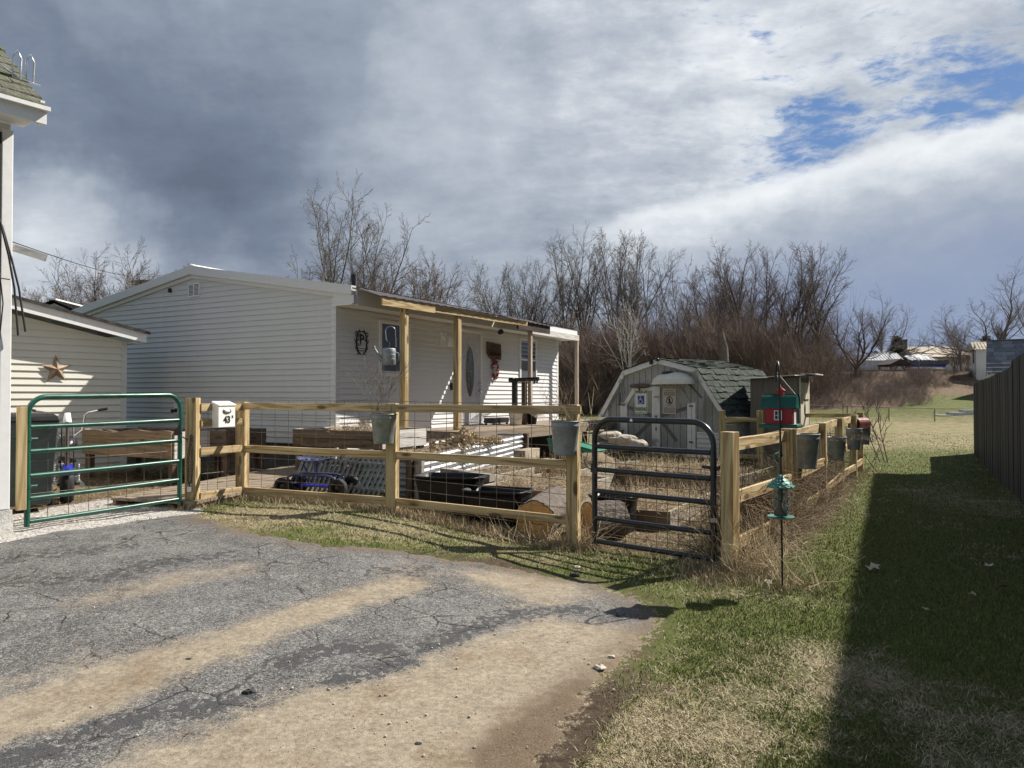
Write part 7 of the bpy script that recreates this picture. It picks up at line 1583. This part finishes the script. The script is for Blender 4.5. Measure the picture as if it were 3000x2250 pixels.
T = [ # key, px, Y, top, bark, twig, rot, label, width
 ('tall2', 985, 34, 565, 'bark_grey', 'twig_grey', 1.3, 'tallest slim bare tree rising alone behind the bungalow roof', 150),
 ('tall', 1075, 35, 578, 'bark_grey', 'twig_grey', .2, 'slanting slim bare tree close beside the tallest tree behind the bungalow roof', 105),
 ('spare', 905, 33, 700, 'bark_grey', 'twig_grey', 2.2, 'low bare saplings at the foot of the tallest tree behind the bungalow ridge', 95),
 ('round', 1165, 34, 748, 'bark_grey', 'twig_brown', .8, 'rounded bare tree behind the porch end of the bungalow roof, nearer the slim pair', 165),
 ('round', 1212, 33, 733, 'bark_brown', 'twig_brown', 3.3, 'rounded dark-limbed bare tree behind the middle of the porch roof', 225),
 ('spare', 1405, 50, 905, 'bark_grey', 'twig_grey', 4.0, 'small far bare tree in the gap just beyond the porch roof', 90),
 ('round', 440, 27, 728, 'bark_grey', 'twig_brown', .5, 'spreading bare tree behind the bungalow gable above the brown metal roof', 200),
 ('vase', 322, 27, 742, 'bark_grey', 'twig_brown', 2.5, 'upright bare tree at the edge of the spreading tree behind the brown metal roof', 90),
 ('round', 195, 30, 800, 'bark_pale', 'twig_grey', 1.5, 'small pale bare tree behind the cream outbuilding roof', 130),
 ('round', 70, 36, 843, 'bark_grey', 'twig_grey', 4.4, 'bare tree top just clearing the cream outbuilding roof by the white house', 95),
 ('vase', 1475, 44, 757, 'bark_grey', 'twig_grey', .4, 'pale vase-shaped bare tree at the house end of the wood', 125),
 ('vase', 1545, 46, 764, 'bark_grey', 'twig_grey', 2.9, 'bare tree beside the vase-shaped tree at the house end of the wood', 95),
 ('tall2', 1660, 47, 692, 'bark_grey', 'twig_grey', 1.1, 'tall bare tree on the house side of the highest crowns of the wood', 135),
 ('tall', 1700, 45, 672, 'bark_brown', 'twig_grey', 5.0, 'tall bare tree with dark trunk among the highest crowns of the wood', 115),
 ('tall2', 1790, 47, 660, 'bark_grey', 'twig_grey', 3.6, 'highest bare crown of the wood, above the white birch', 155),
 ('tall', 1850, 45, 674, 'bark_grey', 'twig_grey', .9, 'tall bare tree just behind the white birch', 135),
 ('tall2', 1905, 46, 694, 'bark_grey', 'twig_grey', 5.2, 'tall bare tree stepping down from the highest crowns toward the lone slim tree', 115),
 ('spare', 1985, 44, 724, 'bark_grey', 'twig_grey', 2.0, 'lone slim bare tree in the dip of the wood skyline', 80),
 ('vase', 2070, 44, 770, 'bark_red', 'twig_brown', 3.1, 'reddish bare tree low in the dip of the wood skyline', 115),
 ('vase', 2190, 42, 697, 'bark_brown', 'twig_brown', .1, 'broad reddish-crowned bare tree standing over the outhouse', 155),
 ('tall2', 2230, 43, 716, 'bark_brown', 'twig_brown', 2.4, 'dark-trunked bare tree beside the broad crown over the outhouse', 115),
 ('vase', 2320, 42, 704, 'bark_brown', 'twig_brown', 4.4, 'broad dark bare tree with a leaning trunk past the outhouse', 145),
 ('tall', 2410, 43, 722, 'bark_grey', 'twig_grey', 1.7, 'grey bare tree with ascending limbs at the end of the wood', 170),
 ('wide', 2505, 46, 815, 'bark_brown', 'twig_brown', 2.6, 'wide spreading bare tree with a forked trunk on top of the bank', 290),
 ('wide', 2585, 56, 835, 'bark_grey', 'twig_brown', .6, 'bare tree with long outreaching branches behind the pergola', 200),
 ('wide', 2930, 56, 790, 'bark_grey', 'twig_grey', 3.9, 'large spreading bare tree behind the slate-roofed shed', 340),
 ('wide', 3050, 50, 800, 'bark_grey', 'twig_grey', 1.2, 'bare tree at the picture edge behind the slate-roofed shed', 260),
 ('vase', 2820, 62, 925, 'bark_grey', 'twig_brown', .7, 'smaller bare tree between the tan house and the slate-roofed shed', 140),
 ('spare', 2000, 58, 780, 'bark_grey', 'twig_grey', .3, 'distant bare tree filling the dip behind the lone slim tree', 100),
 ('tall2', 1590, 58, 762, 'bark_grey', 'twig_grey', 4.9, 'distant bare tree behind the house end of the wood', 110),
 ('vase', 2110, 60, 770, 'bark_grey', 'twig_brown', 5.5, 'distant bare tree behind the reddish trees near the outhouse', 115),
 ('birch', 1842, 37.5, 865, 'bark_birch', 'bark_birch', .6, 'white-barked birch standing out against the brown thicket behind the shed', 115),
]
for key, px, Y, top, bk_, tg_, rot, lab, w_ in T: tree(key, lab, px, Y, top, bk_, tg_, rot, sxy=w_)
sn = at(2120, 1100, 36); b = B(); b.tube([(0, 0, -.3), (.05, 0, 1.6), (.02, .02, 3.3), (-.15, 0, 4.1)], [.34, .27, .22, .16], 10); o = b.obj('tree_stump', 'bark', loc=(sn.x, sn.y, hz(sn.x, sn.y))); tag(o, 'thick dark broken trunk rising behind the shed roof', 'tree trunk')
tree('bush', 'dense dark reddish shrub beside the covered boat on the bank', 2795, 49.5, 985, 'bark_brown', 'twig_brown', 1., 'shrub', 'shrubs on the bank', 1.2)
tree('bush2', 'dense shrub crowding the dark reddish shrub next to the cream shed', 2830, 50.5, 1000, 'bark_brown', 'twig_brown', 3., 'shrub', 'shrubs on the bank', 1.2)
o = plant('sapling', 'small bare sapling on the open lawn past the fence end', (*Gp(2582, 1352), hz(*Gp(2582, 1352)) - .02), seg_plant(3, 1.05, .35, 71, .018, .25, 2), 'bark_brown', 'sapling')
o = plant('sapling', 'low bare brambly shoot at the foot of the last fence post', (*Gp(2553, 1380), hz(*Gp(2553, 1380)) - .02), seg_plant(5, .7, .8, 72, .008, .4, 1), 'bark_red', 'sapling')
# thicket: brush of the wood edge, one uncountable mass
def thicket(name, label, spots, seed, mat, hr, n_st=9, wide=1.):
    rr = np.random.default_rng(seed); Vs, Fs, off = [], [], 0
    protos = []
    for s_ in range(5):
        r = random.Random(seed * 10 + s_); segs = []
        for _ in range(n_st):
            p = Vector((r.gauss(0, .28), r.gauss(0, .28), -.1)); d = Vector((r.gauss(0, .20), r.gauss(0, .20), 1)).normalized(); L_ = r.uniform(.6, 1.0); k = 5
            for i in range(k):
                d = (d + Vector((r.gauss(0, .12), r.gauss(0, .12), r.gauss(0, .05)))).normalized(); e = p + d * L_ / k; segs.append((tuple(p), tuple(e), .0030 * (1 - .15 * i), .0030 * (1 - .15 * (i + 1))))
                for _ in range(6):
                    f = (d + Vector((r.gauss(0, .8), r.gauss(0, .8), r.gauss(.0, .35)))).normalized(); q = e; 
                    for h_ in range(3):
                        f = (f + Vector((r.gauss(0, .2), r.gauss(0, .2), .08))).normalized(); q2 = q + f * r.uniform(.07, .14); segs.append((tuple(q), tuple(q2), .0019 - .0004 * h_, .0016 - .0004 * h_)); q = q2
                p = e
        protos.append(seg2mesh(segs, 3))
    for x, y, h in spots:
        v, f = protos[rr.integers(5)]; a = rr.uniform(0, 6.28); c, s = math.cos(a), math.sin(a); w = h * wide * rr.uniform(.55, .9)
        q = np.stack([(v[:, 0] * c - v[:, 1] * s) * w + x, (v[:, 0] * s + v[:, 1] * c) * w + y, v[:, 2] * h + hz(x, y)], 1); Vs.append(q); Fs.append(f + off); off += len(q)
    o = npmesh(name, np.concatenate(Vs), np.concatenate(Fs), 4, mat); o['kind'] = 'stuff'; o['label'] = label; return o
rr = np.random.default_rng(4)
def band(n, p0, p1, y0, y1, h0, h1):
    out = []
    for _ in range(n):
        Y = rr.uniform(y0, y1); px = rr.uniform(p0, p1); X = (px - 1500) / F * Y; out.append((X, Y, rr.uniform(h0, h1)))
    return out
thicket('thicket', 'brown brush and undergrowth along the edge of the wood', band(130, 1560, 2180, 38, 43, 2.2, 4.2) + band(30, 1440, 1600, 40, 44, 2, 3.4) + band(50, 1680, 1960, 39, 43, 3.8, 5.6) + band(50, 2050, 2260, 38, 42, 3.5, 5.4) + band(70, 2150, 2440, 40, 44, 1.6, 3.4), 5, 'twig_red', None)
thicket('thicket', 'grey-brown understorey standing deeper in the wood', band(120, 1450, 2420, 44, 52, 3.2, 5.6), 6, 'twig_brown', None)
thicket('thicket', 'low red-brown brambles in front of the wood behind the shed', band(170, 1620, 2230, 36.5, 39, .8, 2.0), 7, 'twig_red', None)
thicket('bank_brush', 'low brown brush and brambles covering the bank', band(300, 2330, 2720, 37.5, 48, .3, .75) + band(120, 2660, 2880, 43.5, 48.5, .2, .5), 8, 'twig_brown', None, wide=2.4)
thicket('far_wood', 'hazy far line of bare woodland on the horizon', band(200, -200, 3300, 90, 120, 2.5, 4.6), 9, 'twig_grey', None)
# conifers
def conifer(label, px, Y, top, sxy=1.):
    X = (px - 1500) / F * Y; z = hz(X, Y); h = EYE + (1158 - top) / F * Y - z; t = thing('conifer', label, 'tree', (X, Y, z), 0, 'dark conifers beyond the yard'); r = random.Random(int(px)); b = B(); b.tube([(0, 0, -.2), (0, 0, h * .95)], [.12, .02], 6); b.obj('trunk', 'bark_brown', t)
    segs = []
    for k in range(420):
        f = r.uniform(.12, 1); a = r.uniform(0, 6.28); R0 = (1 - f) * h * .32 * sxy + .1; p = Vector((0, 0, h * f)); e = p + Vector((math.cos(a) * R0, math.sin(a) * R0, -.12 * R0)) * r.uniform(.6, 1.1); segs.append((tuple(p), tuple(e), .03, .012))
        for _ in range(9): c = p.lerp(e, r.uniform(.3, 1)); segs.append((tuple(c), tuple(c + Vector((r.gauss(0, .18), r.gauss(0, .18), r.uniform(-.05, .14)))), .035, .008))
    V, Fq = seg2mesh(segs, 3); npmesh('crown', V, Fq, 4, 'needle', t)
conifer('small dark evergreen behind the spreading tree above the bungalow gable', 412, 36, 822, .8)
conifer('dark evergreen on the rise behind the greenhouse', 2628, 66, 985, 1.6)
conifer('dark evergreen behind the cream shed', 2890, 66, 985, 1.3)
# ---------------------------------------------------------------- things on and below the bank
def place(px, pyb, Y): X = (px - 1500) / F * Y; return X, Y, EYE + (1158 - pyb) / F * Y
def px2m(p, Y): return p / F * Y
# greenhouse with a dark plank base
x, y, z = place(2540, 1112, 54); w_ = px2m(106, 54)
gh = thing('greenhouse', 'translucent ribbed greenhouse on a dark plank base on top of the bank', 'greenhouse', (x, y, z - .1), -.05)
hb_, he_, hr_ = px2m(28, 54) + .1, px2m(55, 54) + .1, px2m(79, 54) + .1
b = B(); b.box((0, 0, 0), (w_, 2.4, hb_)); b.obj('base_wall', 'dark_wall', gh)
b = B(); b.prism([(0, hb_), (2.4, hb_), (2.4, he_), (1.2, hr_), (0, he_)], 0, w_, Matrix(((0, 1, 0, 0), (1, 0, 0, 0), (0, 0, 1, 0), (0, 0, 0, 1)))); b.obj('glazing', 'greenhouse_skin', gh)
b = B()
for i in range(13):
    x_ = w_ * i / 12; b.beam((x_, -.02, he_), (x_, 1.2, hr_ + .02), .05, .05); 
    if i % 4 == 0: b.beam((x_, -.02, hb_), (x_, -.02, he_), .05, .05, (1, 0, 0))
b.beam((0, -.03, he_), (w_, -.03, he_), .05, .06); b.beam((0, 1.2, hr_ + .02), (w_, 1.2, hr_ + .02), .06, .06); b.obj('ribs', 'trim_grey', gh)
# pergola
x, y, z = place(2612, 1118, 50); pw = px2m(50, 50); phh = px2m(48, 50)
pg = thing('pergola', 'dark brown timber pergola with a low gable roof on the bank', 'pergola', (x, y, z), .05)
for i, (a, c) in enumerate(((0, 0), (pw, 0), (0, 1.5), (pw, 1.5))): b = B(); b.box((a - .06, c - .06, -.4), (a + .06, c + .06, phh)); b.obj('post', 'pergola_brown', pg)
b = B(); b.beam((-.1, 0, phh), (pw + .1, 0, phh), .08, .14); b.beam((-.1, 1.5, phh), (pw + .1, 1.5, phh), .08, .14); b.beam((0, 0, phh - .5), (.5, 0, phh), .06, .08); b.beam((pw, 0, phh - .5), (pw - .5, 0, phh), .06, .08); b.obj('beam', 'pergola_brown', pg)
b = B(); b.prism([(-.2, phh + .07), (pw + .2, phh + .07), (pw / 2, phh + .45)], -.2, 1.7); b.obj('roof', 'pergola_brown', pg)
# covered boat on a trailer
x, y, z = place(2665, 1110, 56); bw_ = px2m(112, 56)
bo = thing('covered_boat', 'blue-hulled boat under a silver tarpaulin on a trailer on the bank', 'boat', (x, y, z), -.03)
b = B(); hz0, hz1 = px2m(31, 56), px2m(43, 56)
b.prism([(0, hz1), (bw_, hz1 + .05), (bw_ - .35, hz0), (.1, hz0)], 0, 1.7); b.obj('hull', 'hull_blue', bo)
b = B(); b.prism([(.12, hz0 - .02), (bw_ - .4, hz0 - .02), (bw_ - .37, hz0 + .10), (.11, hz0 + .10)], -.02, 1.72); b.obj('hull_stripe', 'trim_white', bo)
b = B(); b.prism([(-.06, hz1 - .04), (bw_ + .06, hz1 + .02), (bw_ + .03, hz1 + .33), (-.03, hz1 + .30)], -.05, 1.75); b.obj('dark_cover', 'tarp_dark', bo)
b = B(); n = 40; vs = []
for i in range(n + 1):
    t = i / n; x_ = -.1 + (bw_ * .9) * t; hh_ = hz1 + .30; tp = hz1 + .76 * (1 - .55 * max(0, t - .65) / .35) + random.uniform(-.03, .03)
    vs += [(x_, -.14 + random.uniform(-.05, .05), hh_ + random.uniform(-.05, .05)), (x_, .75, tp), (x_, 1.7, hh_)]
b.add(vs, [(3 * i + j, 3 * i + 3 + j, 3 * i + 4 + j, 3 * i + 1 + j) for i in range(n) for j in range(2)]); b.obj('tarpaulin', 'tarp_grey', bo)
b = B(); b.beam((-.3, .4, hz0 - .2), (bw_, .4, hz0 - .2), .08, .1); b.beam((-.3, 1.3, hz0 - .2), (bw_, 1.3, hz0 - .2), .08, .1); b.beam((bw_ * .6, -.1, .3), (bw_ * .6, 1.8, .3), .08, .1); b.obj('trailer', 'paint_black', bo)
for yy_ in (-.05, 1.75): b = B(); b.lathe([(0, -.09), (.3, -.09), (.32, 0), (.3, .09), (0, .09)], 18, Matrix.Translation((bw_ * .58, yy_, .32)) @ Matrix.Rotation(math.pi / 2, 4, 'X')); b.obj('wheel', 'rubber', bo)
# bench, lamp, pole
x, y, z = place(2723, 1110, 49.5); bl_ = px2m(54, 49.5)
be = thing('garden_bench', 'yellow timber garden bench with a curved top rail on the bank', 'bench', (x, y, z - .02), 0)
for a in (0, bl_): b = B(); b.box((a - .04, -.04, 0), (a + .04, .04, .62)); b.box((a - .04, -.45, 0), (a + .04, -.37, .42)); b.box((a - .035, -.37, .36), (a + .035, -.041, .42)); b.obj('leg', 'bench_yellow', be)
b = B(); b.tube([(bl_ * t, 0, .60 + .10 * math.sin(math.pi * t)) for t in np.linspace(0, 1, 9)], .03, 6); b.beam((.04, 0, .36), (bl_ - .04, 0, .36), .03, .05); b.obj('backrest', 'bench_yellow', be)
b = B(); b.box((.04, -.44, .32), (bl_ - .04, -.04, .355)); b.obj('seat', 'bench_yellow', be)
x, y, z = place(2692, 1108, 50.5); lp = thing('lamp_post', 'slim grey garden lamp post standing before the covered boat', 'lamp post', (x, y, z)); b = B(); b.tube([(0, 0, -.2), (0, 0, .9)], .03, 6); b.obj('pole', 'paint_black', lp)
b = B(); b.lathe([(.05, .9), (.1, 1.0), (.09, 1.16), (.03, 1.24), (0, 1.25)], 8); b.obj('lantern', 'glass_grey', lp)
x, y, z = place(2813, 1160, 44.8); lm = thing('garden_lantern', 'white garden lantern standing at the foot of the bank', 'lantern', (x, y, z)); b = B(); b.lathe([(0, -.15), (.10, -.15), (.09, .05), (.12, .12), (.12, .30), (.03, .42), (0, .45)], 10); b.obj('body', 'trim_white', lm)
x, y, z = place(2841, 1160, 44); b = B(); b.lathe([(0, 0), (.14, 0), (.18, .2), (.15, .2), (.12, .05)], 12); o = b.obj('flower_pot', 'rust_red', loc=(x, y, z)); tag(o, 'red clay flower pot beside the white lantern', 'flower pot')
# grey far fence and houses on the rise
x0_, y0_, z0_ = place(2405, 1112, 60); x1_, y1_, z1_ = place(2548, 1106, 58); ff = thing('far_fence', 'pale grey plank fence on the rise behind the wide tree', 'fence', (x0_, y0_, hz(x0_, y0_)), math.atan2(y1_ - y0_, x1_ - x0_)); fl_ = math.hypot(x1_ - x0_, y1_ - y0_)
b = B(); s_ = 0
while s_ < fl_: b.box((s_, 0, -.3), (s_ + .19, .03, 1.15 + random.uniform(-.03, .03))); s_ += .2
b.obj('boards', 'fence_far', ff)
x, y, z = place(2680, 1100, 74); th_ = thing('tan_house', 'far house with a tan metal roof and a dark brick chimney', 'house', (x, y, hz(x, y)), -.05)
rw = px2m(185, 74); zr0, zr1 = EYE + (1158 - 1045) / F * 74 - hz(x, y), EYE + (1158 - 1008) / F * 74 - hz(x, y)
b = B(); b.box((.2, 1.2, -.3), (rw, 7, zr0 + .3)); b.obj('wall', 'vinyl_warm', th_)
b = B(); b.add([(0, 0, zr0), (rw, 0, zr0), (rw - .4, 4, zr1), (.9, 4, zr1), (0, 8, zr0), (rw, 8, zr0)], [(0, 1, 2, 3), (3, 2, 5, 4), (0, 3, 4), (1, 5, 2)]); b.obj('roof', 'roof_metal_tan', th_)
b = B(); cxx = px2m(20, 74); b.box((cxx - .24, 3.4, zr0), (cxx + .24, 3.9, zr1 + .62)); b.box((cxx - .3, 3.35, zr1 + .62), (cxx + .3, 3.95, zr1 + .72)); b.obj('chimney', 'brick_dark', th_)
x, y, z = place(2600, 1100, 80); gh2 = thing('grey_house', 'far house with a low dark grey roof behind the greenhouse', 'house', (x, y, hz(x, y)), 0.); rw = px2m(85, 80); zr0, zr1 = EYE + (1158 - 1050) / F * 80 - hz(x, y), EYE + (1158 - 1020) / F * 80 - hz(x, y)
b = B(); b.box((.3, .6, -.3), (rw, 7, zr0)); b.obj('wall', 'vinyl', gh2)
b = B(); b.add([(0, 0, zr0), (rw + .3, 0, zr0), (rw, 3.5, zr1), (.5, 3.5, zr1), (0, 7.6, zr0), (rw + .3, 7.6, zr0)], [(0, 1, 2, 3), (3, 2, 5, 4), (0, 3, 4), (1, 5, 2)]); b.obj('roof', 'shingle_slate', gh2)
# cream shed and slate-roofed shed beyond the tall fence
x, y, z = place(2860, 1120, 46); cs = thing('cream_shed', 'narrow cream-sided shed with a tan ribbed metal roof beyond the tall fence', 'shed', (x, y, hz(x, y)), -.44)
zt_ = EYE + (1158 - 1024) / F * 46 - hz(x, y); zr_ = EYE + (1158 - 999) / F * 46 - hz(x, y); cw = px2m(60, 46)
b = B(); siding(b, (0, 0, 0), (1, 0, 0), (0, -1, 0), 0, zt_, .11, lambda z: 0, lambda z: cw); siding(b, (0, 2.2, 0), (0, -1, 0), (-1, 0, 0), 0, zt_ + .3, .11, lambda z: 0, lambda z: 2.2); b.box((.02, .02, 0), (cw, 2.6, zt_)); b.obj('wall', 'vinyl_warm', cs)
b = B(); b.add([(-.18, -.15, zt_), (cw, -.15, zt_), (cw, 1.1, zr_), (-.18, 1.1, zr_), (-.18, 2.35, zt_), (cw, 2.35, zt_)], [(0, 1, 2, 3), (3, 2, 5, 4), (0, 3, 4), (1, 5, 2)])
for k in range(9): b.beam((-.14 + k * .18, -.15, zt_ + .01), (-.14 + k * .17, 1.1, zr_ + .01), .03, .03)
b.obj('roof', 'roof_metal_tan', cs)
b = B(); b.box((-.03, .6, 1.1), (-.018, 1.2, 2.3)); b.obj('window', 'glass_dark', cs)
x, y, z = place(2897, 1100, 40); ss = thing('slate_shed', 'shed with big dark grey slate-look shingles beyond the tall fence', 'shed', (x, y, hz(x, y)), -.60)
zt_ = EYE + (1158 - 1090) / F * 40 - hz(x, y); zr_ = EYE + (1158 - 992) / F * 40 - hz(x, y); sw_ = 4.6; dp = 1.7
b = B(); b.prism([(0, 0), (2 * dp, 0), (2 * dp, zt_), (dp, zr_ - .05), (0, zt_)], .05, sw_, Matrix(((0, 1, 0, 0), (1, 0, 0, 0), (0, 0, 1, 0), (0, 0, 0, 1)))); b.obj('wall', 'vinyl', ss)
b = B(); nco = 8
for k in range(nco):
    x_ = -.12 - random.uniform(0, .2)
    while x_ < sw_:
        w2 = .46; f0, f1 = k / nco, (k + 1.12) / nco; th = .055
        xa, xb = max(x_, -.12), x_ + w2 - .01
        P_ = lambda x, f, t: (x, -.12 + (dp + .12) * f, zt_ - .06 + (zr_ - zt_ + .06) * f + t)
        b.add([P_(xa, f0, th), P_(xb, f0, th), P_(xb, min(f1, 1.0), .002), P_(xa, min(f1, 1.0), .002), P_(xa, f0, -.01), P_(xb, f0, -.01)], [(0, 1, 2, 3), (0, 4, 5, 1)]); x_ += w2
b.add([(-.12, dp, zr_), (sw_, dp, zr_), (sw_, 2 * dp + .1, zt_ - .06), (-.12, 2 * dp + .1, zt_ - .06)], [(0, 1, 2, 3)]); b.box((-.13, dp - .1, zr_ - .0), (sw_, dp + .1, zr_ + .03)); o = b.obj('roof_shingles', 'shingle_slate', ss); o.data.materials.append(MATS['slate_light']); rl = random.Random(3); tone = [rl.random() < .45 for _ in range(len(o.data.polygons))]
for pl_ in o.data.polygons: pl_.material_index = int(tone[pl_.index // 2])
b = B(); b.add([(-.125, -.14, zt_ - .09), (-.125, dp, zr_ + .02), (-.125, dp, zr_ - .12), (-.125, -.14, zt_ - .22), (-.10, -.14, zt_ - .09), (-.10, dp, zr_ + .02), (-.10, dp, zr_ - .12), (-.10, -.14, zt_ - .22)], [(0, 1, 2, 3), (7, 6, 5, 4), (0, 4, 5, 1), (3, 2, 6, 7)]); b.obj('rake_trim', 'tar', ss)
# retaining steps on the lawn slope
for i, (pa_, pb2, yt, Y) in enumerate(((2713, 2752, 1226, 33.5), (2751, 2790, 1216, 33.8), (2789, 2828, 1208, 34.1), (2827, 2870, 1201, 34.4))):
    xa, ya, za = place(pa_, yt, Y); xb = (pb2 - 1500) / F * Y; lab = ['lowest and outermost grey concrete step in the lawn slope', 'grey concrete step second up from the lowest in the lawn slope', 'grey concrete step second from the tall fence in the lawn slope', 'highest grey concrete step, ending behind the tall board fence'][i]
    b = B(); b.box((xa, ya, za - .55), (xb - .004, ya + .5, za)); o = b.obj('concrete_step', 'step_concrete', bevel=.01); tag(o, lab, 'step', 'concrete steps in the lawn slope')
# chain link fence across the lawn
cl = thing('chain_link_fence', 'low wire fence on thin iron posts crossing the back of the lawn', 'fence', (0, 0, 0))
pts = []
for px, pt, pb3, Y in ((2360, 1187, 1225, 33), (2482, 1190, 1226, 32.5), (2604, 1194, 1224, 32), (2738, 1197, 1224, 31.5), (2880, 1198, 1225, 31)):
    x_ = (px - 1500) / F * Y; zt_ = EYE + (1158 - pt) / F * Y; pts.append((x_, Y, zt_)); b = B(); b.tube([(x_, Y, hz(x_, Y) - .1), (x_, Y, zt_)], .022, 6); b.obj('post', 'wire', cl)
b = B(); b.tube(pts, .016, 5)
for (xa, ya, za), (xb, yb, zb3) in zip(pts[:-1], pts[1:]):
    k = 26 if xa > 16 else 34
    for i in range(k):
        t = i / k; x1 = xa + (xb - xa) * t; y1 = ya + (yb - ya) * t; z1 = za + (zb3 - za) * t; g1 = hz(x1, y1); t2 = min(1, (i + 4) / k); x2 = xa + (xb - xa) * t2; y2 = ya + (yb - ya) * t2
        b.tube([(x1, y1, g1), (x2, y2, za + (zb3 - za) * t2)], .0022, 3, caps=False); b.tube([(x1, y1, z1), (x2, y2, hz(x2, y2))], .0022, 3, caps=False)
b.obj('wire_mesh', 'wire', cl)
x, y, z = place(2469, 1225, 27); fh = thing('shepherd_hook', 'slim dark shepherd hook standing on the far lawn', 'pole', (x, y, hz(x, y))); b = B(); b.tube([(0, 0, -.1), (0, 0, .95)] + [(-.19 + .19 * math.cos(t), 0, .95 + .19 * math.sin(t)) for t in np.linspace(.2, math.pi + .3, 12)], .011, 6); b.obj('pole', 'paint_black', fh)
# overhead wire
p0, p1 = W(20, 703, 16), W(470, 808, 46); b = B(); b.tube([p0.lerp(p1, t) - Vector((0, 0, .35 * math.sin(math.pi * t))) for t in np.linspace(-.25, 1.3, 24)], .012, 5); o = b.obj('utility_wire', 'ink_black'); tag(o, 'thin overhead utility wire crossing the sky beside the white house', 'wire')
